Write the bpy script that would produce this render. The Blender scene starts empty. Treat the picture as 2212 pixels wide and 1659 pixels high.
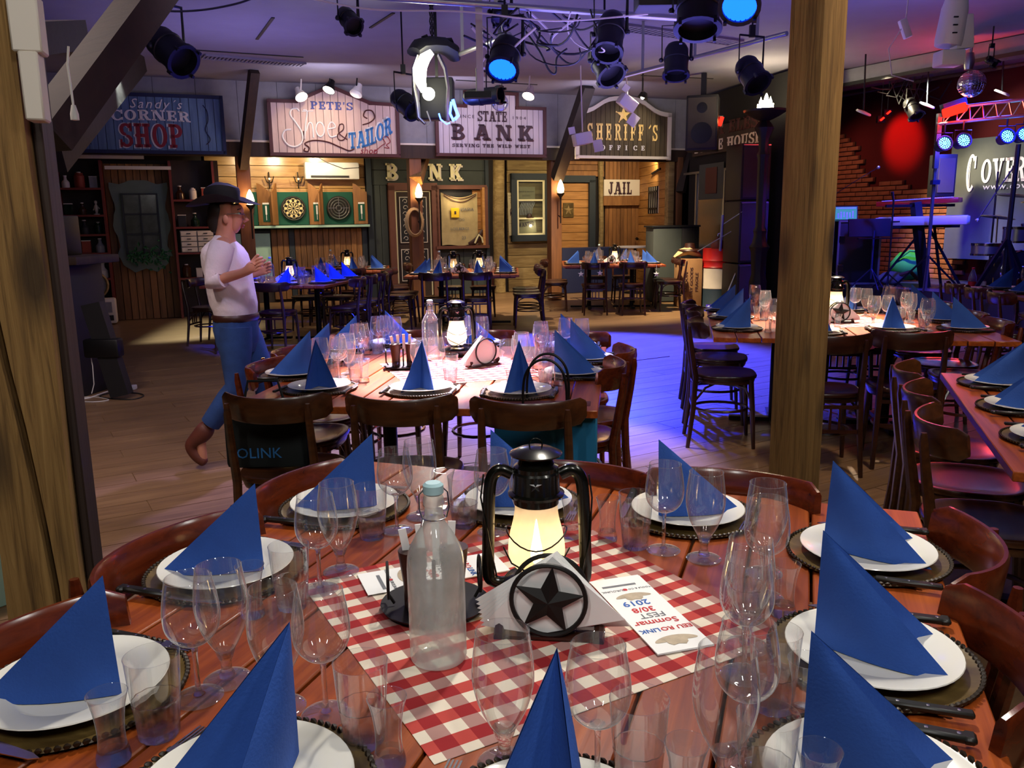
import bpy, bmesh, math, random
from mathutils import Vector, Matrix
random.seed(7)
PI=math.pi
C=bpy.context.scene.collection
scene=bpy.context.scene
# ------------------------------------------------------------ camera
FPX=1790.0; PITCH=math.radians(11.15); ROLL=math.radians(0.8); CH=1.46
cf=Vector((0,math.cos(PITCH),-math.sin(PITCH))); cr0=Vector((1,0,0)); cu0=cr0.cross(cf)
cr=cr0*math.cos(ROLL)-cu0*math.sin(ROLL); cu=cr0*math.sin(ROLL)+cu0*math.cos(ROLL)
CO=Vector((0,0,CH))
cam=bpy.data.cameras.new('camera'); camo=bpy.data.objects.new('camera',cam); C.objects.link(camo)
cam.sensor_width=36; cam.sensor_fit='HORIZONTAL'; cam.lens=36*FPX/2212; cam.clip_start=.05; cam.clip_end=80
camo.matrix_world=Matrix((( cr.x,cu.x,-cf.x,CO.x),(cr.y,cu.y,-cf.y,CO.y),(cr.z,cu.z,-cf.z,CO.z),(0,0,0,1)))
scene.camera=camo
def ray(x,y): return cf+cr*((x-1106)/FPX)-cu*((y-829.5)/FPX)
def AZ(x,y,z):
    d=ray(x,y); return CO+d*((z-CH)/d.z)
def AY(x,y,yy):
    d=ray(x,y); return CO+d*(yy/d.y)
# front plane of the shop fronts: origin P3, along EX, away NY
RA=math.radians(20.5); EX=Vector((math.cos(RA),math.sin(RA),0)); NY=Vector((-math.sin(RA),math.cos(RA),0)); P3=Vector((0.917,15.43,0))
def FP(s,d,z): return P3+EX*s+NY*d+Vector((0,0,z))
def AF(x,y,d=0):
    r=ray(x,y); p=CO+r*(((P3+NY*d-CO).dot(NY))/r.dot(NY)); return ((p-P3).dot(EX),p.z)
# ------------------------------------------------------------ render look
vs=scene.view_settings; vs.view_transform='Standard'; vs.look='None'; vs.gamma=1; vs.use_curve_mapping=False
vs.exposure=0.25
scene.cycles.max_bounces=10; scene.cycles.transparent_max_bounces=40; scene.cycles.transmission_bounces=8
scene.cycles.diffuse_bounces=3; scene.cycles.glossy_bounces=4; scene.cycles.use_denoising=True
scene.cycles.caustics_reflective=False; scene.cycles.caustics_refractive=False
scene.cycles.sample_clamp_indirect=4; scene.cycles.sample_clamp_direct=0; scene.cycles.blur_glossy=.6
w=bpy.data.worlds.new('world'); scene.world=w; w.use_nodes=True
w.node_tree.nodes['Background'].inputs[0].default_value=(.30,.30,.42,1); w.node_tree.nodes['Background'].inputs[1].default_value=.05
# ------------------------------------------------------------ room lights
def lamp(kind,loc,to,power,col,size=.1,angle=40,blend=.4,name='lamp',sy=None):
    l=bpy.data.lights.new(name,kind); o=bpy.data.objects.new(name,l); C.objects.link(o); o.location=loc
    l.energy=power; l.color=col
    if to is not None: o.rotation_euler=(Vector(to)-Vector(loc)).to_track_quat('-Z','Y').to_euler()
    if kind=='SPOT': l.spot_size=math.radians(angle); l.spot_blend=blend; l.shadow_soft_size=size
    elif kind=='AREA':
        l.size=size
        if sy: l.shape='RECTANGLE'; l.size_y=sy
    else: l.shadow_soft_size=size
    return o
WARM=(1,.78,.5); BLUE=(.02,.035,1); PINK=(1,.78,.86); WHITE=(1,.95,.86); VIO=(.30,.26,1)

lamp('SPOT',(.45,2.9,3.4),(.1,1.45,.75),230,(1,.93,.82),.12,62,.7,'key spot over nearest table')
for k,(x,y,p_) in enumerate(((-.9,-.3,13),(.5,-.5,15),(1.7,.6,12))): lamp('AREA',(x,y,2.9),(x*.3,2.0,.8),p_,(1,.97,.92),.09,name='added fill strip behind camera',sy=.55)  # unseen strips added behind the camera for fill and streaks in the glasses
lamp('SPOT',(-.5,5.6,3.4),(-.35,3.95,.75),4200,PINK,.06,21,.5,'pink spot over middle table')
lamp('SPOT',(2.7,7.2,3.4),(2.2,5.7,.75),2600,(1,.85,.66),.06,24,.5,'warm spot over right table')
lamp('SPOT',(.9,11.0,3.45),(.85,9.0,0),14000,BLUE,.08,62,.4,'blue wash on dance floor')
lamp('SPOT',(0.1,6.0,3.5),(-.1,5.0,0),2200,(.30,.30,1),.08,44,.3,'lilac wash behind middle table')
lamp('SPOT',(-2.2,8.0,3.4),(-2.6,10.3,.3),1500,BLUE,.06,40,.4,'blue wash on far left table')
lamp('SPOT',(-4.6,10.2,3.4),(-4.9,11.6,0),1500,(.85,1,.95),.06,44,.6,'white spot on left floor')
lamp('SPOT',(1.9,12.6,3.4),(1.3,13.9,0),1100,WARM,.06,84,.6,'warm spot far right table')
lamp('SPOT',(-.9,12.3,3.4),(-.8,12.6,.4),520,(1,.82,.62),.06,76,.6,'warm spot far centre table')
for (x,y,p,c) in [(-3,5,60,(.36,.30,1)),(1,7,75,(.30,.25,1)),(-3,10,40,(.42,.34,1)),(4,8,60,(.26,.24,1)),(1.5,11,35,(.5,.38,1)),(2,3,40,(.4,.34,1))]:
    lamp('AREA',(x,y,2.35),(x,y,4),p*.45,c,1.6,name='added violet ceiling fill')  # upward panels added in place of blue light bounced to the ceiling
for (x,y,p) in [(-2.5,12.2,34),(1.6,14.0,30),(-.8,13.4,26)]:
    lamp('AREA',(x,y,3.1),(x-.4,y+2,3.2),p*.4,(.8,.72,1),.8,name='lamp washing the shop signs')
lamp('SPOT',(-.4,3.2,3.3),(-1.9,4.95,1.1),120,(.85,.72,1),.15,50,.8,'added lilac fill on the walking woman')  # added lamp, brightens her shirt with lilac
lamp('SPOT',(-2.6,3.0,3.5),(-2.3,5.0,0),230,(.95,.76,.66),.2,110,.9,'dim warm floor wash left')
lamp('SPOT',(2.2,3.2,3.5),(2.0,3.6,0),170,(1,.8,.55),.2,100,.9,'dim warm floor wash right')
lamp('SPOT',FP(-7.0,-2.2,3.5),FP(-7.0,.2,1.1),170,(1,.9,.72),.12,70,.9,'added fill on the corner shop')  # added lamp, lifts the dim shop wall
lamp('SPOT',(-1.0,6.4,3.5),(-1.75,4.1,0),420,(.42,.34,1),.08,26,.8,'violet patch on left floor')
# ------------------------------------------------------------ materials
def hx(h):
    h=h.lstrip('#'); return tuple((((int(h[i:i+2],16)/255)+.055)/1.055)**2.4 if int(h[i:i+2],16)>10 else int(h[i:i+2],16)/255/12.92 for i in (0,2,4))+(1,)
class NT:
    def __init__(s,name):
        s.m=bpy.data.materials.new(name); s.m.use_nodes=True; s.t=s.m.node_tree; s.n=s.t.nodes; s.l=s.t.links
        s.b=s.n['Principled BSDF']; s.out=s.n['Material Output']
    def add(s,typ,**k):
        o=s.n.new(typ)
        for a,v in k.items():
            if a.startswith('i_'): o.inputs[a[2:].replace('_',' ')].default_value=v
            else: setattr(o,a,v)
        return o
    def link(s,a,b): s.l.new(a,b)
def ramp(t,stops):
    r=t.add('ShaderNodeValToRGB'); e=r.color_ramp.elements
    while len(e)<len(stops): e.new(.5)
    for k,(p,c) in enumerate(stops): e[k].position=p; e[k].color=c
    return r
def pbr(name,col,rough=.5,metal=0,var=0,vs_=12,bump=0,bs=60,spec=.5,coat=0,emit=None,est=0,alpha=1):
    t=NT(name); b=t.b; c=hx(col) if isinstance(col,str) else col
    b.inputs['Base Color'].default_value=c; b.inputs['Roughness'].default_value=rough; b.inputs['Metallic'].default_value=metal
    b.inputs['Specular IOR Level'].default_value=spec; b.inputs['Coat Weight'].default_value=coat; b.inputs['Coat Roughness'].default_value=.12
    tc=t.add('ShaderNodeTexCoord')
    if var:
        n=t.add('ShaderNodeTexNoise',i_Scale=vs_,i_Detail=4); t.link(tc.outputs['Object'],n.inputs['Vector'])
        r=ramp(t,[(.25,tuple(x*(1-var) for x in c[:3])+(1,)),(.75,tuple(min(1,x*(1+var)) for x in c[:3])+(1,))]); t.link(n.outputs['Fac'],r.inputs[0]); t.link(r.outputs[0],b.inputs['Base Color'])
    if bump:
        n=t.add('ShaderNodeTexNoise',i_Scale=bs,i_Detail=3); t.link(tc.outputs['Object'],n.inputs['Vector'])
        u=t.add('ShaderNodeBump',i_Strength=bump,i_Distance=.01); t.link(n.outputs['Fac'],u.inputs['Height']); t.link(u.outputs[0],b.inputs['Normal'])
    if emit is not None:
        b.inputs['Emission Color'].default_value=hx(emit) if isinstance(emit,str) else emit; b.inputs['Emission Strength'].default_value=est
    return t.m
def wood(name,ca,cb,rough=.5,stretch=(1.5,22,22),scale=2.2,bump=.25,coat=0,rnd=.25,world=False,rotz=0,dist=.6,cc=None,knots=False):
    """long grain: noise squeezed across the grain; brightness differs a little from piece to piece"""
    t=NT(name); b=t.b; tc=t.add('ShaderNodeTexCoord'); src=tc.outputs['Object']
    oi=t.add('ShaderNodeObjectInfo')
    mp=t.add('ShaderNodeMapping'); mp.inputs['Scale'].default_value=stretch; mp.inputs['Rotation'].default_value=(0,0,rotz); t.link(src,mp.inputs['Vector'])
    va=t.add('ShaderNodeVectorMath',operation='ADD'); sc=t.add('ShaderNodeVectorMath',operation='SCALE'); sc.inputs[0].default_value=(31,17,23); t.link(oi.outputs['Random'],sc.inputs['Scale'])
    t.link(mp.outputs[0],va.inputs[0]); t.link(sc.outputs[0],va.inputs[1])
    n=t.add('ShaderNodeTexNoise',i_Scale=scale,i_Detail=6,i_Roughness=.6,i_Distortion=dist); t.link(va.outputs[0],n.inputs['Vector'])
    n2=t.add('ShaderNodeTexNoise',i_Scale=scale*.35,i_Detail=2); t.link(va.outputs[0],n2.inputs['Vector'])
    mx=t.add('ShaderNodeMix'); mx.data_type='FLOAT'; mx.inputs[0].default_value=.35; t.link(n.outputs['Fac'],mx.inputs[2]); t.link(n2.outputs['Fac'],mx.inputs[3])
    A=hx(ca);B=hx(cb); stops=[(.32,A),(.68,B)] if not cc else [(.3,A),(.5,hx(cc)),(.7,B)]
    r=ramp(t,stops); t.link(mx.outputs[0],r.inputs[0])
    col=r.outputs[0]
    if knots:
        kp=t.add('ShaderNodeMapping'); kp.inputs['Scale'].default_value=(5,5,1.7); t.link(src,kp.inputs['Vector']); vo=t.add('ShaderNodeTexVoronoi',i_Scale=1.0); t.link(kp.outputs[0],vo.inputs['Vector'])
        kr=t.add('ShaderNodeMapRange'); kr.inputs['From Min'].default_value=.10; kr.inputs['From Max'].default_value=.26; kr.inputs['To Min'].default_value=.85; kr.inputs['To Max'].default_value=0; t.link(vo.outputs['Distance'],kr.inputs['Value'])
        km=t.add('ShaderNodeMix'); km.data_type='RGBA'; t.link(kr.outputs[0],km.inputs[0]); t.link(col,km.inputs[6]); km.inputs[7].default_value=hx('2a1c10'); col=km.outputs[2]
        wr=t.add('ShaderNodeVectorMath',operation='SCALE'); t.link(vo.outputs['Position'],wr.inputs[0]) if False else None
    hs=t.add('ShaderNodeHueSaturation'); mr=t.add('ShaderNodeMapRange'); mr.inputs['To Min'].default_value=1-rnd; mr.inputs['To Max'].default_value=1+rnd
    t.link(oi.outputs['Random'],mr.inputs['Value']); t.link(mr.outputs[0],hs.inputs['Value']); t.link(col,hs.inputs['Color']); t.link(hs.outputs[0],b.inputs['Base Color'])
    b.inputs['Roughness'].default_value=rough; b.inputs['Coat Weight'].default_value=coat; b.inputs['Coat Roughness'].default_value=.18
    if bump:
        u=t.add('ShaderNodeBump',i_Strength=bump,i_Distance=.004); t.link(n.outputs['Fac'],u.inputs['Height']); t.link(u.outputs[0],b.inputs['Normal'])
    return t.m
def glass_thin(name,tint=(1,1,1),refl=1.0,ior=1.45,rough=.02,dirt=0):
    t=NT(name); t.n.remove(t.b); tr=t.add('ShaderNodeBsdfTransparent'); tr.inputs[0].default_value=tint+(1,)
    gl=t.add('ShaderNodeBsdfGlossy'); gl.inputs['Roughness'].default_value=rough
    fr=t.add('ShaderNodeFresnel',i_IOR=ior); mx=t.add('ShaderNodeMixShader')
    ge=t.add('ShaderNodeNewGeometry')  # same fresnel seen from either side of the thin wall
    fb=t.add('ShaderNodeMix'); fb.data_type='FLOAT'; f2=t.add('ShaderNodeFresnel',i_IOR=1/ior)
    lw=t.add('ShaderNodeLayerWeight',i_Blend=.42); pw=t.add('ShaderNodeMath',operation='POWER'); pw.inputs[1].default_value=2.0; t.link(lw.outputs['Facing'],pw.inputs[0])
    ml=t.add('ShaderNodeMath',operation='MULTIPLY_ADD'); ml.inputs[1].default_value=.85*refl; ml.inputs[2].default_value=.07*refl; t.link(pw.outputs[0],ml.inputs[0])
    t.link(ml.outputs[0],mx.inputs[0]); t.link(tr.outputs[0],mx.inputs[1]); t.link(gl.outputs[0],mx.inputs[2])
    last=mx
    if not dirt:   # white haze mixed in, strongest at grazing edges: painted rim brightness
        df=t.add('ShaderNodeBsdfDiffuse'); df.inputs[0].default_value=(.8,.83,.85,1); tl=t.add('ShaderNodeBsdfTranslucent'); tl.inputs[0].default_value=(.85,.87,.88,1); ad=t.add('ShaderNodeMixShader'); t.link(df.outputs[0],ad.inputs[1]); t.link(tl.outputs[0],ad.inputs[2])
        p2=t.add('ShaderNodeMath',operation='POWER'); p2.inputs[1].default_value=5; t.link(lw.outputs['Facing'],p2.inputs[0]); m4=t.add('ShaderNodeMath',operation='MULTIPLY_ADD'); m4.inputs[1].default_value=.85; m4.inputs[2].default_value=.03; t.link(p2.outputs[0],m4.inputs[0])
        m3=t.add('ShaderNodeMixShader'); t.link(m4.outputs[0],m3.inputs[0]); t.link(mx.outputs[0],m3.inputs[1]); t.link(ad.outputs[0],m3.inputs[2]); last=m3
    if dirt:
        df=t.add('ShaderNodeBsdfDiffuse'); df.inputs[0].default_value=(.8,.84,.82,1); m2=t.add('ShaderNodeMixShader')
        tl=t.add('ShaderNodeBsdfTranslucent'); tl.inputs[0].default_value=(.85,.88,.86,1); ad=t.add('ShaderNodeMixShader'); t.link(df.outputs[0],ad.inputs[1]); t.link(tl.outputs[0],ad.inputs[2])
        n=t.add('ShaderNodeTexNoise',i_Scale=14,i_Detail=5); tc=t.add('ShaderNodeTexCoord'); t.link(tc.outputs['Object'],n.inputs['Vector'])
        mr=t.add('ShaderNodeMapRange'); mr.inputs['From Min'].default_value=.3; mr.inputs['From Max'].default_value=.7; mr.inputs['To Min'].default_value=dirt*.55; mr.inputs['To Max'].default_value=dirt; t.link(n.outputs['Fac'],mr.inputs['Value'])
        t.link(mr.outputs[0],m2.inputs[0]); t.link(mx.outputs[0],m2.inputs[1]); t.link(ad.outputs[0],m2.inputs[2]); last=m2
    t.link(last.outputs[0],t.out.inputs['Surface']); return t.m
def glass_solid(name,col=(1,1,1),ior=1.45,rough=0):
    t=NT(name); t.n.remove(t.b); g=t.add('ShaderNodeBsdfGlass',i_IOR=ior,i_Roughness=rough); g.inputs[0].default_value=col+(1,)
    tr=t.add('ShaderNodeBsdfTransparent'); mx=t.add('ShaderNodeMixShader'); mx.inputs[0].default_value=.6
    t.link(tr.outputs[0],mx.inputs[1]); t.link(g.outputs[0],mx.inputs[2]); t.link(mx.outputs[0],t.out.inputs['Surface']); return t.m
def emis(name,col,st):
    t=NT(name); t.n.remove(t.b); e=t.add('ShaderNodeEmission'); e.inputs[0].default_value=hx(col); e.inputs[1].default_value=st; t.link(e.outputs[0],t.out.inputs['Surface']); return t.m
M={}
M['table']=wood('red brown table plank','6b2a0e','b25c24',.34,(30,1.1,30),1.8,.2,.2,.13,cc='934416')
M['table_dk']=pbr('dark iron table base','14110f',.45,.6)
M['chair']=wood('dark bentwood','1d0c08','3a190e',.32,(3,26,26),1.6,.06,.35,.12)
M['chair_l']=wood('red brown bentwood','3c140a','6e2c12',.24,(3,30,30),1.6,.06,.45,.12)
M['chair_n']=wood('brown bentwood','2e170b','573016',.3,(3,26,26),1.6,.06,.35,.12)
M['post']=wood('rough pine post','4d3518','a3804a',.85,(34,34,1.3),2.0,1.0,0,.06,dist=1.3,cc='8a6838',knots=True)
M['post_d']=wood('dark brown timber','22150f','3a271b',.7,(7,7,.8),2.4,.6,0,.08)
M['beam']=wood('dark brace timber','120c09','241812',.7,(1,8,8),2.4,.6,0,.08)
M['post_r']=wood('orange brown timber','553520','7e5230',.6,(7,7,.8),2.4,.5,0,.08)
M['floor']=wood('worn oak floor board','6b5238','957752',.42,(1.6,16,16),2.0,.10,.08,.13,cc='836545')
M['floor_far']=wood('worn oak floor','6b5238','957752',.42,(1.6,16,16),2.0,.10,.08,0,rotz=-math.radians(31),cc='836545')
M['ceiling']=pbr('painted ceiling board','86848e',.9,0,.06,3,.1,30)
M['panel']=pbr('grey fibre panel','8c8a8c',.9,0,.10,8,.1,50)
M['charger']=wood('olive brown charger plate','3c2c16','7c6638',.36,(3,9,3),3,.25,.3,.12,cc='5c4a26')
M['rope']=pbr('dark beaded rim','2a1f12',.42,.3)
M['plate']=pbr('white porcelain','e9e6da',.16,0,coat=.3)
M['napkin']=pbr('navy blue paper napkin','2450a4',.85,0,.08,20,.12,220)
M['paper']=pbr('white paper','f2f2f0',.8)
M['steel']=pbr('cutlery steel','c8c8c8',.22,1)
M['blackh']=pbr('black riveted handle','14140f',.4)
M['glass']=glass_thin('clear thin glass',(.975,.98,.98),1.15)
M['glassb']=glass_solid('thick clear glass')
M['frost']=glass_thin('misted bottle glass',(.93,.95,.94),.9,dirt=.40)
M['frostl']=None
M['black']=pbr('matt black metal','0d0d0f',.45,.3)
M['blackm']=pbr('black plastic','101012',.6)
M['iron']=pbr('wrought black iron','0f0c0b',.5,.3)
M['lant']=pbr('black lantern enamel','16160f',.24,.5,coat=.3)
M['brown']=pbr('brown leather','34160c',.45,0,.2,20)
M['chrome']=pbr('chrome','d5d8dc',.12,1)
M['alu']=pbr('aluminium','a8a8a6',.35,.9)
M['white']=pbr('white plastic','e2e0da',.4)
M['whitep']=pbr('white paint','d8cfc0',.6)
M['blue_em']=emis('blue lamp lens','0a3cff',7)
M['led']=emis('cool led face','59d0ff',9)
M['flame']=emis('warm flame bulb','ffd08a',28)
M['flame2']=emis('candle flame','fff0c0',60)
M['glow']=emis('white glowing tube','fff9d8',26)
M['bulb']=emis('white spot bulb','fff0d0',20)
M['redem']=emis('red lamp','ff1008',9)
M['bluetube']=emis('blue light tube','3355ff',16)
M['ac']=pbr('white air conditioner','dcdcd6',.35)
M['greypaint']=pbr('grey green painted board','3b423f',.8,0,.12,4,.05)
M['bluegrey']=pbr('blue grey paint','252f36',.7,0,.12,6)
M['green']=pbr('dark green felt','0f4a3a',.9)
M['mint']=pbr('mint green panel','a6cdb8',.7,0,.08,5)
M['logs']=wood('weathered log board','6d5734','b29a66',.8,(1.2,9,9),2,.5,0,.2,cc='8f7849')
M['pine']=wood('pine board','9c6a30','cf9a54',.6,(1.2,9,9),2,.3,0,.1,cc='b98243')
M['pinev']=wood('brown upright board','6a421f','9a6a38',.65,(9,9,1.1),2,.3,0,.25)
M['varn']=wood('varnished wall board','8a6334','bf9a5e',.28,(1.2,9,9),2,.2,.5,.1)
M['oldv']=wood('reclaimed upright board','5a3c20','96693a',.7,(9,9,1.1),2,.4,0,.4)
M['sign_p']=wood('pink beige sign board','c8a99c','dcc2b4',.7,(9,9,1.1),2,.1,0,.03)
M['sign_b']=wood('lilac grey sign board','bcaeb4','cfc2c6',.7,(9,9,1.1),2,.1,0,.03)
M['sign_c']=wood('blue sign board','4a6486','7390ae',.7,(9,9,.8),2,.1,0,.05)
M['sign_s']=wood('dark sign board','332a1c','5a4b32',.7,(9,9,1.1),2,.2,0,.15)
M['dkred']=pbr('dark red brown paint','4a1c1a',.6)
M['navy']=pbr('navy paint','101c46',.6)
M['redbrown']=pbr('red brown frame paint','6b4030',.6,0,.12,8)
M['cream']=pbr('cream lettering paint','e6dfb0',.6)
M['gold']=pbr('gold lettering paint','e8c478',.5)
M['letd']=pbr('dark plum lettering paint','3a1f2c',.6)
M['letb']=pbr('blue lettering paint','2f74b4',.6)
M['letn']=pbr('indigo lettering paint','3c4a94',.6)
M['letr']=pbr('crimson lettering paint','8c1c2c',.6)
M['letw']=pbr('white lettering paint','e8e4e0',.6)
M['prb']=pbr('printed blue','2c62b0',.7); M['prr']=pbr('printed red','c02a2c',.7); M['prg']=pbr('printed grey','6c7076',.7); M['prt']=pbr('printed hat picture','b8a890',.7,0,.2,60)
M['sack']=pbr('hessian sack','b8a678',.95,0,.12,10,.3,120)
M['brick']=pbr('red brown brick','9a5a3c',.85,0,.25,9,.3,60)
M['mortar']=pbr('dark mortar','4a3026',.95)
M['curtain']=pbr('dark red stage curtain','5a0a08',.95)
M['blackc']=pbr('black stage cloth','0a0809',.95)
M['banner']=pbr('grey banner cloth','4a4c48',.8,0,.05)
M['skin']=pbr('skin','c08468',.6,0,.05,12); M['shirt']=pbr('white cotton shirt','d9cdd2',.9,0,.06,14,.4,30)
M['jeans']=pbr('blue denim','1f3f74',.9,0,.2,16,.2,200); M['boot']=pbr('brown leather boot','5a2a1c',.6,0,.2,14); M['hair']=pbr('dark brown hair','1c100b',.6); M['hat']=pbr('black felt hat','0b0a0a',.9)
M['dark_eye']=pbr('dark iris','0e0a08',.2); M['lips']=pbr('lips','8c4038',.5)
M['teal']=pbr('turquoise paper bag','0e6f9c',.6); M['bagblk']=pbr('black bag cloth','0d1414',.8)
M['stagefl']=pbr('dark stage floor','2a2a30',.5,0,.15,3)
M['barrelr']=pbr('red barrel paint','b01e1c',.4,0,.1,6); M['barrelw']=pbr('white barrel paint','c8c0b0',.5,0,.1,6); M['barrelb']=pbr('blue grey barrel paint','2c3c48',.5)
M['cardb']=pbr('cardboard','9a7248',.85,0,.1,9)
M['greenb']=pbr('green bag cloth','1f8a3a',.8); M['screen']=emis('laptop screen','3a78a0',1.2)
M['keyw']=pbr('white keyboard shell','e8e8e0',.35); M['keyr']=pbr('red keyboard shell','b0242a',.3,coat=.4)
M['shelfr']=pbr('red brown shelf paint','6a2216',.55,0,.15,7)
M['leaf']=pbr('dark green leaves','1f5a34',.7,0,.2,30)
M['yellow']=pbr('yellow sign','f0c81c',.5)
M['poster']=pbr('aged poster paper','b8ac84',.85,0,.12,14)
M['panes']=pbr('window pane with painted grey reflection','4c5450',.12,0,.35,7)  # panes: opaque mottled grey painted in for reflections in the glass
M['window']=glass_thin('old window glass',(.8,.84,.84),.8,rough=.15)
M['dartc']=pbr('dartboard cream','d8c48c',.9); M['dartk']=pbr('dartboard black','141210',.9)
M['lens']=glass_thin('lamp lens',(.9,.92,1),1.4)
M['disco']=pbr('mirror ball','c8ccd8',.1,1,bump=1,bs=30)
def gingham():
    t=NT('red gingham cloth'); tc=t.add('ShaderNodeTexCoord'); sx=t.add('ShaderNodeSeparateXYZ'); t.link(tc.outputs['Object'],sx.inputs[0])
    outs=[]
    for k in 'XY':
        m=t.add('ShaderNodeMath',operation='MULTIPLY'); m.inputs[1].default_value=1/.057; t.link(sx.outputs[k],m.inputs[0])
        f=t.add('ShaderNodeMath',operation='FRACT'); t.link(m.outputs[0],f.inputs[0]); g=t.add('ShaderNodeMath',operation='GREATER_THAN'); g.inputs[1].default_value=.5; t.link(f.outputs[0],g.inputs[0]); outs.append(g)
    both=t.add('ShaderNodeMath',operation='MULTIPLY'); t.link(outs[0].outputs[0],both.inputs[0]); t.link(outs[1].outputs[0],both.inputs[1])
    def mix(fac,a,b):
        m=t.add('ShaderNodeMix'); m.data_type='RGBA'; t.link(fac,m.inputs[0])
        for i,v in ((6,a),(7,b)):
            if isinstance(v,tuple): m.inputs[i].default_value=v
            else: t.link(v,m.inputs[i])
        return m.outputs[2]
    c1=mix(outs[0].outputs[0],hx('e3d6c2'),hx('ab8078')); c1=mix(outs[1].outputs[0],c1,hx('b84038')); c1=mix(both.outputs[0],c1,hx('94161c'))
    t.link(c1,t.b.inputs['Base Color']); t.b.inputs['Roughness'].default_value=.9
    n=t.add('ShaderNodeTexNoise',i_Scale=18,i_Detail=3); t.link(tc.outputs['Object'],n.inputs['Vector']); u=t.add('ShaderNodeBump',i_Strength=.15,i_Distance=.01); t.link(n.outputs['Fac'],u.inputs['Height']); t.link(u.outputs[0],t.b.inputs['Normal'])
    return t.m
M['cloth']=gingham()
def lampglass():
    t=NT('warm misted lantern glass'); t.n.remove(t.b); tr=t.add('ShaderNodeBsdfTransparent'); tr.inputs[0].default_value=(1,.93,.82,1)
    tl=t.add('ShaderNodeBsdfTranslucent'); tl.inputs[0].default_value=(.95,.86,.74,1); df=t.add('ShaderNodeBsdfDiffuse'); df.inputs[0].default_value=(.8,.74,.66,1)
    a=t.add('ShaderNodeMixShader'); a.inputs[0].default_value=.55; t.link(tl.outputs[0],a.inputs[1]); t.link(df.outputs[0],a.inputs[2])
    n=t.add('ShaderNodeTexNoise',i_Scale=9,i_Detail=4); tc=t.add('ShaderNodeTexCoord'); t.link(tc.outputs['Object'],n.inputs['Vector']); mr=t.add('ShaderNodeMapRange'); mr.inputs['From Min'].default_value=.3; mr.inputs['From Max'].default_value=.7; mr.inputs['To Min'].default_value=.42; mr.inputs['To Max'].default_value=.75; t.link(n.outputs['Fac'],mr.inputs['Value'])
    b=t.add('ShaderNodeMixShader'); t.link(mr.outputs[0],b.inputs[0]); t.link(tr.outputs[0],b.inputs[1]); t.link(a.outputs[0],b.inputs[2]); t.link(b.outputs[0],t.out.inputs['Surface']); return t.m
M['lglass']=lampglass()
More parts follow.
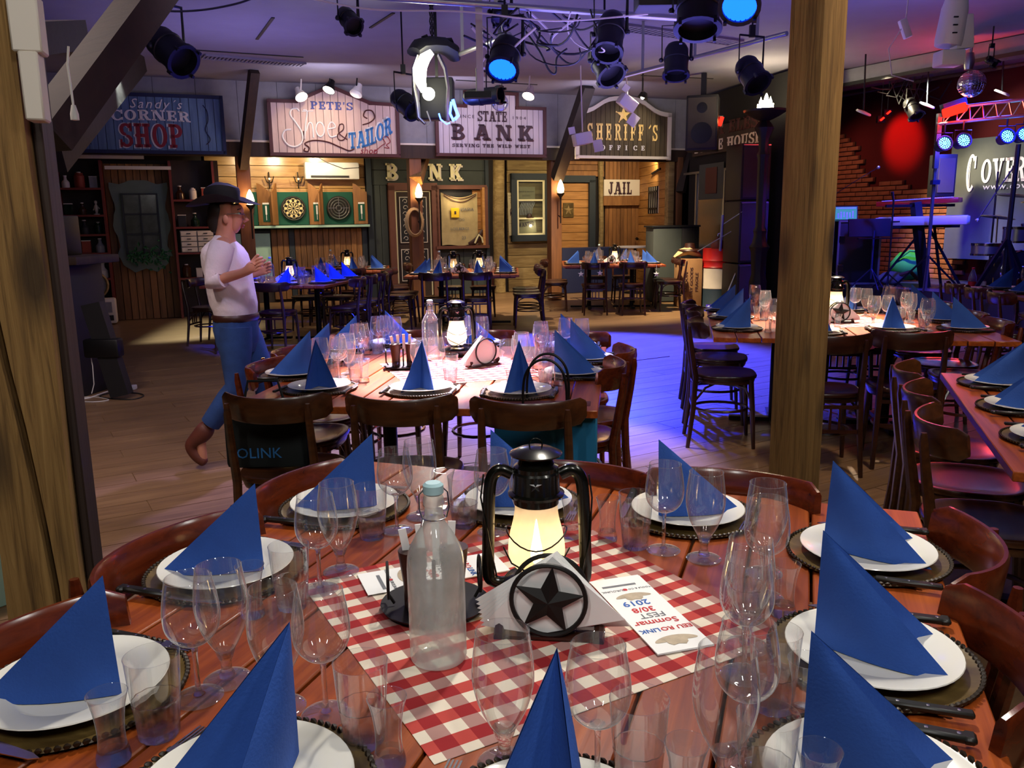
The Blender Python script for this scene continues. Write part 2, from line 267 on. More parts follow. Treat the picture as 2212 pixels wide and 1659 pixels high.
# ------------------------------------------------------------ mesh building
class MB:
    def __init__(s): s.v=[];s.f=[];s.sm=[];s.mi=[]
    def add(s,vs_,fs,smooth=False,mi=0,mat=None):
        k=len(s.v)
        for p in vs_: s.v.append(tuple(mat@Vector(p)) if mat is not None else tuple(p))
        for f in fs: s.f.append([i+k for i in f]); s.sm.append(smooth); s.mi.append(mi)
        return s
    def box(s,cx,cy,cz,sx,sy,sz,rot=None,ch=0,mi=0,mat=None):
        if ch:
            bm=bmesh.new(); bmesh.ops.create_cube(bm,size=1); bmesh.ops.scale(bm,vec=(sx,sy,sz),verts=bm.verts)
            bmesh.ops.bevel(bm,geom=list(bm.edges),offset=ch,segments=2 if ch>.004 else 1,affect='EDGES',profile=.5)
            bm.verts.index_update(); vv=[v.co.copy() for v in bm.verts]; ff=[[v.index for v in f.verts] for f in bm.faces]; bm.free(); smo=True
        else:
            vv=[Vector((x*sx/2,y*sy/2,z*sz/2)) for x in (-1,1) for y in (-1,1) for z in (-1,1)]
            ff=[(0,1,3,2),(4,6,7,5),(0,4,5,1),(2,3,7,6),(0,2,6,4),(1,5,7,3)]; smo=False
        Rm=Matrix.Translation((cx,cy,cz))
        if rot is not None: Rm=Rm@(rot.to_4x4() if isinstance(rot,Matrix) else Matrix.Rotation(rot,4,'Z'))
        if mat is not None: Rm=mat@Rm
        return s.add(vv,ff,False if not ch else True,mi,Rm)
    def bar(s,a,b,wx,wy=None,mi=0,roll=0):
        a=Vector(a);b=Vector(b);d=b-a; wy=wy or wx
        q=d.to_track_quat('Z','Y').to_matrix().to_4x4()@Matrix.Rotation(roll,4,'Z')
        return s.box(0,0,0,wx,wy,d.length,mi=mi,mat=Matrix.Translation((a+b)/2)@q)
    def lathe(s,prof,n=24,c=(0,0,0),mi=0,smooth=True,mat=None,rx=None):
        vs_=[];fs=[];rows=[]
        for (r,z) in prof:
            if r<1e-6: rows.append([len(vs_)]); vs_.append((c[0],c[1],c[2]+z))
            else:
                rows.append(list(range(len(vs_),len(vs_)+n)))
                for i in range(n):
                    a=2*PI*i/n; rr=r*(rx(a) if rx else 1); vs_.append((c[0]+rr*math.cos(a),c[1]+rr*math.sin(a),c[2]+z))
        for A,B in zip(rows,rows[1:]):
            for i in range(n):
                j=(i+1)%n
                if len(A)==1 and len(B)==1: continue
                if len(A)==1: fs.append((A[0],B[j],B[i]))
                elif len(B)==1: fs.append((A[i],A[j],B[0]))
                else: fs.append((A[i],A[j],B[j],B[i]))
        return s.add(vs_,fs,smooth,mi,mat)
    def tube(s,pts,r,n=8,closed=False,mi=0,flat=None):
        pts=[Vector(p) for p in pts]; m=len(pts); rr=r if isinstance(r,(list,tuple)) else [r]*m
        vs_=[];up=None
        for i,p in enumerate(pts):
            if closed: d=pts[(i+1)%m]-pts[i-1]
            else: d=pts[min(i+1,m-1)]-pts[max(i-1,0)]
            d.normalize()
            if up is None:
                up=Vector((0,0,1)) if abs(d.z)<.9 else Vector((1,0,0))
            x=up.cross(d); 
            if x.length<1e-5: x=Vector((1,0,0)).cross(d)
            x.normalize(); y=d.cross(x); up=y
            for k in range(n):
                a=2*PI*k/n; fx,fy=(1,1) if not flat else flat
                vs_.append(p+x*math.cos(a)*rr[i]*fx+y*math.sin(a)*rr[i]*fy)
        fs=[]
        for i in range(m if closed else m-1):
            for k in range(n):
                a=i*n+k;b=i*n+(k+1)%n; c=((i+1)%m)*n+(k+1)%n; d=((i+1)%m)*n+k; fs.append((a,b,c,d))
        if not closed: fs.append(tuple(range(n-1,-1,-1))); fs.append(tuple(range((m-1)*n,m*n)))
        return s.add(vs_,fs,True,mi)
    def prism(s,poly,d0,d1,mi=0,mat=None,plane='xz'):
        """poly in the x-z plane, extruded along y from d0 to d1 (or x-y extruded along z)"""
        n=len(poly)
        if plane=='xz': vs_=[(x,d0,z) for x,z in poly]+[(x,d1,z) for x,z in poly]
        else: vs_=[(x,z,d0) for x,z in poly]+[(x,z,d1) for x,z in poly]
        fs=[tuple(range(n)),tuple(range(2*n-1,n-1,-1))]+[(i,i+n,(i+1)%n+n,(i+1)%n) for i in range(n)]
        return s.add(vs_,fs,False,mi,mat)
    def sphere(s,c,r,n=16,mi=0,mat=None,sc=(1,1,1)):
        prof=[(max(0,math.sin(PI*i/(n//2)))*r,-math.cos(PI*i/(n//2))*r) for i in range(n//2+1)]
        prof[0]=(0,-r);prof[-1]=(0,r)
        Mm=Matrix.Translation(c)@Matrix.Diagonal((*sc,1)); return s.lathe(prof,n,(0,0,0),mi,True,(mat@Mm) if mat is not None else Mm)
    def mesh(s,name,mats):
        me=bpy.data.meshes.new(name); me.from_pydata(s.v,[],s.f); me.polygons.foreach_set('use_smooth',s.sm); me.polygons.foreach_set('material_index',s.mi)
        for m in (mats if isinstance(mats,(list,tuple)) else [mats]): me.materials.append(m)
        me.update()
        if any(s.sm): me.set_sharp_from_angle(angle=math.radians(38))
        return me
    def build(s,name,mats,parent=None,loc=None,rot=None,label=None):
        o=bpy.data.objects.new(name,s.mesh(name,mats)); C.objects.link(o)
        if parent is not None: o.parent=parent
        if loc is not None: o.location=loc
        if rot is not None: o.rotation_euler=rot if isinstance(rot,(tuple,list)) else (0,0,rot)
        if label: o['label']=label
        return o
def tag(o,label,cat,group=None):
    o['label']=label; o['category']=cat
    if group: o['group']=group
    return o
def thing(name,label,cat,loc=(0,0,0),rz=0,group=None):
    o=bpy.data.objects.new(name,None); o.empty_display_size=.1; C.objects.link(o); o.location=loc; o.rotation_euler=(0,0,rz); return tag(o,label,cat,group)
def structure(o): o['kind']='structure'; return o
KIDS={}
def dup(root,loc,rz=0,label=None,group=None,rot=None):
    if root.name not in KIDS:
        KIDS[root.name]=[(c,list(c.children)) for c in root.children]
    r=root.copy(); C.objects.link(r); r.location=loc; r.rotation_euler=rot if rot is not None else (0,0,rz)
    if label: r['label']=label
    if group: r['group']=group
    for c,gs in KIDS[root.name]:
        d=c.copy(); C.objects.link(d); d.parent=r
        for g in gs:
            e=g.copy(); C.objects.link(e); e.parent=d
    return r
FIRST={}
def place(proto,loc,rz,label,group=None,rot=None):
    """first use moves the built thing itself, later uses are copies"""
    if proto.name not in FIRST:
        FIRST[proto.name]=1; KIDS[proto.name]=[(c,list(c.children)) for c in proto.children]
        proto.location=loc; proto.rotation_euler=rot if rot is not None else (0,0,rz); proto['label']=label
        if group: proto['group']=group
        return proto
    return dup(proto,loc,rz,label,group,rot)
def text_mesh(s,size,mat,name='lettering',ext=.0008,off=0,align='CENTER',shear=0,space=1.0,xs=1.0):
    cu_=bpy.data.curves.new('t','FONT'); cu_.body=s; cu_.size=size; cu_.extrude=ext; cu_.offset=off; cu_.align_x=align; cu_.align_y='CENTER'; cu_.shear=shear; cu_.space_character=space; cu_.resolution_u=2
    o=bpy.data.objects.new('t',cu_); C.objects.link(o); bpy.context.view_layer.update()
    me=bpy.data.meshes.new_from_object(o.evaluated_get(bpy.context.evaluated_depsgraph_get())); bpy.data.objects.remove(o); bpy.data.curves.remove(cu_)
    me.materials.clear(); me.materials.append(mat); me.name=name
    if xs!=1:
        for v in me.vertices: v.co.x*=xs
    return me
def text(s,size,mat,parent,loc,rot=(PI/2,0,0),name='lettering',**k):
    o=bpy.data.objects.new(name,text_mesh(s,size,mat,name,**k)); C.objects.link(o)
    if parent is not None: o.parent=parent
    o.location=loc; o.rotation_euler=rot; return o
# slab lettering: every glyph is a list of flat bars in a 1-high box (width, bars)
def ring(cx,cy,rx,ry,tx,ty,a0=0,a1=360,n=18):
    out=[]
    for i in range(n):
        a=math.radians(a0+(a1-a0)*i/n);b=math.radians(a0+(a1-a0)*(i+1)/n)
        P=lambda t,x,y:(cx+x*math.cos(t),cy+y*math.sin(t))
        out.append([P(a,rx,ry),P(b,rx,ry),P(b,rx-tx,ry-ty),P(a,rx-tx,ry-ty)])
    return out
def R4(x0,y0,x1,y1): return [[(x0,y0),(x1,y0),(x1,y1),(x0,y1)]]
def slab(x0,x1,y,t=.13): return R4(x0,y-t/2,x1,y+t/2)
def stem(x,t=.2,l=.09,top=True,bot=True):
    o=R4(x,0,x+t,1)
    if top: o+=R4(x-l,.87,x+t+l,1)
    if bot: o+=R4(x-l,0,x+t+l,.13)
    return o
def spur(x,t=.2): return [[(x-.07,.5),(x,.42),(x,.58)],[(x+t+.07,.5),(x+t,.58),(x+t,.42)]]
def glyph(c):
    g={'H':(.82,stem(.1)+stem(.52)+R4(.3,.43,.52,.57)+spur(.1)),
    'I':(.4,stem(.1)+spur(.1)),
    'T':(.72,stem(.26,top=False)+R4(0,.85,.72,1)+R4(0,.66,.11,1)+R4(.61,.66,.72,1)),
    'E':(.68,stem(.1,.2,.09)+R4(.1,.87,.64,1)+R4(.1,0,.66,.13)+R4(.3,.44,.5,.56)+R4(.53,.66,.64,1)+R4(.55,0,.66,.34)+R4(.44,.34,.53,.66)),
    'F':(.64,stem(.1)+R4(.1,.87,.62,1)+R4(.3,.44,.5,.56)+R4(.51,.64,.62,1)+R4(.44,.34,.52,.66)+spur(.1)[:1]),
    'L':(.62,stem(.1)+R4(.1,0,.6,.13)+R4(.5,0,.6,.36)),
    'P':(.72,stem(.1)+ring(.36,.71,.34,.29,.19,.14,-90,90)+R4(.1,.87,.37,1)+R4(.1,.42,.37,.55)),
    'B':(.76,stem(.1)+ring(.38,.745,.3,.255,.17,.12,-90,90)+ring(.4,.26,.34,.26,.18,.12,-90,90)+R4(.1,.87,.39,1)+R4(.1,0,.41,.13)+R4(.1,.44,.4,.56)),
    'R':(.8,stem(.1)+ring(.36,.73,.33,.27,.18,.13,-90,90)+R4(.1,.87,.37,1)+R4(.1,.44,.37,.56)+[[(.36,.5),(.56,.5),(.74,.08),(.54,.0)]]+R4(.54,0,.82,.13)),
    'O':(.8,ring(.4,.5,.38,.5,.2,.12,0,360,28)),
    'D':(.8,stem(.1)+ring(.36,.5,.4,.5,.2,.13,-90,90)+R4(.1,.87,.37,1)+R4(.1,0,.37,.13)),
    'C':(.76,ring(.42,.5,.4,.5,.2,.12,40,320,24)+R4(.64,.62,.76,1)+R4(.64,.05,.76,.3)),
    'G':(.82,ring(.42,.5,.4,.5,.2,.12,40,320,24)+R4(.64,.62,.76,1)+R4(.58,.05,.78,.4)+R4(.46,.34,.86,.46)),
    'S':(.68,ring(.34,.735,.3,.265,.17,.12,20,270,18)+ring(.34,.265,.32,.265,.18,.12,-160,90,18)+R4(.52,.66,.64,1)+R4(.02,0,.13,.33)),
    'N':(.9,stem(.1,.1,.1)+stem(.68,.1,.1)+[[(.08,1),(.34,1),(.8,0),(.56,0)]]),
    'A':(.9,[[(.36,1),(.56,1),(.24,.02),(.12,.02)],[(.38,1),(.62,1),(.86,0),(.6,0)]]+R4(0,0,.34,.12)+R4(.5,0,.95,.12)+R4(.24,.28,.66,.38)+R4(.28,.9,.62,1)),
    'K':(.86,stem(.1)+[[(.28,.4),(.4,.36),(.74,.92),(.6,.92)],[(.36,.5),(.52,.62),(.8,.06),(.58,.06)]]+R4(.5,.88,.86,1)+R4(.5,0,.9,.12)),
    'J':(.56,R4(.26,.25,.46,1)+R4(.16,.87,.56,1)+ring(.25,.25,.21,.25,.18,.12,180,360,12)+R4(.02,.2,.14,.42)),
    'V':(.86,[[(.06,1),(.3,1),(.5,.1),(.4,0)],[(.6,1),(.72,1),(.5,0),(.4,0)]]+R4(-.02,.88,.38,1)+R4(.52,.88,.82,1)),
    'U':(.82,R4(.1,.3,.3,1)+R4(.58,.3,.68,1)+R4(.0,.87,.4,1)+R4(.48,.87,.8,1)+ring(.39,.3,.29,.3,.19,.13,180,360)),
    'W':(1.1,[[(.06,1),(.28,1),(.42,0),(.32,0)],[(.42,.0),(.32,0),(.5,.8),(.58,.8)],[(.48,.9),(.68,.9),(.8,0),(.7,0)],[(.8,0),(.7,0),(.94,1),(1.02,1)]]+R4(0,.88,.34,1)+R4(.84,.88,1.1,1)),
    "'":(.28,[[(.08,1),(.24,1),(.16,.66),(.1,.66)]]),'´':(.34,[[(.02,.8),(.08,.72),(.32,.9),(.3,1.02)]]),'.':(.25,R4(.05,0,.2,.14)),
    '&':(.8,ring(.34,.74,.22,.24,.08,.08,0,360)+ring(.32,.28,.3,.28,.1,.08,0,360)+[[(.4,.4),(.5,.4),(.84,0),(.72,0)]]),
    ' ':(.4,[])}
    return g.get(c,g[' '])
def slab_text(s,x,z,h,mat,parent,y=-.02,name='lettering',wx=1,sp=.06,arc=0,slope=0,grow=0,ext=.006,shadow=None,even=None):
    """left edge x, base z; arc bends the line up in the middle, grow makes letters taller to the right"""
    adv=[]; tot=0
    for c in s:
        wd=glyph(c)[0]; adv.append(tot); tot+=(even if even else wd+sp)
    mb=MB()
    for c,a in zip(s,adv):
        wd,bars=glyph(c)
        for poly in bars:
            P=[]
            for (px,py) in poly:
                X=(a+px)/tot; hh=h*(1+grow*X); zz=arc*(1-(2*X-1)**2)*h+slope*X*X*h
                P.append((x+(a+px)*h*wx, z+zz+py*hh))
            if sum(P[i][0]*P[(i+1)%len(P)][1]-P[(i+1)%len(P)][0]*P[i][1] for i in range(len(P)))<0: P.reverse()
            mb.prism(P,y-ext,y)
    if shadow:
        o=slab_text(s,x+shadow[1],z+shadow[2],h,shadow[0],parent,y+.0005,name,wx,sp,arc,slope,grow,.002)
        o['label']='drop shadow of the lettering'
    return mb.build(name,mat,parent)
def w_of(s,h,wx=1,sp=.06): return sum(glyph(c)[0]+sp for c in s)*h*wx
# ============================================================ SETTING
def fob(name,mb,mat,kind='structure'):
    o=mb.build(name,mat,None,P3,RA)
    if kind: o['kind']=kind
    return o
def fthing(name,label,cat,s,d,z,group=None,rz=0): return thing(name,label,cat,FP(s,d,z),RA+rz,group)
FA=math.radians(31)
mb=MB(); mb.box(0,8,-.056,40,44,.1); floor=structure(mb.build('floor',M['floor_far'],None,(0,0,0),0))
floor.rotation_euler=(0,0,FA)
# floor boards near the camera, one object each
cfa,sfa=math.cos(FA),math.sin(FA); pw=.2; pl=2.1; me=MB().box(0,0,-.003,pl-.006,pw-.006,.006).mesh('floor_board',M['floor']); nfb=0
for j in range(-30,60):
    for i in range(-12,12):
        X=(i+.37*(j%3))*pl; Y=j*pw; wx_=X*cfa-Y*sfa; wy_=X*sfa+Y*cfa
        if wy_<2.2 or wy_>8.6: continue
        px=1106+1790*wx_/wy_
        if px<-500 or px>2700 or (wx_>1.9 and wy_<4): continue
        if nfb>=298: break
        o=bpy.data.objects.new('floor_board',me); C.objects.link(o); o.parent=floor; o.location=(X,Y,0); nfb+=1
CZ=3.65
mb=MB(); mb.box(0,8,CZ+.06,30,30,.12); ceil=structure(mb.build('ceiling',M['ceiling'])); ceil.location=(0,0,0)
# faint battens / slots in the ceiling
mb=MB()
for (a,b) in [((420,108),(655,124)),((985,173),(1160,183)),((1385,163),(1540,170)),((555,85),(590,38)),((800,60),(850,28)),((295,115),(305,95)),((890,20),(960,-25)),((1000,200),(905,80))][:6]:
    p=AZ(*a,CZ-.004);q=AZ(*b,CZ-.004); mb.bar(p,q,.035,.012)
o=structure(mb.build('trim_1',M['blackm'])); 
me=MB().box(0,0,0,.0,.0,.0)
mb=MB()
for (a,b,n_) in [((440,122),(655,140),26),((1340,58),(1590,92),26)]:
    p=AZ(*a,CZ-.012);q=AZ(*b,CZ-.012); d=(q-p)/n_; pr=Vector((-d.y,d.x,0)).normalized()
    for i in range(n_+1): mb.bar(p+d*i-pr*.12,p+d*i+pr*.12,.02,.02)
    for s_ in (-.13,.13): mb.bar(p+pr*s_,q+pr*s_,.02,.03)
vent=mb.build('trim_2',M['panel']); structure(vent)
# walls that close the room
def wallbox(name,a,b,z0,z1,th,mat):
    a=Vector((a[0],a[1],0));b=Vector((b[0],b[1],0)); d=b-a; m=MB(); m.box(d.length/2,0,(z0+z1)/2,d.length,th,z1-z0)
    o=structure(m.build(name,mat,None,(a.x,a.y,0),math.atan2(d.y,d.x))); return o
M['walld']=pbr('dark plaster wall','3a332f',.9,0,.1,4)
wallbox('wall_left',(-8.2,-3.5),(-8.6,12.2),0,CZ,.15,M['walld']); wallbox('wall_rear',(-8.2,-3.5),(9.5,-3.5),0,CZ,.15,M['walld']); wallbox('wall_right',(9.5,-3.5),(9.5,11.6),0,CZ,.15,M['walld'])
# ---- fascia of grey panels above the shops
mb=MB(); mb.box(-3.3,.08,3.2,13.2,.1,.92); fas=fob('wall_back',mb,M['walld'])
me=MB().box(0,0,0,.6,.03,.9,ch=.002).mesh('panel',M['panel'])
for i in range(22):
    o=bpy.data.objects.new('panel',me); C.objects.link(o); o.parent=fas; o.location=(-9.4+.604*i,.015,3.2)
mb=MB(); mb.box(-3.3,-.01,2.745,13.2,.05,.03); fob('trim_3',mb,M['whitep'])
mb=MB(); mb.box(-3.3,.06,2.62,13.2,.16,.21); fob('trim_4',mb,M['post_d'])
mb=MB(); mb.box(-3.3,1.4,2.76,13.2,2.7,.08); fob('trim_5',mb,M['blackm'])
# ---- back wall of the recess behind the posts (local x along the front, y away from the room)
D=2.19
mb=MB(); mb.box(-2.6,D+.12,1.4,12.0,.08,2.8); back=fob('wall_back',mb,M['walld'])
def boards(parent,mat,s0,s1,z0,z1,n,d,vert,th=.03,jit=.012,mats=None,slope=None):
    """n boards side by side, each an object of its own"""
    for i in range(n):
        if vert:
            a=s0+(s1-s0)*i/n;b=s0+(s1-s0)*(i+1)/n; cx,cz,sx,sz=(a+b)/2,(z0+z1)/2,(b-a)-.008,z1-z0
        else:
            a=z0+(z1-z0)*i/n;b=z0+(z1-z0)*(i+1)/n; cx,cz,sx,sz=(s0+s1)/2,(a+b)/2,s1-s0,(b-a)-.008
        m=MB(); m.box(0,0,0,sx,th,sz,ch=.003); o=m.build('plank',mats[i%len(mats)] if mats else mat,parent,(cx,d-random.random()*jit,cz))
boards(back,M['varn'],-6.0,-3.12,1.5,2.72,6,D+.03,False)
boards(back,None,-4.93,-3.12,.05,1.36,17,D+.03,True,mats=[M['oldv'],M['oldv'],M['oldv'],M['bluegrey'],M['oldv'],M['oldv'],M['oldv'],M['oldv'],M['oldv'],M['oldv'],M['oldv'],M['oldv'],M['oldv']])
mb=MB(); mb.box(-5.45,D+.03,.98,1.0,.03,.62); mb.box(-5.45,D+.03,.5,1.0,.03,.26); o=mb.build('wall_panel',M['mint'],back)
mb=MB(); mb.box(-5.45,D+.02,.65,1.0,.04,.05); mb.box(-5.45,D+.02,1.32,1.0,.04,.05); mb.build('batten',M['bluegrey'],back)
mb=MB(); mb.box(-4.55,D-.09,1.405,2.9,.22,.045,ch=.004); sh=mb.build('wall_shelf',M['mint'],None,P3,RA); tag(sh,'pale green ledge shelf running under the dart boards','shelf')
# bank front: grey green boards
boards(back,M['greypaint'],-2.98,-.62,2.17,2.74,2,D+.03,False,jit=.002)
boards(back,M['greypaint'],-3.1,-2.7,0,2.17,3,D+.03,True,jit=.002)
boards(back,M['greypaint'],-1.72,-.62,0,.95,4,D+.03,True,jit=.004)
mb=MB(); mb.box(-3.05,D-.02,1.37,.10,.06,2.74); mb.box(-.655,D-.02,1.37,.07,.06,2.74); mb.build('trim',M['bluegrey'],back)
# log wall with window, dark end post
boards(back,M['logs'],-.2,.86,0,2.72,11,D+.04,False,th=.05,jit=.03)
mb=MB(); mb.tube([(-.42,D-.06,0),(-.43,D-.06,1.4),(-.40,D-.06,2.72)],.12,12); o=mb.build('log_post',M['logs'],None,P3,RA); tag(o,'thick round log post between the bank and the lit window','post')
mb=MB(); mb.box(.80,D-.05,1.3,.14,.1,2.6); mb.build('trim',M['bluegrey'],back)
# sheriff door segment
boards(back,M['pinev'],.9,2.0,2.35,2.72,3,D+.02,False)
# door things -------------------------------------------------------
dn=thing('door_1','pine plank door with star plaque in navy frame','door',FP(1.27,D,0),RA); dn['kind']='structure'; del dn['category']
mb=MB(); mb.box(-.42,-.04,1.14,.14,.1,2.28); mb.box(.42,-.04,1.14,.14,.1,2.28); mb.box(0,-.04,2.3,.98,.1,.14); mb.build('door_frame',M['bluegrey'],dn)
for i in range(13):
    m=MB(); m.box(0,0,0,.70,.03,.162,ch=.003); m.build('plank',M['pine'],dn,(0,-.01,.09+i*.17))
mb=MB(); mb.box(-.12,-.035,1.66,.24,.02,.30,ch=.003); pl_=mb.build('plaque',M['charger'],dn,label='dark star plaque')
def star_pts(R_,r_,rot=0): return [((R_ if k%2==0 else r_)*math.sin(PI*k/5+rot),(R_ if k%2==0 else r_)*math.cos(PI*k/5+rot)) for k in range(10)]
def star_solid(mb,R_,th,mat=None,mi=0,rot=0,r_=None,back=True):
    """five point star with raised ridges, facing -y"""
    pts=star_pts(R_,r_ or R_*.40,rot); vs_=[(x,0,z) for x,z in pts]+[(0,-th,0)]+[(0,0,0)]
    fs=[(i,(i+1)%10,10) for i in range(10)]+[((i+1)%10,i,11) for i in range(10)]
    mb.add(vs_,fs,False,mi,mat)
mb=MB(); star_solid(mb,.11,.02,Matrix.Translation((-.12,-.046,1.66))); mb.build('star',M['logs'],pl_)
# bank door
dn=thing('door_2','dark panelled bank door with scrollwork','door',FP(-2.2,D,0),RA); dn['kind']='structure'; del dn['category']
mb=MB(); mb.box(-.43,-.04,1.08,.12,.1,2.16); mb.box(.43,-.04,1.08,.12,.1,2.16); mb.box(0,-.04,2.14,.98,.1,.14); mb.build('door_frame',M['redbrown'],dn)
mb=MB(); mb.box(0,-.0,1.04,.74,.04,2.08); mb.build('door_leaf',M['post_d'],dn)
mb=MB()
for x in (-.345,.345): mb.box(x,-.03,1.04,.025,.02,2.06)
mb.box(0,-.03,2.05,.72,.02,.025); mb.build('moulding',M['cream'],dn)
for x in (-.16,.16):
    for z,h in ((1.5,.86),(.62,.6)):
        m=MB(); m.box(x,-.03,z,.2,.02,h)
        pn=m.build('panel',M['blackm'],dn)
        m=MB()
        for q in (-1,1): m.box(x+q*.108,-.035,z,.014,.02,h+.02); m.box(x,-.035,z+q*(h/2+.008),.23,.02,.014)
        k=int(h/.12)
        for i in range(k):
            zz=z-h/2+.07+i*.12
            m.tube([(x+.05*math.cos(t*.7)*(1-t*.07)*(1 if i%2 else -1),-.045,zz+.05*math.sin(t*.7)*(1-t*.07)) for t in range(9)],.006,4)
        m.build('scrollwork',M['whitep'],pn)
# bank window with sack, yellow sign
wn=thing('window_1','bank window opening','window',FP(-1.18,D,0),RA); wn['kind']='structure'; del wn['category']
s0=-.52;s1=.5
mb=MB(); mb.box(-.53,-.03,1.53,.07,.12,1.22); mb.box(.47,-.03,1.53,.10,.12,1.22); mb.box(-.03,-.03,2.13,1.07,.12,.08); mb.box(-.03,-.04,.95,1.12,.16,.06); mb.build('window_frame',M['redbrown'],wn)
mb=MB(); mb.box(-.03,.05,1.53,1.0,.02,1.1); mb.build('back_panel',M['blackm'],wn)
for i in range(7):
    m=MB(); m.box(0,0,0,.2,.02,.15,ch=.002); m.build('plank',M['pine'],wn,(.33,.03,1.05+i*.158))
mb=MB(); mb.box(.425,-.03,1.55,.05,.14,1.15); mb.build('jamb',M['pine'],wn)
def cloth_sheet(w_,h_,nx,nz,fn,th=.004):
    vs_=[];fs=[]
    for j in range(nz+1):
        for i in range(nx+1):
            u=i/nx;v=j/nz; vs_.append(fn(u,v))
    for j in range(nz):
        for i in range(nx): a=j*(nx+1)+i; fs.append((a,a+1,a+nx+2,a+nx+1))
    n=len(vs_); vs2=[(x,y+th,z) for x,y,z in vs_]; m=MB(); m.add(vs_,fs,True); m.add(vs2,[f[::-1] for f in fs],True); return m
st=fthing('hessian_sack','beige printed hessian sack hanging in the bank window','sack',-1.18,D-.02,.97)
m=cloth_sheet(.8,1.05,16,14,lambda u,v:(-.45+.76*u,-.03+.012*math.sin(u*19+v*3)+.01*math.sin(v*9),.02+1.04*v-.10*math.sin(PI*u)*(v**3)+.012*math.sin(u*9)*(1-v)))
m.build('sack_cloth',M['sack'],st)
m=MB()
for k in (0,1): m.tube([(-.4+.68*t/12,-.055,1.03-.03*k-(.10+.03*k)*math.sin(PI*t/12)) for t in range(13)],.008,5)
m.build('seam',M['dkred'],st)
text('ИAЯIA',.085,M['prg'],st,(.08,-.06,.72),xs=1.1); text('CIO',.07,M['prg'],st,(-.04,-.06,.52)); text('LOELBERGS',.075,M['prg'],st,(-.08,-.06,.34),rot=(PI/2,0,0)); text('23',.09,M['prg'],st,(-.0,-.06,.16))
bx=fthing('square_sign','small yellow square sign on the sack in bank window','sign',-1.36,D-.10,1.63)
m=MB(); m.box(0,0,0,.17,.02,.19,ch=.003); m.build('board',M['yellow'],bx); m=MB(); m.prism([(.03*math.cos(a*PI/4)*(1 if a%2 else .6),.04*math.sin(a*PI/4)*(1 if a%2 else .8)) for a in range(8)],-.014,-.0105); m.build('emblem',M['letd'],bx)
sd=fthing('toy_saddle','small brown and cream saddle on the bank window sill','saddle',-.93,D-.09,.99)
m=MB(); m.tube([(-.16,0,.02),(-.05,0,.05),(.06,0,.13),(.12,0,.25),(.14,0,.30)],[.03,.06,.06,.04,.015],8,flat=(.5,1)); m.build('seat',M['brown'],sd); m=MB(); m.tube([(-.04,-.04,.03),(.0,-.045,.12),(.05,-.04,.2),(.11,-.04,.14),(.13,-.04,.04)],.018,6); m.build('strap',M['cream'],sd)
# lit window in the log wall
wn=thing('window_2','lit shop window','window',FP(.28,D,0),RA); wn['kind']='structure'; del wn['category']
mb=MB(); mb.box(-.37,-.06,1.72,.12,.1,1.36); mb.box(.37,-.06,1.72,.12,.1,1.36); mb.box(0,-.06,2.34,.86,.1,.13); mb.box(0,-.06,1.10,.86,.1,.13); mb.build('window_frame',M['bluegrey'],wn)
mb=MB()
for x in (-.29,.29): mb.box(x,-.07,1.72,.04,.04,1.12)
for z in (2.26,1.87,1.50,1.18): mb.box(0,-.07,z,.6,.04,.035)
mb.build('muntin',M['cream'],wn)
for z0,z1 in ((1.19,1.49),(1.51,1.86),(1.88,2.25)):
    m=MB(); m.box(0,-.06,(z0+z1)/2,.56,.004,z1-z0); m.build('pane',M['window'],wn)
mb=MB(); mb.box(0,.02,1.72,.6,.02,1.14); mb.build('back_panel',M['post_d'],wn)
def poster(name,label,cat,s,d,z,w_,h_,mat,rz=0,tilt=0):
    t=fthing(name,label,cat,s,d,z); t.rotation_euler=(0,tilt,RA+rz); m=MB(); m.box(0,0,h_/2,w_,.008,h_); m.build('sheet',mat,t); return t
t=poster('wanted_poster','yellowish WANTED poster in the lit log-wall window','poster',.22,D-.02,1.19,.42,.28,M['poster'],tilt=-.1); slab_text('WANTED',-.18,.15,.09,M['letd'],t,-.006,wx=.72); 
t=poster('aged_bill','printed bill behind the upper pane of the lit window','poster',.2,D-.02,1.88,.4,.26,M['poster']); text('RANCH & SALOON',.04,M['letd'],t,(0,-.006,.16)); text('GOODS',.05,M['letd'],t,(0,-.006,.08))
t=fthing('cloth_fringe','white fringed cloth in the lit log-wall window','cloth',.2,D-.03,1.55); m=MB()
for i in range(9): m.tube([(-.12+.035*i+.03,0,.28),(-.16+.035*i,-.01,.14),(-.17+.035*i,0,.02)],.008,4)
m.box(0,0,.29,.34,.02,.03); m.build('fringe',M['paper'],t)
t=fthing('straw_hat','dark brown hat standing in the lit window','hat',.26,D-.035,1.51); m=MB(); m.lathe([(0,.08),(.04,.09),(.05,.07),(.055,.02),(.10,.0),(.105,.01)],16); m.build('hat_body',M['brown'],t)
t=poster('long_poster','tall narrow old printed poster on the log wall','poster',-.11,D-.06,1.16,.19,.86,M['poster'],tilt=-.02)
text('RANCH',.045,M['letd'],t,(0,-.006,.8)); m=MB(); m.tube([(-.05,-.008,.40),(-.05,-.008,.52),(0,-.008,.57),(.05,-.008,.52),(.05,-.008,.40)],.007,4); m.box(0,-.006,.45,.1,.004,.05); m.build('picture',M['letd'],t)
for k in range(6): text(['BOOTS SPURS','SADDLES','REWARD','RIDERS','STAGE COACH','DAILY'][k],.024,M['letd'],t,(0,-.006,[.74,.7,.66,.3,.24,.18][k]))
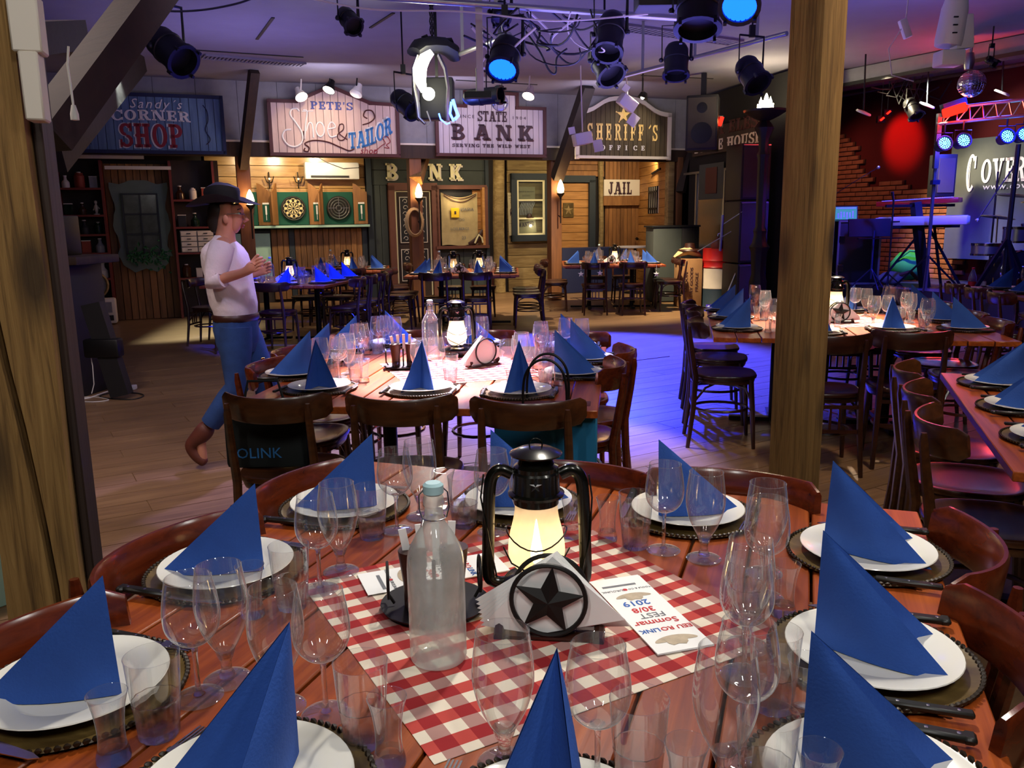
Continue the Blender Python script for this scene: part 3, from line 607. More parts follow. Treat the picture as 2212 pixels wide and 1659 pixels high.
# jail boards and angled cell wall
boards(back,M['pinev'],2.03,2.86,0,2.68,9,D+.02,True)
mb=MB(); mb.tube([(1.90,D-.03,0),(1.93,D-.03,1.3),(1.90,D-.03,2.7)],.055,8); mb.build('log_trim',M['logs'],back)
t=fthing('jail_sign','weathered white JAIL board with dripping paint','sign',2.38,D-.09,1.98); 
m=MB(); m.box(0,0,.14,.86,.03,.34,ch=.004); m.build('board',M['whitep'],t); m=MB(); m.box(0,.02,-.13,.86,.05,.2); m.box(.41,.02,.05,.05,.06,.5); m.build('bracket_board',M['pinev'],t)
o=slab_text('JAIL',-.33,.0,.26,M['letd'],t,-.016,wx=.78,sp=.1); 
m=MB()
for x,l in ((-.29,.05),(-.18,.07),(-.07,.05),(.04,.06)): m.prism([(x,.02),(x+.012,.02),(x+.006,-l)],-.02,-.016)
m.build('paint_drip',M['letd'],t)
# cell wall between the recess back and the corner post
cw=MB(); a=Vector((2.86,D,0)); b=Vector((2.32,.12,0)); L=(b-a).length; ang=math.atan2((b-a).y,(b-a).x)
cw.box(L/2,.05,1.35,L,.05,2.7); cell=cw.build('wall_cell',M['walld'],None,FP(2.86,D,0),RA+ang); structure(cell)
for i in range(16):
    m=MB(); m.box(0,0,0,L,.03,.162,ch=.003); m.build('plank',M['pine'],cell,(L/2,-.03-.004*random.random() if False else .0,.085+i*.168))
wn=thing('window_3','barred cell window','window',FP(2.86,D,0),RA+ang); wn['kind']='structure'; del wn['category']
m=MB(); m.box(1.25,-.02,1.83,.66,.02,.52); m.build('back_panel',M['whitep'],wn)
m=MB()
for i in range(5): m.box(.94+.155*i,-.04,1.83,.022,.03,.54)
for z in (1.66,2.0): m.box(1.25,-.045,z,.66,.02,.035)
m.build('cell_bar',M['iron'],wn)
m=MB(); m.tube([(1.1,-.03,2.36),(1.7,-.03,2.42)],.022,6); m.tube([(.12,-.05,1.02),(.13,-.09,1.05)],.03,6); m.build('bolt_rail',M['iron'],wn)
# ---- corner shop: red brown shelving standing in line with the posts
D0=.28
sw=MB(); sw.box(-7.03,D0+.14,1.22,2.4,.05,2.5); shopw=fob('wall_shop',sw,M['walld'])
boards(shopw,None,-7.5,-6.57,0,2.4,9,D0+.03,True,mats=[M['oldv'],M['pinev'],M['oldv'],M['oldv']],jit=.02)
def bay(label,sA,sB,zs,dd=.32):
    t=fthing('shelf_unit',label,'shelving',(sA+sB)/2,D0,0); hw=(sB-sA)/2
    for x in (-hw,hw): m=MB(); m.box(x,0,1.22,.035,dd,2.44); m.build('side_panel',M['shelfr'],t)
    for z in zs: m=MB(); m.box(0,0,z,2*hw-.03,dd,.03); m.build('shelf',M['shelfr'],t)
    m=MB(); m.box(0,dd/2-.01,1.22,2*hw,.02,2.44); m.build('back_board',M['post_d'],t)
    return t
LZ=[.62,.74,1.03,1.27,1.5,1.93]
bay('red-brown shelving full of small curios left of the shop door',-8.12,-7.52,[.66,1.05,1.33,1.62,2.02])
bay('red-brown shelving right of the shop door behind the walking woman',-6.55,-5.92,[.62,1.02,1.42,1.84])
m=MB(); m.box(-6.99,D0-.17,2.33,.93,.05,.05); o=m.build('tube_lamp',M['whitep'],None,P3,RA); tag(o,'white tube lamp above the shop panel','lamp')
m=MB(); m.box(-7.6,D0-.10,2.49,1.4,.06,.05); o=m.build('light_batten',M['whitep'],None,P3,RA); tag(o,'white light batten just under the corner shop sign','lamp')
# curvy green window on the panel
wn=thing('window_4','green shaped shop window','window',FP(-7.02,D0-.02,0),RA); wn['kind']='structure'; del wn['category']
def wavy(hw,z0,z1):
    L=[];n=14
    prof=[(.0,.98),(.08,1.0),(.2,.92),(.33,.84),(.45,.93),(.6,.99),(.72,.86),(.85,.80),(1,.97)]
    def f(t):
        for (a,b),(c,d) in zip(prof,prof[1:]):
            if a<=t<=c: u=(t-a)/(c-a); u=u*u*(3-2*u); return b+(d-b)*u
        return 1
    pts=[(hw*f(1-i/n),z0+(z1-z0)*i/n) for i in range(n+1)]
    top=[(hw*(.97-1.94*i/12),z1+.06*math.exp(-((i-6)/2.2)**2)-.03*math.sin(PI*i/12*3)**2) for i in range(1,12)]
    return pts+top+[(-x,z) for x,z in reversed(pts)]
M['shapedgreen']=pbr('pale green window surround','5f6e66',.8,0,.1,6)
poly=wavy(.42,.98,2.12)
m=MB(); inner=(-.245,.245,1.02,1.95)
for side in ('l','r'):
    sg=1 if side=='r' else -1
    P=[(x,z) for x,z in poly if (x*sg)>.0001 and True]
body=MB(); body.prism(poly,-.03,.0); body.build('window_frame',M['shapedgreen'],wn)
m=MB(); m.box(0,-.034,1.48,.5,.01,.92); m.build('back_panel',M['blackm'],wn)
for i in range(2):
    for j in range(3):
        m=MB(); m.box(-.122+.244*i,-.042,1.18+.305*j,.22,.004,.28); m.build('pane',M['panes'],wn)
m=MB()
for x in (-.25,0,.25): m.box(x,-.045,1.48,.022,.02,.94)
for z in (1.02,1.33,1.635,1.945): m.box(0,-.045,z,.52,.02,.022)
m.build('muntin',M['bluegrey'],wn)
m=MB(); m.prism([(-.36,.98),(.36,.98),(.32,.86),(.16,.74),(0,.80),(-.16,.74),(-.32,.86)],-.03,0); m.build('apron_board',M['shapedgreen'],wn)
# garland of leaves on the window ledge
t=fthing('leaf_garland','dark green leafy garland on the shaped window ledge','plant',-7.02,D0-.1,.98)
m=MB()
for i in range(110):
    x=random.uniform(-.22,.34); z=random.gauss(.0 if x<.05 else -.02,.06 if x<.05 else .1); y=random.uniform(-.06,.0); a=random.uniform(0,6.3); l=random.uniform(.04,.09)
    dx,dz=math.cos(a)*l,math.sin(a)*l; m.add([(x,y,z),(x+dx*.5-dz*.25,y-.02,z+dz*.5+dx*.25),(x+dx,y-.01,z+dz),(x+dx*.5+dz*.25,y-.02,z+dz*.5-dx*.25)],[(0,1,2,3)])
m.build('leaves',M['leaf'],t)['kind']='stuff'
# curios on the shelves
random.seed(11)
def curio(kind,s,d,z,label,cat,mat,h):
    t=fthing(kind,label,cat,s,d,z); m=MB()
    if kind in('bottle','jar','vase','oil_lamp'):
        m.lathe([(0,0),(.32*h,0),(.34*h,.1*h),(.33*h,.5*h),(.14*h,.72*h),(.12*h,.95*h),(.15*h,h),(0,h)] if kind!='jar' else [(0,0),(.3*h,0),(.34*h,.1*h),(.34*h,.8*h),(.25*h,.9*h),(.25*h,h),(0,h)],12); m.build('body',mat,t)
        m=MB(); m.lathe([(0,h),(.14*h,h),(.14*h,h*1.08),(0,h*1.08)],10); m.build('stopper',M['whitep'],t)
    elif kind=='tin': m.box(0,0,h/2,h*.7,h*.6,h,ch=.004); m.build('body',mat,t); m=MB(); m.box(0,0,h+.006,h*.72,h*.62,.012); m.build('lid',M['whitep'],t)
    elif kind=='figurine':
        m.lathe([(0,0),(.2*h,0),(.2*h,.06*h),(.07*h,.1*h),(.13*h,.35*h),(.15*h,.55*h),(.06*h,.72*h),(.1*h,.82*h),(.09*h,.93*h),(0,h)],10); m.build('body',mat,t); m=MB(); m.tube([(-.2*h,0,.3*h),(-.1*h,0,.55*h),(.1*h,0,.55*h),(.22*h,0,.4*h)],.035*h,5); m.build('arms',mat,t)
    return t
cmats=[('dark green',pbr('dark green glass','12261a',.2)),('brown',pbr('brown glass','3a2210',.2)),('white',M['whitep']),('rusty red',pbr('rusty red','8a3420',.6)),('grey',M['panel']),('black',M['blackm'])]
rows=[(-7.82,[.675,1.065,1.345,1.635,2.035]),(-6.23,[.635,1.035,1.435,1.855])]
rn={0:'lowest','1':'second'}
names=['lowest','second','middle','fourth','top']
side=['left','right']
for bi,(sc_,zs) in enumerate(rows):
    for zi,z in enumerate(zs):
        kinds=['bottle','jar','figurine','tin','vase']
        for k in range(3):
            kd=kinds[(k*2+zi+bi)%5]; cn,cm=cmats[(k+zi*2+bi)%6]
            if bi==1 and zi==1: continue
            curio(kd,sc_-.2+.19*k,D0-.05,z,f'{cn} {kd}, {["left","middle","right"][k]} on the {names[zi]} shelf of the {side[bi]}-hand shop shelving',kd,cm,[.2,.17,.22][(k+zi)%3]*(1.0 if kd!='tin' else .8))
t=fthing('drawer_cabinet','small pale cabinet of drawers on the right-hand shop shelving','cabinet',-6.23,D0-.05,1.035)
m=MB(); m.box(0,0,.17,.5,.2,.34); m.build('body',M['panel'],t)
for i in range(2):
    for j in range(4): m=MB(); m.box(-.125+.25*i,-.11,.045+.083*j,.23,.02,.07,ch=.003); dr=m.build('drawer',M['whitep'],t); m=MB(); m.box(-.125+.25*i,-.125,.045+.083*j,.06,.01,.012); m.build('handle',M['iron'],dr)
t=fthing('round_sieve','round wooden sieve standing at the shelf foot','sieve',-7.78,D0-.2,.36); m=MB(); m.tube([(.2*math.cos(a*PI/12),0,.22+.2*math.sin(a*PI/12)) for a in range(24)],.022,6,closed=True,flat=(1.8,1)); m.build('rim',M['logs'],t); m=MB(); m.lathe([(0,0),(.19,0)],24,mat=Matrix.Translation((0,0,.22))@Matrix.Rotation(PI/2,4,'X')); m.build('mesh',M['panel'],t)
t=fthing('old_radio','cream vintage radio on the floor before the shelves','radio',-7.72,D0-.45,0); m=MB(); m.box(0,0,.2,.5,.24,.38,ch=.03); m.build('cabinet',M['whitep'],t); m=MB(); m.box(0,-.125,.26,.4,.012,.16); m.build('speaker_grille',M['panel'],t); m=MB(); m.box(0,-.125,.1,.42,.012,.08); m.build('dial',M['blackm'],t)
for x in (-.14,.14): m=MB(); m.lathe([(0,0),(.02,0),(.02,.02),(0,.02)],10,mat=Matrix.Translation((x,-.13,.10))@Matrix.Rotation(PI/2,4,'X')); m.build('knob',M['iron'],t)
# ---- wall things in the dart bay
t=fthing('air_conditioner','white wall air conditioner above the dart boards','air conditioner',-3.76,D-.12,2.27)
m=MB(); m.box(0,0,.15,1.0,.2,.31,ch=.02); m.build('housing',M['ac'],t); m=MB(); m.box(-.05,-.105,.045,.7,.02,.035); m.build('louvre',M['blackm'],t); m=MB(); m.tube([(-.3,-.1,.42),(-.1,-.12,.3),(.2,-.12,.19),(.5,-.1,.21)],.006,5); m.build('cable',M['blackm'],t)
def dart(s,label,style):
    t=fthing('dart_cabinet',label,'dart board',s,D-.06,1.47)
    m=MB(); m.box(0,.03,.27,.56,.03,.60); m.build('cabinet_back',M['green'],t)
    b=MB(); rings=[0,.008,.018,.10,.115,.17,.185,.225]; N=20
    rot=Matrix.Translation((0,0,.27))@Matrix.Rotation(PI/2,4,'X')
    b.lathe([(.0,.0),(.225,.0),(.225,.03),(0,.03)],40,mat=rot,mi=1)
    for k in range(N):
        for (r0,r1,flip) in ((.018,.10,0),(.115,.17,0),(.10,.115,1),(.17,.185,1)):
            a0=2*PI*(k-.5)/N;a1=2*PI*(k+.5)/N; mi=0 if (k%2)^flip else 1
            if style=='cream': b.add([(r0*math.sin(a0),-.034,.27+r0*math.cos(a0)),(r1*math.sin(a0),-.034,.27+r1*math.cos(a0)),(r1*math.sin(a1),-.034,.27+r1*math.cos(a1)),(r0*math.sin(a1),-.034,.27+r0*math.cos(a1))],[(0,1,2,3)],False,mi)
    bo=b.build('dartboard',[M['dartc'],M['dartk']],t)
    r=MB()
    for rr in ((.02,.10,.17,.21) if style=='cream' else (.05,.10,.15,.2)): r.tube([(rr*math.cos(a*PI/16),-.037,.27+rr*math.sin(a*PI/16)) for a in range(32)],.003 if style=='cream' else .007,4,closed=True)
    if style!='cream': 
        for a in range(4): r.bar((.03*math.cos(a*PI/2),-.037,.27+.03*math.sin(a*PI/2)),(.2*math.cos(a*PI/2),-.037,.27+.2*math.sin(a*PI/2)),.008)
    r.build('wire_ring',M['alu'],bo)
    for sg in (-1,1):
        d_=MB(); hw=.26
        prof=[(0,0),(hw,0),(hw,.60)]+[(hw*(1-u),.60+.16*math.sin(u*PI*.5)**2) for u in (.2,.4,.6,.8,1)]
        prof=[(x,z-.03) for x,z in prof]
        A=.35 if sg==1 else 2.0
        piv=Matrix.Translation((sg*.29,0,0))@Matrix.Rotation(-A if sg==1 else 0,4,'Z')
        if sg==1: d_.prism(prof,-.012,.012,mat=piv)
        else: d_.prism([(-x,z) for x,z in prof],-.012,.012,mat=Matrix.Translation((-.29,0,0))@Matrix.Rotation(1.15,4,'Z'))
        dd=d_.build('cabinet_door',M['pinev'],t)
        if sg==1:
            q=MB(); q.box(.15,-.016,.20,.13,.004,.34,mat=piv); q.build('inner_felt',M['green'],dd)
            q=MB(); q.box(.15,-.02,.24,.03,.004,.16,mat=piv);q.box(.15,-.02,.36,.12,.004,.03,mat=piv);q.box(.15,-.02,.12,.01,.004,.12,mat=piv); q.build('dart_drawing',M['letw'],dd)
    return t
dart(-4.5,'dart cabinet with cream and black dartboard','cream'); dart(-3.66,'dart cabinet with plain wire-ring board','wire'); dart(-5.42,'dart cabinet partly hidden beside the wooden post','cream')
for s_,lb in ((-4.63,'black wall sconce left of the air conditioner'),(-5.15,'black wall sconce right of the shop shelving')):
    t=fthing('wall_sconce',lb,'wall lamp',s_+.25,D-.03,2.2); m=MB(); m.tube([(0,-.0,.2),(0,-.05,.0),(0,-.03,-.1)],.012,6); m.tube([(-.08,-.08,.12),(-.05,-.08,.02),(0,-.05,0),(.05,-.08,.02),(.08,-.08,.12)],.01,6); m.build('bracket',M['iron'],t); m=MB(); m.sphere((0,-.08,.07),.025,8); m.build('bulb',M['white'],t)
# ============================================================ POSTS AND BRACES
def post(name,label,loc,rz,wx,wy,h,mat,z0=0):
    t=thing(name,label,'post',(loc[0],loc[1],z0),rz); m=MB(); m.box(0,0,h/2,wx,wy,h,ch=.008); return m.build('shaft',mat,t),t
# big cracked post at the left edge
POSTR=math.radians(17); pc_=AY(180,1290,2.0); POSTX=pc_.x-(.088*math.cos(POSTR)+.088*math.sin(POSTR)); POSTY=2.0-(.088*math.sin(POSTR)-.088*math.cos(POSTR)); t=thing('timber_post','big cracked pine post at the left edge of the view','post',(POSTX,POSTY,0),POSTR)
m=MB(); nseg=26; hw=.088; vs_=[];fs=[]
random.seed(5)
prof=[(-hw,-hw),(-.02,-hw),(-.012,-hw+.03),(-.002,-hw),(hw,-hw),(hw+.0,-.02),(hw,hw),(-hw,hw)]
for k in range(nseg+1):
    z=3.65*k/nseg; wob=.006*math.sin(k*.9); cx=.03*math.sin(k*.45)+.01
    for i,(x,y) in enumerate(prof):
        if i in (1,2,3): x=x+cx
        if i==2: y=y+.018*(.4+.6*math.sin(k*.6)**2)-.0
        vs_.append((x+wob*(1 if x>0 else -1)*.5,y,z))
n=len(prof)
for k in range(nseg):
    for i in range(n): j=(i+1)%n; fs.append((k*n+i,k*n+j,(k+1)*n+j,(k+1)*n+i))
m.add(vs_,fs,False); sh=m.build('shaft',M['post'],t)
m=MB(); m.box(hw+.011,.03,1.825,.022,.13,3.65,ch=.004); m.build('shaded_side',M['post_d'],t)  # dark board stands in for the post's shaded right side
for (px,py,w_,h_) in ((52,48,.062,.125),(68,185,.040,.15)):
    p=Matrix.Rotation(-POSTR,3,'Z')@(AY(px,py,1.97)-Vector((POSTX,POSTY,0))); m=MB(); m.box(p.x,p.y+.03,p.z,w_,.07,h_,ch=.004); o=m.build('switch_box',M['whitep'],t)
# square post on the right
q=AY(1714,1085,3.35); t=thing('timber_post','square pine post standing right of the middle table','post',(q.x+.02,3.42,0),math.radians(36))
m=MB(); m.box(0,0,1.825,.152,.152,3.65,ch=.006); m.build('shaft',M['post'],t)
def brace(label,a,b,w_,w2=None,mat='beam'):
    a=Vector(a);b=Vector(b); t=thing('diagonal_brace',label,'beam',a); m=MB(); m.bar((0,0,0),b-a,w_,w2 or w_); m.build('beam',M[mat],t); return t
def fpost(px,py,label,rl):
    s,z=AF(px,py); t=thing('timber_post',label,'post',FP(s,.12,0),RA); m=MB(); m.box(0,0,1.32,.21,.21,2.64,ch=.01); m.build('shaft',M['post_r'],t); return s
s1=fpost(528,400,'slim orange-brown post behind the walking woman',0); s2=fpost(899,400,'orange-brown post with torch and rope before the bank door',0); s3=fpost(1203,420,'orange-brown post with torch left of the sheriff door',0)
s4,_=AF(1449,420); post('timber_post','pale square post at the end of the cell wall',FP(s4,.05,0),RA,.13,.13,2.6,M['logs']); s5,_=AF(1464,420); post('timber_post','red-brown post beside the barrel corner',FP(s5+.03,.05,0),RA,.12,.16,2.6,M['post_r'])
brace('thin dark brace leaning up from the post behind the woman',FP(s1,0,2.35),AZ(549,152,3.64),.13,.16,'post_d')
brace('brown brace rising from the post before the bank door',FP(s2,0,2.15),AZ(945,228,3.6),.2,.16,'post')
brace('dark brace leaning up between bank and sheriff signs',FP(s3,0,2.2),AZ(1270,186,3.64),.20,.16)
brace('short brown brace by the corner of the dark store front',FP(s5,-.1,1.95),AZ(1510,225,3.6),.16,.1)
brace('wide dark brace high at the upper left, starting behind the big post',AY(95,300,3.1),AY(350,-45,3.7),.16,.12)
brace('second dark brace at upper left, ending at the ceiling',AY(92,340,8.3),AZ(280,128,3.62),.38,.3,'beam')
brace('dark stub beam beside the upper part of the big left post',AY(35,85,3.6),AY(160,75,4.2),.13,.13)
m=MB(); p0=AY(170,50,3.2); o=thing('hanging_plug','white cable with plug hanging from the brace at upper left','cable',AY(148,100,3.0)); pts=[AY(x,y,3.0)-Vector(o.location) for x,y in ((148,100),(146,140),(152,180),(158,225),(160,240))]; m.tube(pts,.004,6); m.build('cable',M['white'],o); m=MB(); e=pts[-1]; m.lathe([(0,.03),(.007,.03),(.014,.0),(.014,-.02),(0,-.022)],10,c=(e.x,e.y,e.z-.01)); m.build('plug',M['white'],o)
o=thing('wall_cable','long pale cable running down beside the big left post','cable',AY(98,290,3.2)); m=MB(); m.tube([AY(x,y,3.2)-Vector(o.location) for x,y in ((110,262),(95,285),(102,340),(108,400),(118,465))],.006,6); m.build('cable',M['whitep'],o)
# ============================================================ SHOP SIGNS
def sign(label,s0,s1,z0,topf,bmat,fmat,n,fw,kx,d=-.12,side_h=None):
    sc=(s0+s1)/2; t=fthing('shop_sign',label,'sign',sc,d,z0)
    for i in range(n):
        a=s0+(s1-s0)*i/n;b=s0+(s1-s0)*(i+1)/n; top=[(x-sc,topf(x)-z0) for x in (b-.004,(a+b)/2,a+.004)]
        m=MB(); m.prism([(a+.004-sc,0),(b-.004-sc,0)]+top,0,.03); m.build('board',bmat,t)
    m=MB(); outl=[(s0,z0)]+[(x,topf(x)) for x in kx]+[(s1,z0)]; outl=[(x-sc,z-z0) for x,z in outl]
    if len(kx)>8:
        tp_=outl[1:-1]; m.prism([(x,z+fw/2) for x,z in tp_]+[(x,z-fw/2) for x,z in reversed(tp_)],-.03,.02); segs=[(outl[0],outl[1]),(outl[-2],outl[-1]),(outl[-1],outl[0])]
    else: segs=list(zip(outl,outl[1:]+outl[:1]))
    for (a,b) in segs: m.bar((a[0],-.005,a[1]),(b[0],-.005,b[1]),fw,.05) if abs(a[0]-b[0])>abs(a[1]-b[1]) else m.bar((a[0],-.005,a[1]),(b[0],-.005,b[1]),fw,.05)
    for a in ([outl[0],outl[-1],outl[1],outl[-2]] if len(kx)>8 else outl): m.box(a[0],-.005,a[1],fw,.05,fw)
    m.box(0,.035,(topf(s0)-z0)/2,s1-s0,.02,topf(s0)-z0)
    m.build('frame',fmat,t); return t,sc
def swirl(mb,pts,r,y=-.012,n=6): mb.tube([(x,y,z) for x,z in pts],r,n)
def bez(P,n=14):
    out=[]
    for k in range(len(P)-1):
        p0=P[max(k-1,0)];p1=P[k];p2=P[k+1];p3=P[min(k+2,len(P)-1)]
        for i in range(n if k<len(P)-2 else n+1):
            t=i/n; out.append(tuple(.5*((2*p1[j])+(-p0[j]+p2[j])*t+(2*p0[j]-5*p1[j]+4*p2[j]-p3[j])*t*t+(-p0[j]+3*p1[j]-3*p2[j]+p3[j])*t**3) for j in (0,1)))
    return out
# corner shop
t,sc=sign("long blue board sign reading Sandy's CORNER SHOP",-7.84,-5.72,2.55,lambda x:3.37,M['sign_c'],M['navy'],18,.05,[-7.84,-5.72])
text("Sandy´s",.19,M['letw'],t,(.12,-.008,.69),shear=.35,space=1.25,ext=.003)
slab_text('CORNER',-.50,.44,.15,M['letw'],t,-.006,wx=1.42,arc=.12,grow=.0,sp=.08)
slab_text('SHOP',-.42-.012,.06-.012,.37,M['letw'],t,-.003,wx=.76,ext=.002,sp=.04); slab_text('SHOP',-.41,.065,.345,M['letr'],t,-.008,wx=.79,ext=.004,sp=.07)
m=MB()
for sg,z0_ in ((1,.12),(-1,.10)): swirl(m,bez([(sg*.80,z0_),(sg*.86,z0_+.08),(sg*.80,z0_+.22),(sg*.85,z0_+.36),(sg*.84,z0_+.5),(sg*.79,z0_+.58)],6),.007)
m.build('flourish',M['navy'],t)
# shoe and tailor
def tp(x):
    for (a,b),(c,d_) in zip([(-5.03,3.35),(-4.60,3.355),(-4.05,3.60),(-3.42,3.365),(-2.97,3.35)],[(-4.60,3.355),(-4.05,3.60),(-3.42,3.365),(-2.97,3.35),(-2.9,3.35)]):
        if x<=c: return b+(d_-b)*max(0,(x-a))/(c-a)
    return 3.35
t,sc=sign("pinkish board sign reading PETE'S Shoe & TAILOR shop with pointed top",-5.02,-2.98,2.545,tp,M['sign_p'],M['dkred'],17,.055,[-5.02,-4.60,-4.05,-3.42,-2.98])
slab_text("PETE'S",-.38,.70,.12,M['letn'],t,-.006,wx=1.32,sp=.1)
m=MB() # Shoe
swirl(m,bez([(-.56,.66),(-.60,.70),(-.68,.68),(-.70,.60),(-.62,.48),(-.54,.34),(-.54,.20),(-.64,.12),(-.76,.14),(-.84,.26),(-.80,.36),(-.70,.38)],8),.014)
swirl(m,bez([(-.50,.24),(-.47,.48),(-.44,.66),(-.50,.68)],8),.012); swirl(m,bez([(-.47,.36),(-.42,.48),(-.37,.46),(-.36,.26)],8),.012)
swirl(m,[(-.25+.065*math.cos(a*PI/9),.39+.11*math.sin(a*PI/9)) for a in range(19)],.012); swirl(m,bez([(-.13,.40),(-.01,.43),(-.04,.50),(-.09,.49),(-.13,.38),(-.09,.28),(.01,.30)],8),.012)
swirl(m,bez([(-.52,.66),(-.34,.67)],8),.008); m.build('lettering',M['letw'],t)
m=MB(); swirl(m,bez([(-.50,.10),(-.52,.06),(-.46,.05),(-.44,.11),(-.50,.17),(-.36,.22),(-.14,.20),(.06,.12),(.20,.07),(.28,.10)],8),.011); swirl(m,bez([(.52,.58),(.46,.62),(.50,.70),(.60,.70),(.64,.60),(.56,.52),(.44,.48)],8),.011)
swirl(m,bez([(.18,.24),(.05,.34),(.06,.46),(.12,.48),(.12,.40),(.03,.32),(.04,.24),(.12,.24),(.18,.34)],8),.009)
swirl(m,bez([(-.51,.36),(-.52,.22),(-.60,.13)],6),.011)
m.build('flourish',M['dkred'],t)
slab_text('TAILOR',.20-.01,.10-.01,.27,M['letw'],t,-.003,wx=.62,slope=1.0,grow=.15,sp=.0,ext=.002)
slab_text('TAILOR',.20,.10,.25,M['letb'],t,-.009,wx=.66,slope=1.05,grow=.15,sp=.03)
text('shop',.15,M['letr'],t,(.52,-.008,.07),shear=.2,ext=.001); m=MB(); swirl(m,bez([(.60,.05),(.74,.16),(.80,.20),(.76,.28),(.84,.30),(.88,.22),(.82,.17),(.86,.12),(.78,.13)],6),.006); m.build('needle_drawing',M['letr'],t)
# state bank
def tb(x): return 3.6 if -1.80<x<-.86 else 3.375
t,sc=sign('lilac board sign reading STATE BANK serving the wild west, stepped top',-2.31,-.345,2.575,tb,M['sign_b'],M['dkred'],18,.055,[-2.31,-1.8005,-1.7995,-.8605,-.8595,-.345])
slab_text('STATE',-.26,.56,.17,M['letd'],t,-.006,wx=.80); text('SINCE',.075,M['letd'],t,(-.47,-.006,.63),space=1.4,xs=1.2); text('1904',.075,M['letd'],t,(.50,-.006,.63),space=1.6,xs=1.2); text('$',.16,M['prg'],t,(.03,-.006,.86))
for i,c in enumerate('BANK'): slab_text(c,-.74+.405*i,.26,.25,M['letd'],t,-.008,wx=1.25,shadow=(M['dkred'],.018,-.018))
slab_text('SERVING THE WILD WEST',-.72,.13,.055,M['letd'],t,-.006,wx=1.44/w_of('SERVING THE WILD WEST',.055,1,.2),sp=.2)
# sheriff
def tsf(x):
    u=abs((x-1.23)/.95); return 3.34+.27*(1/(1+math.exp((u-.55)*9)))
t,sc=sign("dark board sign reading SHERIFF'S OFFICE with white frame and gold star",.285,2.175,2.57,tsf,M['sign_s'],M['whitep'],20,.075,[.285]+[.285+1.89*i/18 for i in range(1,18)]+[2.175])
for i,c in enumerate('SHERIFF´S'): slab_text(c,[-.75,-.57,-.375,-.195,-.01,.125,.29,.50,.585][i],.30,.29,M['gold'],t,-.012,wx=.56)
for i,c in enumerate('OFFICE'): slab_text(c,-.47+.165*i,.13,.085,M['letw'],t,-.008,wx=1.25)
m=MB(); star_solid(m,.15,.03,Matrix.Translation((-.02,-.01,.75))); 
for k in range(5): m.sphere((-.02+.155*math.sin(2*PI*k/5),-.015,.75+.155*math.cos(2*PI*k/5)),.016,8)
m.build('star_badge',M['gold'],t)
# BANK letters on the bank front
t=fthing('wall_lettering','cream BANK letters on the grey-green shop front','lettering',-1.9,D-.02,2.28)
for i,c in enumerate('BANK'): slab_text(c,-.82+.425*i,.0,.30,M['cream'],t,-.012,wx=1.0,shadow=(M['whitep'],.03,-.03))
# ============================================================ TORCHES, LAMP POST, SPOTS ABOVE SIGNS
def torch(px,py,label,rope=False):
    s,z=AF(px,py,-.12); t=fthing('torch_lamp',label,'lamp',s,-.12,z-.55)
    m=MB(); m.tube([(0,0,0),(0,0,.5)],.012,8); m.lathe([(.015,.42),(.02,.46),(.07,.52),(.075,.53),(.02,.50)],14); m.tube([(0,0,.1),(0,.1,.14)],.01,6); m.build('holder',M['iron'],t)
    m=MB(); m.lathe([(0,.53),(.05,.54),(.065,.60),(.045,.69),(.012,.76),(0,.77)],12); m.build('flame_bulb',M['flame'],t)
    l=lamp('POINT',FP(s,-.32,z+.12),None,7,(1,.5,.2),.06,name='torch glow')
torch(905,425,'torch lamp on the post before the bank door'); torch(1211,415,'torch lamp on the post left of the sheriff door'); torch(541,440,'torch lamp on the post behind the walking woman')
s_,z_=AF(896,480,-.05); t=fthing('lasso_rope','coiled rope hanging on the post before the bank door','rope',s_,-.02,z_)
m=MB()
for k in range(4): m.tube([((.16-.012*k)*math.cos(a*PI/10),-.015*k,(.24-.01*k)*math.sin(a*PI/10)) for a in range(20)],.011,5,closed=True)
m.build('coil',M['sack'],t)
for (px,py,lb,on) in ((650,207,'white spot lamp hung left above the tailor sign',1),(711,192,'black clip spot lamp hung over the peak of the tailor sign',1),(1142,205,'white spot lamp hung right above the bank sign',1),(770,200,'glass globe spot above the tailor sign',0)):
    p=AY(px,py,13.4); top=AZ(px+2,py-30,3.64); t=thing('spot_lamp',lb,'lamp',p)
    m=MB(); m.tube([(0,0,.06),(0.02,0,3.64-p.z)],.012,6); m.build('stem',M['whitep'] if 'white' in lb else M['black'],t)
    rot=Matrix.Rotation(-.5 if px<700 else .3,4,'Y')@Matrix.Rotation(-.5,4,'X')
    m=MB(); m.lathe([(0,.16),(.045,.15),(.055,.09),(.10,-.03),(.095,-.03),(.05,.08),(0,.1)],16,mat=rot); m.build('shade',M['white'] if 'black' not in lb else M['black'],t)
    if on: m=MB(); m.lathe([(0,.0),(.09,-.025),(0,-.02)],16,mat=rot); m.build('bulb',M['bulb'],t)
for x_,s_ in ((-4.45,0),(-4.0,0)): lamp('SPOT',FP(x_,-1.15,3.5),FP(x_+.1,-.1,2.7),22,WARM,.03,75,.5,'sign spot')
lamp('SPOT',FP(1.7,-1.3,3.5),FP(1.35,-.1,2.75),45,(1,.85,.6),.03,70,.6,'sheriff sign spot')
lamp('SPOT',FP(-1.0,-1.4,3.5),FP(-1.2,-.1,2.85),14,(1,.85,.8),.03,75,.6,'bank sign spot')
for s_,p_ in ((-4.7,55),(-3.9,55),(-5.3,35)): lamp('SPOT',FP(s_,1.2,2.68),FP(s_,D,1.9),p_,WARM,.05,120,.7,'dart bay lamp')
for s_,p_ in ((-2.2,16),(-1.1,42),(.25,40),(1.4,40),(2.3,42)): lamp('SPOT',FP(s_,.75,2.68),FP(s_+.1,D,1.5),p_,(1,.80,.50),.05,125,.7,'recess lamp')
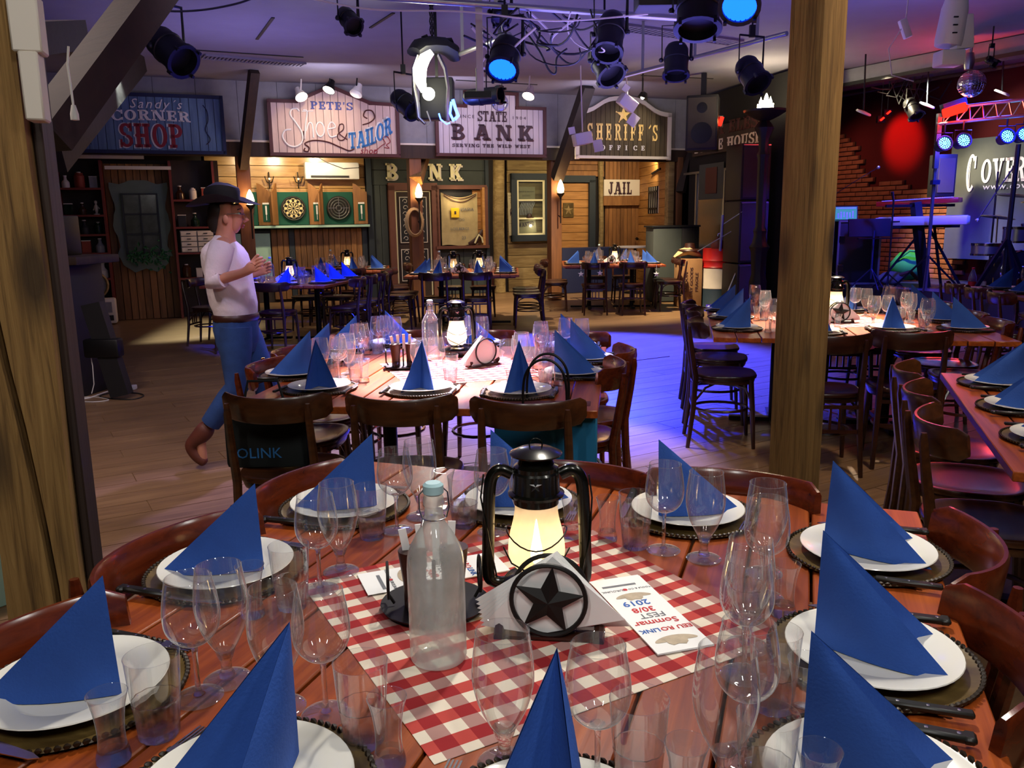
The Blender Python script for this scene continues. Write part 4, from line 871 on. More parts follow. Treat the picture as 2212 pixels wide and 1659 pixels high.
lamp('POINT',FP(-1.35,D-.25,1.9),None,3,WARM,.04,name='bank window lamp'); lamp('POINT',FP(.32,D-.16,1.35),None,2.2,WARM,.03,name='window lamp')
t=fthing('string_bulb','small lit bulb under the left end of the sheriff sign','lamp',.06,-.1,2.6); m=MB(); m.sphere((0,0,0),.035,10); m.build('bulb',M['bulb'],t); m=MB(); m.tube([(0,0,.03),(.1,.1,.08)],.006,5); m.build('wire',M['black'],t)
# ============================================================ LIGHTING RIG
def par(label,pa,ya,pb,yb,r=.115,lens=None,mat='black',top=None,name='stage_lamp'):
    """pa: pixel of the rear end, pb: pixel of the mouth"""
    a=AY(*pa,ya);b=AY(*pb,yb); L=(b-a).length; t=thing(name,label,'stage lamp',(a+b)/2)
    q=(b-a).to_track_quat('Z','Y').to_matrix().to_4x4()
    m=MB(); m.lathe([(0,-.46*L),(.45*r,-.46*L),(.75*r,-.4*L),(.92*r,-.28*L),(.94*r,-.05*L),(r,-.04*L),(r,.02*L),(.94*r,.03*L),(.94*r,.42*L),(1.08*r,.42*L),(1.08*r,.5*L),(.86*r,.5*L),(.86*r,.3*L),(0,.28*L)],22,mat=q); body=m.build('can',M[mat],t)
    for k in range(4): a_=PI/4+k*PI/2; m=MB(); m.box(1.06*r*math.cos(a_),1.06*r*math.sin(a_),.5*L,.02,.02,.05,mat=q); m.build('filter_clip',M[mat],t)
    if lens: m=MB(); m.lathe([(0,.36*L),(.85*r,.40*L),(.86*r,.45*L)],20,mat=q); m.build('lens',M[lens],t)
    up=Vector((0,0,1)); ax=(b-a).normalized(); sd=ax.cross(up); sd=sd.normalized() if sd.length>.05 else Vector((1,0,0))
    m=MB(); h=(top-((a+b)/2).z) if top else .30
    m.tube([sd*(r*1.12)+Vector((0,0,0)),sd*(r*1.15)+Vector((0,0,h*.62)),sd*-(r*1.15)+Vector((0,0,h*.62)),sd*-(r*1.12)],.011,4,flat=(1.4,.6)); m.build('yoke',M[mat],t)
    cz_=((a+b)/2).z; m=MB(); m.box(0,0,h*.7,.05,.04,h*.2); m.tube([(0,0,h*.62),(0,0,3.645-cz_)],.009,5); m.build('clamp',M[mat],t)
    for s_ in (-1,1): m=MB(); p=sd*(s_*r*1.18); m.sphere(tuple(p),.022,8); m.build('knob',M[mat],t)
    return t
par('black can spot at upper left below the dark brace',(330,75),7.0,(398,135),6.8,.13,top=3.35)
par('black can light with blue glowing lens right of the hanging saddle',(1098,88),7.0,(1085,152),6.8,.125,'blue_em',top=3.2)
par('tall black can light, upper of two overlapping cans',(1325,30),7.0,(1312,115),6.8,.115,top=3.4)
par('black can light angled down, lower of two overlapping cans',(1288,105),7.4,(1322,165),7.2,.12,top=3.1)
par('black can light with blue edge hanging straight down',(1462,92),8.0,(1460,165),7.9,.115,top=3.35)
par('black can light just left of the square post',(1605,132),8.0,(1638,182),7.8,.12,top=3.25)
par('big black can light cut by the top edge',(1510,-25),6.0,(1507,65),5.9,.15,top=3.3)
par('bright blue lamp at the top edge by the square post',(1608,-45),5.6,(1597,16),5.4,.12,'blue_em',top=3.3)
par('black can spot beside the tailor sign',(852,205),9.4,(895,240),9.2,.115,top=3.2)
par('small black spot lamp at the top left of centre',(740,25),7.2,(765,58),7.0,.075,top=3.35)
par('narrow black projector lamp with blue side below the rig',(1000,212),8.6,(1082,205),8.4,.085,top=3.05)
par('small black lamp with blue glass in the middle of the rig',(1080,10),7.4,(1083,42),7.3,.08,'lens',top=3.45)
# saddle hanging from a chain, full of light tubes
sp=AY(925,150,8.8); t=thing('hanging_saddle','bright riding saddle with light tubes hanging on a chain','lamp',sp)
def SL(px,py,dy=0): return AY(px,py,8.8+dy)-sp
m=MB(); m.tube([SL(893,112,-.1),SL(905,100,-.05),SL(930,96,0),SL(955,98,.05),SL(975,110,.1),SL(983,128,.15)],[.09,.13,.15,.15,.14,.08],10,flat=(1.1,.55)); m.build('seat',M['blackm'],t)
m=MB(); m.tube([SL(922,92),SL(920,82),SL(925,80)],[.035,.05,.03],8); m.tube([SL(950,86,.0),SL(968,88,.05),SL(980,100,.1)],[.02,.05,.02],8,flat=(1.6,.6)); m.build('horn',M['blackm'],t)
m=MB()
for k in range(9): z0_=k*(3.64-sp.z-.3)/9+.28; m.tube([(.05+.02*math.cos(a*PI/4)*(1 if k%2 else .3),.02*math.cos(a*PI/4)*(.3 if k%2 else 1),z0_+.05*math.sin(a*PI/4)+.05) for a in range(8)],.006,4,closed=True)
m.build('chain',M['iron'],t)
m=MB(); m.tube([SL(933,112,-.2),SL(918,125,-.2),SL(909,145,-.22),SL(908,175,-.22),SL(916,198,-.22)],[.03,.055,.06,.055,.03],8); m.build('light_tube',M['glow'],t)
m=MB(); m.sphere(tuple(SL(926,203,-.25)),.062,14); m.build('globe_bulb',M['glow'],t)
m=MB(); m.tube([SL(903,120,-.1),SL(893,150,-.1),SL(895,190,-.1),SL(902,225,-.1),SL(905,255,-.1),SL(918,268,-.1)],[.04,.05,.045,.06,.05,.03],8,flat=(1.5,.4)); m.tube([SL(948,120,.0),SL(962,150,.0),SL(968,190,.0),SL(966,230,.0),SL(968,262,.0)],[.05,.05,.045,.05,.05],8,flat=(1.5,.4)); m.build('fender',M['alu'],t)
m=MB(); m.tube([SL(978,215,-.1),SL(984,235,-.1),SL(990,250,-.1),SL(982,258,-.1)],.018,6); m.tube([SL(975,220,-.1),SL(972,245,-.1),SL(980,262,-.1)],.014,6); m.build('blue_tube',M['bluetube'],t)
m=MB(); m.tube([SL(948,245,-.1),SL(952,258,-.1),SL(965,268,-.1),SL(972,265,-.1)],.008,5); m.build('blue_wire',M['bluetube'],t)
m=MB(); m.tube([SL(922,240,-.1),SL(930,262,-.1),SL(922,272,-.1)],.008,5); m.build('cable_end',M['alu'],t)
lamp('POINT',AY(915,165,8.4),None,12,(1,.97,.85),.1,name='saddle light'); lamp('POINT',AY(982,240,8.4),None,9,(.1,.15,1),.05,name='blue tube light')
def pipe(label,a,b,r=.025,mat='alu'):
    t=thing('ceiling_pipe',label,'pipe',a); m=MB(); m.tube([(0,0,0),Vector(b)-Vector(a)],r,10); m.build('tube',M[mat],t)
    m=MB(); 
    for k in (.15,.5,.85): q=(Vector(b)-Vector(a))*k; m.box(q.x,q.y,(q.z+3.65-Vector(a).z)/2,.03,.02,abs(3.65-Vector(a).z-q.z))
    m.build('hanger',M[mat],t); return t
pipe('grey lighting pipe crossing the top of the picture',AY(620,-20,6.9),AY(1500,42,7.2)); pipe('thin pipe rising to the square post near the ceiling',AY(1345,165,10.3),AY(1700,72,8.1),.022); pipe('short lighting pipe behind the saddle',AY(985,120,9.0),AY(1100,75,7.2),.022)
p=AY(1036,110,7.1); o=thing('ceiling_pole','pale square pole dropping from the ceiling rig','pole',(p.x,p.y,2.45)); m=MB(); m.box(0,0,.6,.055,.055,1.2); m.build('shaft',M['whitep'],o); m=MB(); m.box(-.02,.0,.02,.22,.08,.05); m.build('crossbar',M['black'],o)
o=thing('dark_projector','black boxy effect projector at the top edge','stage lamp',AY(1425,2,6.3)); m=MB(); m.box(0,0,0,.34,.25,.12,ch=.02); m.build('housing',M['blackm'],o); m=MB(); m.tube([(-.1,0,.04),(-.1,0,.2),(.1,0,.2),(.1,0,.04)],.01,6); m.build('bracket',M['black'],o)
o=thing('dark_speaker_frame','black frame box hanging behind the saddle','stage lamp',AY(945,215,9.3)); m=MB(); m.box(0,0,0,.36,.26,.42,ch=.02); m.build('housing',M['blackm'],o); m=MB(); m.box(0,0,.2+(3.64-o.location.z-.2)/2,.03,.03,3.64-o.location.z-.2); m.build('stem',M['black'],o)
o=thing('white_bulb_lamp','round white bulb beside the bank sign top','lamp',AY(1080,222,8.6)); m=MB(); m.sphere((0,0,0),.085,16); m.build('globe',M['lens'],o); m=MB(); m.tube([(0,0,.07),(.02,0,.16)],.025,8); m.tube([(.02,0,.16),(.02,0,3.64-o.location.z)],.006,5); m.build('socket',M['black'],o)
random.seed(21)
for k in range(18):
    x0=random.uniform(1000,1250); x1=x0+random.uniform(40,150); y0=random.uniform(15,80);y1=random.uniform(15,110); dp=random.uniform(6.8,7.5); sag=random.uniform(15,75)
    a=AY(x0,y0,dp); o=thing('cable_loop','slack black cable looping in the tangle of the lighting rig' if k%5 else 'slack pale cable looping in the tangle of the lighting rig','cable',a,0,'black cables tangled in the lighting rig'); m=MB(); pts=[]
    wob=random.uniform(-30,30)
    for i in range(15):
        u=i/14; pts.append(AY(x0+(x1-x0)*u+wob*math.sin(u*PI*2),y0+(y1-y0)*u+sag*math.sin(PI*u),dp+.2*math.sin(u*5))-a)
    m.tube(pts,random.choice([.006,.008,.01]),5); m.build('cable',M['blackm'] if k%5 else M['whitep'],o)
def cable(label,pts,dp,r=.008,mat='blackm',name='ceiling_cable'):
    a=AY(*pts[0],dp); o=thing(name,label,'cable',a); m=MB(); m.tube([AY(x,y,dp)-a for x,y in bez(pts,6)],r,5); m.build('cable',M[mat],o); return o
cable('thin black cable sweeping across the ceiling at upper left',[(265,0),(350,22),(430,22),(510,8),(560,-10)],6.5); cable('long black cable drooping at the right of the cable tangle',[(1130,60),(1165,110),(1185,150),(1200,158),(1203,125),(1225,105)],7.0,.009)
cable('pale cable running along the pipe',[(640,-10),(800,20),(1000,25),(1200,45),(1400,30)],6.8,.007,'whitep'); cable('black cable hanging beside the tall can light',[(1275,20),(1290,60),(1330,90),(1300,100)],6.9)
for (px,py,lb,rz) in ((1355,222,'white tilted lamp head over the sheriff sign star',.6),(1258,300,'white tilted lamp head over the S of the sheriff sign',-.2)):
    o=thing('flood_lamp',lb,'lamp',AY(px,py,12.6)); R_=Matrix.Rotation(rz,4,'Y')@Matrix.Rotation(.35,4,'Z'); m=MB(); m.box(0,0,0,.27,.16,.17,mat=R_,ch=.015); m.build('housing',M['white'],o); m=MB(); m.box(.22,-.02,-.14,.15,.012,.17,mat=R_); m.box(-.15,-.02,.14,.1,.012,.1,mat=R_); m.build('barn_door',M['white'],o); m=MB(); m.tube([(0,0,.1),(-.03,0,3.64-o.location.z)],.01,5); m.build('stem',M['whitep'],o)
o=thing('clip_lamp','small black clip lamp above the right of the sheriff sign','lamp',AY(1388,212,13.0)); m=MB(); m.tube([(0,0,.35),(0,0,.1)],.015,6); m.lathe([(0,.1),(.05,.08),(.08,0),(.07,0),(0,.05)],12,mat=Matrix.Rotation(.3,4,'Y')); m.build('body',M['black'],o); m=MB(); m.sphere((0,0,.01),.03,8); m.build('bulb',M['bulb'],o)
# white spotlight at top right
wp=AY(2055,60,6.0); o=thing('white_spotlight','white track spotlight pointing down at the upper right','stage lamp',wp)
m=MB(); m.lathe([(0,.2),(.07,.19),(.085,.12),(.09,-.08),(.085,-.12),(.0,-.12)],18,mat=Matrix.Rotation(.12,4,'Y')); m.box(.07,0,-.04,.12,.1,.22,mat=Matrix.Rotation(-.1,4,'Y'),ch=.01); m.build('housing',M['white'],o)
m=MB(); m.box(.0,0,-.20,.16,.14,.1,ch=.01); m.build('snout',M['white'],o); m=MB(); m.tube([(-.05,0,.2),(-.05,0,.35),(.05,0,.35),(.05,0,.2)],.012,6); m.tube([(0,0,.35),(0,0,3.64-wp.z)],.014,6); m.build('bracket',M['white'],o)
m=MB(); 
for z_ in (.05,.0,-.05): m.box(-.02,-.093,z_,.03,.01,.008)
m.build('vent_slot',M['blackm'],o)
o=thing('hanging_socket','white cable socket hanging near the upper right ceiling','socket',AY(1955,62,7)); m=MB(); m.box(0,0,0,.06,.05,.15,mat=Matrix.Rotation(-.4,4,'Y'),ch=.008); m.build('body',M['white'],o); m=MB(); m.tube([(-.03,0,-.0),(-.12,0,-.15),(-.08,0,-.35),(.1,0,-.4)],.005,5); m.tube([(0,0,.06),(.03,0,3.64-o.location.z)],.005,5); m.build('cable',M['whitep'],o)
# projection screen case hung under the ceiling
a=AZ(1690,186,3.60); b=AZ(2260,75,3.60); d_=b-a; o=thing('projector_screen','long pale rolled projection screen case below the ceiling','screen',(a.x,a.y,3.42),math.atan2(d_.y,d_.x)); L=Vector((d_.x,d_.y)).length
m=MB(); m.box(L/2,0,.12,L,.2,.2,ch=.01); m.build('case',M['panel'],o); m=MB(); m.box(L/2,-.02,.0,L,.22,.05); m.build('bottom_bar',M['blackm'],o)
# ============================================================ STAGE
S0=Vector((6.24,16.4,0)); SD=Vector((.4,-.9165,0)); SN=Vector((.9165,.4,0)); SA=math.atan2(SD.y,SD.x)
def SP(t,d,z): return S0+SD*t+SN*d+Vector((0,0,z))
def AS(x,y,d=0):
    r=ray(x,y); p=CO+r*(((S0+SN*d-CO).dot(SN))/r.dot(SN)); return ((p-S0).dot(SD),p.z)
G0=Vector((3.40,16.1,0)); GD=Vector((.25,-.968,0)).normalized(); GN=Vector((-GD.y,GD.x,0)); GA=math.atan2(GD.y,GD.x)
def GP(t,d,z): return G0+GD*t+GN*d+Vector((0,0,z))
def AG(x,y,d=0):
    r=ray(x,y); p=CO+r*(((G0+GN*d-CO).dot(GN))/r.dot(GN)); return ((p-G0).dot(GD),p.z)
STZ=.4
m=MB(); m.box(4.0,.06,1.9,9.6,.1,3.5); wst=structure(m.build('wall_stage',M['curtain'],None,S0,SA))
m=MB(); m.prism([(4.85,14.2),(7.5,8.1),(9.45,9.0),(9.45,10.5),(6.4,16.5),(4.5,16.5)],0,STZ,plane='xy'); structure(m.build('floor_stage',M['stagefl']))
m=MB(); m.box(1.6,.05,1.8,3.2,.1,3.6); wsh=structure(m.build('wall_storehouse',M['blackc'],None,G0,GA))
wallbox('wall_corner',(4.5,12.95),(4.7,17.0),0,CZ,.1,M['blackc']); wallbox('wall_corner_rear',(3.3,17.0),(6.6,17.0),0,CZ,.1,M['blackc'])
# brick wall with broken top edge: every brick an object
prof=[(1790,232),(1805,245),(1820,275),(1835,300),(1850,320),(1858,345),(1875,372),(1888,398),(1903,398),(1904,392),(1960,392),(1966,404),(2060,404)]
P2=[AS(x,y) for x,y in prof]
def topz(t):
    for (a,b),(c,d) in zip(P2,P2[1:]):
        if a<=t<=c: return b+(d-b)*(t-a)/(c-a)
    return P2[0][1] if t<P2[0][0] else P2[-1][1]
bl,bh=.262,.083; random.seed(3)
t0,t1=P2[0][0]-.05,AS(2075,420)[0]
bmesh_=[MB().box(0,0,0,bl-.014,.06+.01*k,bh-.014,ch=.006).mesh('brick',M['brick']) for k in range(3)]
half=MB().box(0,0,0,bl/2-.014,.06,bh-.014,ch=.006).mesh('brick',M['brick'])
cnt=0; cand=[]
r_=0; z=STZ+bh/2
while z<3.0:
    t=t0-(bl/2 if r_%2 else 0)
    while t<t1:
        if z+bh*.3<topz(t+bl/2)+.02*((r_*7)%3): cand.append((t+bl/2,z))
        t+=bl
    z+=bh; r_+=1
cand.sort(key=lambda c:-c[0]*.2-c[1]*.05)
rest=MB()
for (t,z) in cand:
    if cnt<296:
        o=bpy.data.objects.new('brick',random.choice(bmesh_)); C.objects.link(o); o.parent=wst; o.location=(t,-.03+random.uniform(-.008,.006),z); cnt+=1
    else: rest.box(t,-.03+random.uniform(-.008,.006),z,bl-.014,.06,bh-.014)
if rest.v: rest.build('bricks',M['brick'],wst)['kind']='stuff'
# mortar bed behind the bricks, stepped to the same edge
m=MB(); zz=STZ
for (t,z) in cand: m.box(t,-.004,z,bl+.002,.03,bh+.002)
o=m.build('mortar_bed',M['mortar'],wst); o['kind']='stuff'
# banner
tL,_=AS(2058,300,-.35); tR=AS(2330,300,-.35)[0]; zb=AS(2100,560,-.35)[1]; zt=AS(2100,300,-.35)[1]
t=thing('band_banner','grey stage banner with white COVER lettering','banner',SP(tL,-.35,zb),SA); wd=tR-tL; ht=zt-zb
m=cloth_sheet(wd,ht,30,4,lambda u,v:(u*wd,.01*math.sin(u*30),v*ht),.006); m.build('cloth',M['banner'],t)
sc_=ht
def bx(px,py): tt,zz=AS(px,py,-.37); return tt-tL,zz-zb
x0,z0=bx(2084,415); x1,z1=bx(2112,332); 
mc=MB(); h_=z1-z0; w_=(x1-x0)
for poly in ring(.42,.5,.42,.5,.2,.09,48,312,26)+ring(.42,.5,.16,.40,.05,.03,110,250,14)+R4(.68,.62,.8,.94): mc.prism([(x0+px*w_*1.15,z0+py*h_) for px,py in poly],-.02,-.016)
mc.build('lettering',M['letw'],t)
x0,z0=bx(2117,396); h_=bx(2117,345)[1]-z0; x1=bx(2211,396)[0]
tw=w_of('OVERL',1,1,.05); slab_text('OVER',x0,z0,h_,M['letw'],t,-.018,wx=(x1-x0)/(w_of('OVER',1,1,.05))/h_*1.04,sp=.05)
x0,z0=bx(2124,407); text('www.cover',.13,M['letw'],t,(x0+.42,-.02,z0+.02),xs=1.25,space=1.15,ext=.002)
lamp('SPOT',SP(tL+1.2,-2.6,3.3),SP(tL+1.1,-.35,2.2),220,(.9,1,.92),.05,60,.6,'banner spot')
lamp('SPOT',SP(AS(1945,250)[0]-.1,-1.1,3.3),SP(AS(1947,315)[0],0,AS(1947,300)[1]),230,(1,.03,.02),.05,44,.75,'red curtain spot')
lamp('SPOT',SP(1.0,-2.2,3.4),SP(1.0,0,1.6),160,(1,.5,.34),.1,80,.7,'brick wash'); lamp('SPOT',SP(3.2,-2.4,3.4),SP(3.3,0,.9),700,(1,.85,.55),.1,56,.7,'brick warm wash')
lamp('SPOT',(6.6,11.5,3.3),(5.6,12.6,.2),1300,(.03,.04,1),.1,92,.5,'blue stage wash'); lamp('SPOT',(5.0,9.0,3.4),(6.3,10.5,.4),600,(.05,.06,1),.1,80,.5,'blue front stage wash')
def sthing(name,label,cat,px,py,yd,z=None,rz=0,group=None):
    p=AY(px,py,yd); 
    if z is not None: p=Vector((p.x,p.y,z))
    return thing(name,label,cat,p,rz,group)
# storehouse front: sign, glass door, posters
a=AG(1503,338);b=AG(1662,300); t=thing('shop_sign','dark brown STORE HOUSE board at the black store front','sign',GP(a[0],-.05,2.58),GA)
L=b[0]-a[0]; m=MB(); m.box(L/2,0,.22,L,.04,.46); m.build('board',M['post_d'],t); slab_text('NAMELESS',L*.22,.29,.2,M['dkred'],t,-.024,wx=L*.8/w_of('NAMELESS',.2)); slab_text('STORE HOUSE',L*.04,.04,.18,M['whitep'],t,-.024,wx=L*.92/w_of('STORE HOUSE',.18))
dn=thing('door_3','glazed door of the black store front','door',GP(AG(1507,470)[0],-.03,0),GA); dn['kind']='structure'; del dn['category']
w_=AG(1567,470)[0]-AG(1507,470)[0]; m=MB(); m.box(0,0,1.15,.05,.05,2.3); m.box(w_,0,1.15,.06,.05,2.3); m.box(w_*.5,0,2.28,w_*2,.05,.04); m.build('door_frame',M['alu'],dn)
m=MB(); m.box(w_/2,0,1.15,w_,.01,2.2); m.build('pane',M['window'],dn)
for (px,py,w1,h1,mt,lb) in ((1535,392,.9,.62,'greypaint','pale grey notice behind the store door glass'),(1537,390,.42,.45,'dkred','dark red poster on the store door'),):
    tt,zz=AG(px,py,-.06); t=thing('poster',lb,'poster',GP(tt,-.07 if mt=='dkred' else -.055,zz-h1/2),GA); m=MB(); m.box(0,0,h1/2,w1,.006,h1); m.build('sheet',M[mt],t)
# pa speaker hung high
t=sthing('hanging_speaker','big black loudspeaker hanging beside the sheriff sign','speaker',1518,268,13.4,rz=-.3); m=MB(); m.box(0,0,0,.48,.4,.82,ch=.02); m.build('cabinet',M['blackm'],t); m=MB(); m.box(0,-.205,0,.42,.01,.74); m.build('grille',M['walld'],t)
for z_ in (-.15,.22): m=MB(); m.lathe([(0,0),(.16 if z_<0 else .08,0),(.0,.01)],20,mat=Matrix.Translation((0,-.212,z_))@Matrix.Rotation(PI/2,4,'X')); m.build('cone',M['black'],t)
m=MB(); m.box(0,0,.4+(3.64-t.location.z-.4)/2,.08,.08,3.64-t.location.z-.4); m.build('bracket',M['black'],t)
lamp('POINT',AY(1557,262,13.2),None,1.5,(1,.2,.05),.03,name='exit lamp'); t=sthing('red_lamp','small red glowing lamp beside the hanging loudspeaker','lamp',1557,262,13.3); m=MB(); m.box(0,0,0,.05,.05,.13,mat=Matrix.Rotation(.3,4,'Y')); m.build('glow_face',M['redem'],t); m=MB(); m.box(.0,.04,.0,.08,.04,.17); m.build('housing',M['black'],t)
# stack of black loudspeakers
for k,(z0_,h1) in enumerate(((0,.75),(.76,.95),(1.72,.85))):
    t=thing('stacked_speaker',['black bass cabinet, bottom of the loudspeaker stack','black loudspeaker in the middle of the stack','black loudspeaker, top of the stack'][k],'speaker',(3.72,13.30,z0_),math.radians(14),'loudspeakers stacked beside the stage')
    m=MB(); m.box(0,0,h1/2,.5,.5,h1-.01,ch=.015); m.build('cabinet',M['blackm'],t); m=MB(); m.box(0,-.255,h1/2,.44,.01,h1-.08); m.build('grille',M['walld'],t); m=MB(); m.box(0,-.262,h1-.03,.46,.012,.015); m.build('edge_strip',M['alu'],t)
t=thing('folded_stand','grey metal stand folded beside the speaker stack','stand',(3.28,13.1,0),0); m=MB(); m.tube([(0,0,.95),(.02,0,1.5)],.02,6); m.tube([(.0,-.1,.0),(.35,0,.85)],.012,6); m.tube([(.02,0,1.35),(.3,-.1,1.55)],.008,5); m.tube([(-.35,0,.95),(.15,-.05,1.25)],.008,5); m.build('rod',M['alu'],t)
# lamp post with candles
q=AY(1646,400,12.6); t=thing('street_lamp','old cast lamp column with glowing candles at the top','lamp',(q.x,12.6,0))
m=MB(); m.lathe([(0,0),(.17,0),(.17,.08),(.12,.14),(.13,.5),(.10,.62),(.12,.95),(.15,1.02),(.11,1.08),(.085,1.2),(.10,1.26),(.07,1.32),(.075,2.3),(.095,2.36),(.065,2.42),(.08,2.6),(.14,2.74),(.10,2.80),(.05,2.86),(.0,2.86)],20,rx=lambda a:1+.05*math.cos(8*a)); m.build('column',M['iron'],t)
m=MB(); m.lathe([(.03,2.82),(.2,2.9),(.30,2.96),(.31,2.99),(.29,2.99),(.1,2.9),(0,2.9)],22); m.build('dish',M['iron'],t)
cz=AY(1652,250,12.6).z
m=MB(); 
for (x,y,h1) in ((-.07,0,.14),(.0,-.05,.19),(.07,.0,.15),(.02,.06,.2)): m.lathe([(0,0),(.05,0),(.05,h1),(.02,h1),(.025,h1+.03),(0,h1+.1)],12,c=(x,y,2.93))
m.build('candle',M['flame2'],t); lamp('POINT',(q.x,12.5,3.22),None,8,(1,.75,.45),.12,name='candle light')
# barrel
t=thing('oil_drum','oil drum painted red, white and dark blue','barrel',(3.44,13.9,0)); R_=.24
m=MB(); m.lathe([(R_,.64),(R_+.012,.66),(R_,.68),(R_,.74),(R_+.012,.77),(R_,.80),(R_,.95),(R_+.008,.965),(R_-.01,.96),(0,.955)],26); m.build('red_band',M['barrelr'],t)
m=MB(); m.lathe([(R_+.004,.31),(R_+.004,.33),(R_,.34),(R_,.64)],26); m.build('white_band',M['barrelw'],t); m=MB(); m.lathe([(0,0),(R_,0),(R_+.01,.01),(R_,.03),(R_,.31)],26); m.build('blue_band',M['barrelb'],t)
t=thing('jug','small dark red jug with chrome spout standing by the drum','jug',(3.32,14.7,.93)); t.location.z=.955; t.location.x=3.44;t.location.y=13.9; m=MB(); m.lathe([(0,0),(.10,0),(.12,.05),(.10,.13),(.03,.16),(.03,.2),(0,.2)],14); m.build('body',M['dkred'],t); m=MB(); m.tube([(0,0,.19),(.0,0,.24),(.06,0,.26)],.015,6); m.build('spout',M['chrome'],t)
t=thing('wooden_crate','tall cardboard-brown crate with printed text beside the drum','crate',(2.98,14.0,0),.1); m=MB(); m.box(0,0,.4,.36,.4,.8,ch=.01); m.build('box',M['cardb'],t); 
for k in range(3): text(['SALOON','DRY GOODS','FRAGILE'][k],.07,M['letd'],t,(-.09+.09*k,-.205,.42),rot=(PI/2,-PI/2,0),xs=1.2)
t=thing('hessian_bag','hessian bag lying on top of the printed crate','sack',(2.98,14.0,.8)); m=MB(); m.tube([(-.24,0,.02),(-.12,0,.1),(0,.0,.13),(.12,0,.08),(.22,.05,.03)],[.03,.09,.11,.08,.03],10,flat=(1.3,.7)); m.build('cloth',M['sack'],t)
m=MB(); m.lathe([(0,.12),(.08,.12),(.10,.04),(.19,.02),(.2,.0),(0,.0)],16,c=(0,0,.16)); t=thing('felt_hat','dark brown hat on the hessian bag','hat',(3.0,14.0,.93)); m=MB(); m.lathe([(0,.13),(.08,.12),(.10,.03),(.19,.02),(.2,.0),(0,.0)],16); m.build('hat_body',M['brown'],t)
t=thing('bar_counter','dark green-black counter in front of the corner post','counter',(2.74,15.0,0),math.radians(8)); m=MB(); m.box(0,0,.66,.52,.45,1.30,ch=.01); m.build('body',M['greypaint'],t); m=MB(); m.box(.42,.0,.66,.32,.45,1.30,ch=.01); m.build('side_body',M['blackm'],t); m=MB(); m.box(.15,0,1.325,.88,.5,.03); m.build('top',M['blackm'],t)
q=AY(1372,533,16.75); t=thing('bistro_table','round white table top standing below the jail sign','table',(q.x,16.75,0)); m=MB(); m.lathe([(0,q.z-.02),(.34,q.z-.02),(.35,q.z),(.34,q.z+.015),(0,q.z+.015)],28); m.build('table_top',M['white'],t); m=MB(); m.tube([(0,0,.02),(0,0,q.z-.02)],.03,8); m.lathe([(0,0),(.22,0),(.2,.02),(0,.03)],20); m.build('leg',M['table_dk'],t)
o=thing('navy_bench','navy cloth-covered bench in front of the sheriff door','bench',FP(1.35,1.45,0),RA); m=MB(); m.box(0,0,.45,1.5,.4,.9,ch=.01); m.build('body',M['navy'],o)
# flight case with laptop
t=sthing('flight_case','black flight case with metal edges at the left of the stage','case',1842,600,13.4,STZ,rz=-.15)
w_,h1=.62,.98; m=MB(); m.box(0,0,h1/2,w_,.5,h1,ch=.005); m.build('box',M['blackm'],t); m=MB()
for x in (-w_/2,w_/2):
    for y in (-.25,.25): m.box(x,y,h1/2,.03,.03,h1)
for z_ in (0.01,h1): 
    for y in (-.25,.25): m.box(0,y,z_,w_,.03,.03)
m.build('metal_edge',M['alu'],t)
for z_ in (.25,.7): m=MB(); m.box(-w_/2+.05,-.262,z_,.09,.012,.11,ch=.004); m.build('latch',M['chrome'],t)
t=sthing('laptop','open laptop with glowing blue screen on the flight case','laptop',1832,466,13.4,STZ+h1+.01,rz=-.15)
m=MB(); m.box(0,-.02,.008,.34,.24,.016); m.build('base',M['blackm'],t); m=MB(); m.box(0,.13,.13,.36,.012,.25,mat=Matrix.Rotation(-.2,4,'X')); m.build('lid',M['black'],t)
m=MB(); m.box(0,.12,.13,.33,.004,.22,mat=Matrix.Rotation(-.2,4,'X')); sc2=m.build('screen',M['screen'],t)
m=MB()
for k in range(6): m.box(-.12+.045*k,.117,.10+.01*(k%3),.02,.003,.08+.03*(k%2),mat=Matrix.Rotation(-.2,4,'X'))
m.box(0,.117,.22,.3,.003,.012,mat=Matrix.Rotation(-.2,4,'X')); m.build('level_bars',M['letw'],sc2)
# music stand
t=sthing('music_stand','dark blue-lit music stand before the flight case','stand',1880,612,12.2,STZ)
m=MB(); m.box(0,0,.86,.62,.03,.26,mat=Matrix.Translation((0,0,.1))@Matrix.Rotation(-.18,4,'X')); m.box(0,-.20,.80,.62,.06,.015); m.v=[(x,y,z-.06) for x,y,z in m.v]; m.build('desk',M['black'],t); m=MB(); m.tube([(0,0,.15),(0,0,.85)],.014,6); 
for a in range(3): m.tube([(0,0,.3),(.28*math.cos(a*2.1+.5),.28*math.sin(a*2.1+.5),.01)],.01,5)
m.build('tripod',M['navy'],t)
def mic(label,px,py,yd,base,h1,boom=None,r=.012,mat='black'):
    t=sthing('microphone_stand',label,'stand',px,py,yd,base); m=MB(); m.tube([(0,0,.02),(0,0,h1)],r,6)
    for a in range(3): m.tube([(0,0,.22),(.25*math.cos(a*2.1),.25*math.sin(a*2.1),.01)],r*.8,5)
    m.build('stand_rod',M[mat],t); m=MB()
    if boom: m.tube([Vector(b) for b in boom],r*.8,5); e=Vector(boom[-1]); m.build('boom_arm',M[mat],t); m=MB(); m.sphere(tuple(e),.028,8); m.build('microphone',M['alu'],t)
    else: m.tube([(0,0,h1),(-.04,-.02,h1+.14)],[.014,.022],8); m.build('microphone',M['blackm'],t)
    return t
mic('slim microphone stand in front of the keyboards',1918,605,12.2,STZ,1.25)
mic('silver cymbal boom rising at the left of the brick wall',1795,600,13.0,STZ,1.45,[(0,0,1.40),(.35,0,1.62),(.62,0,1.78)],.008,'chrome')
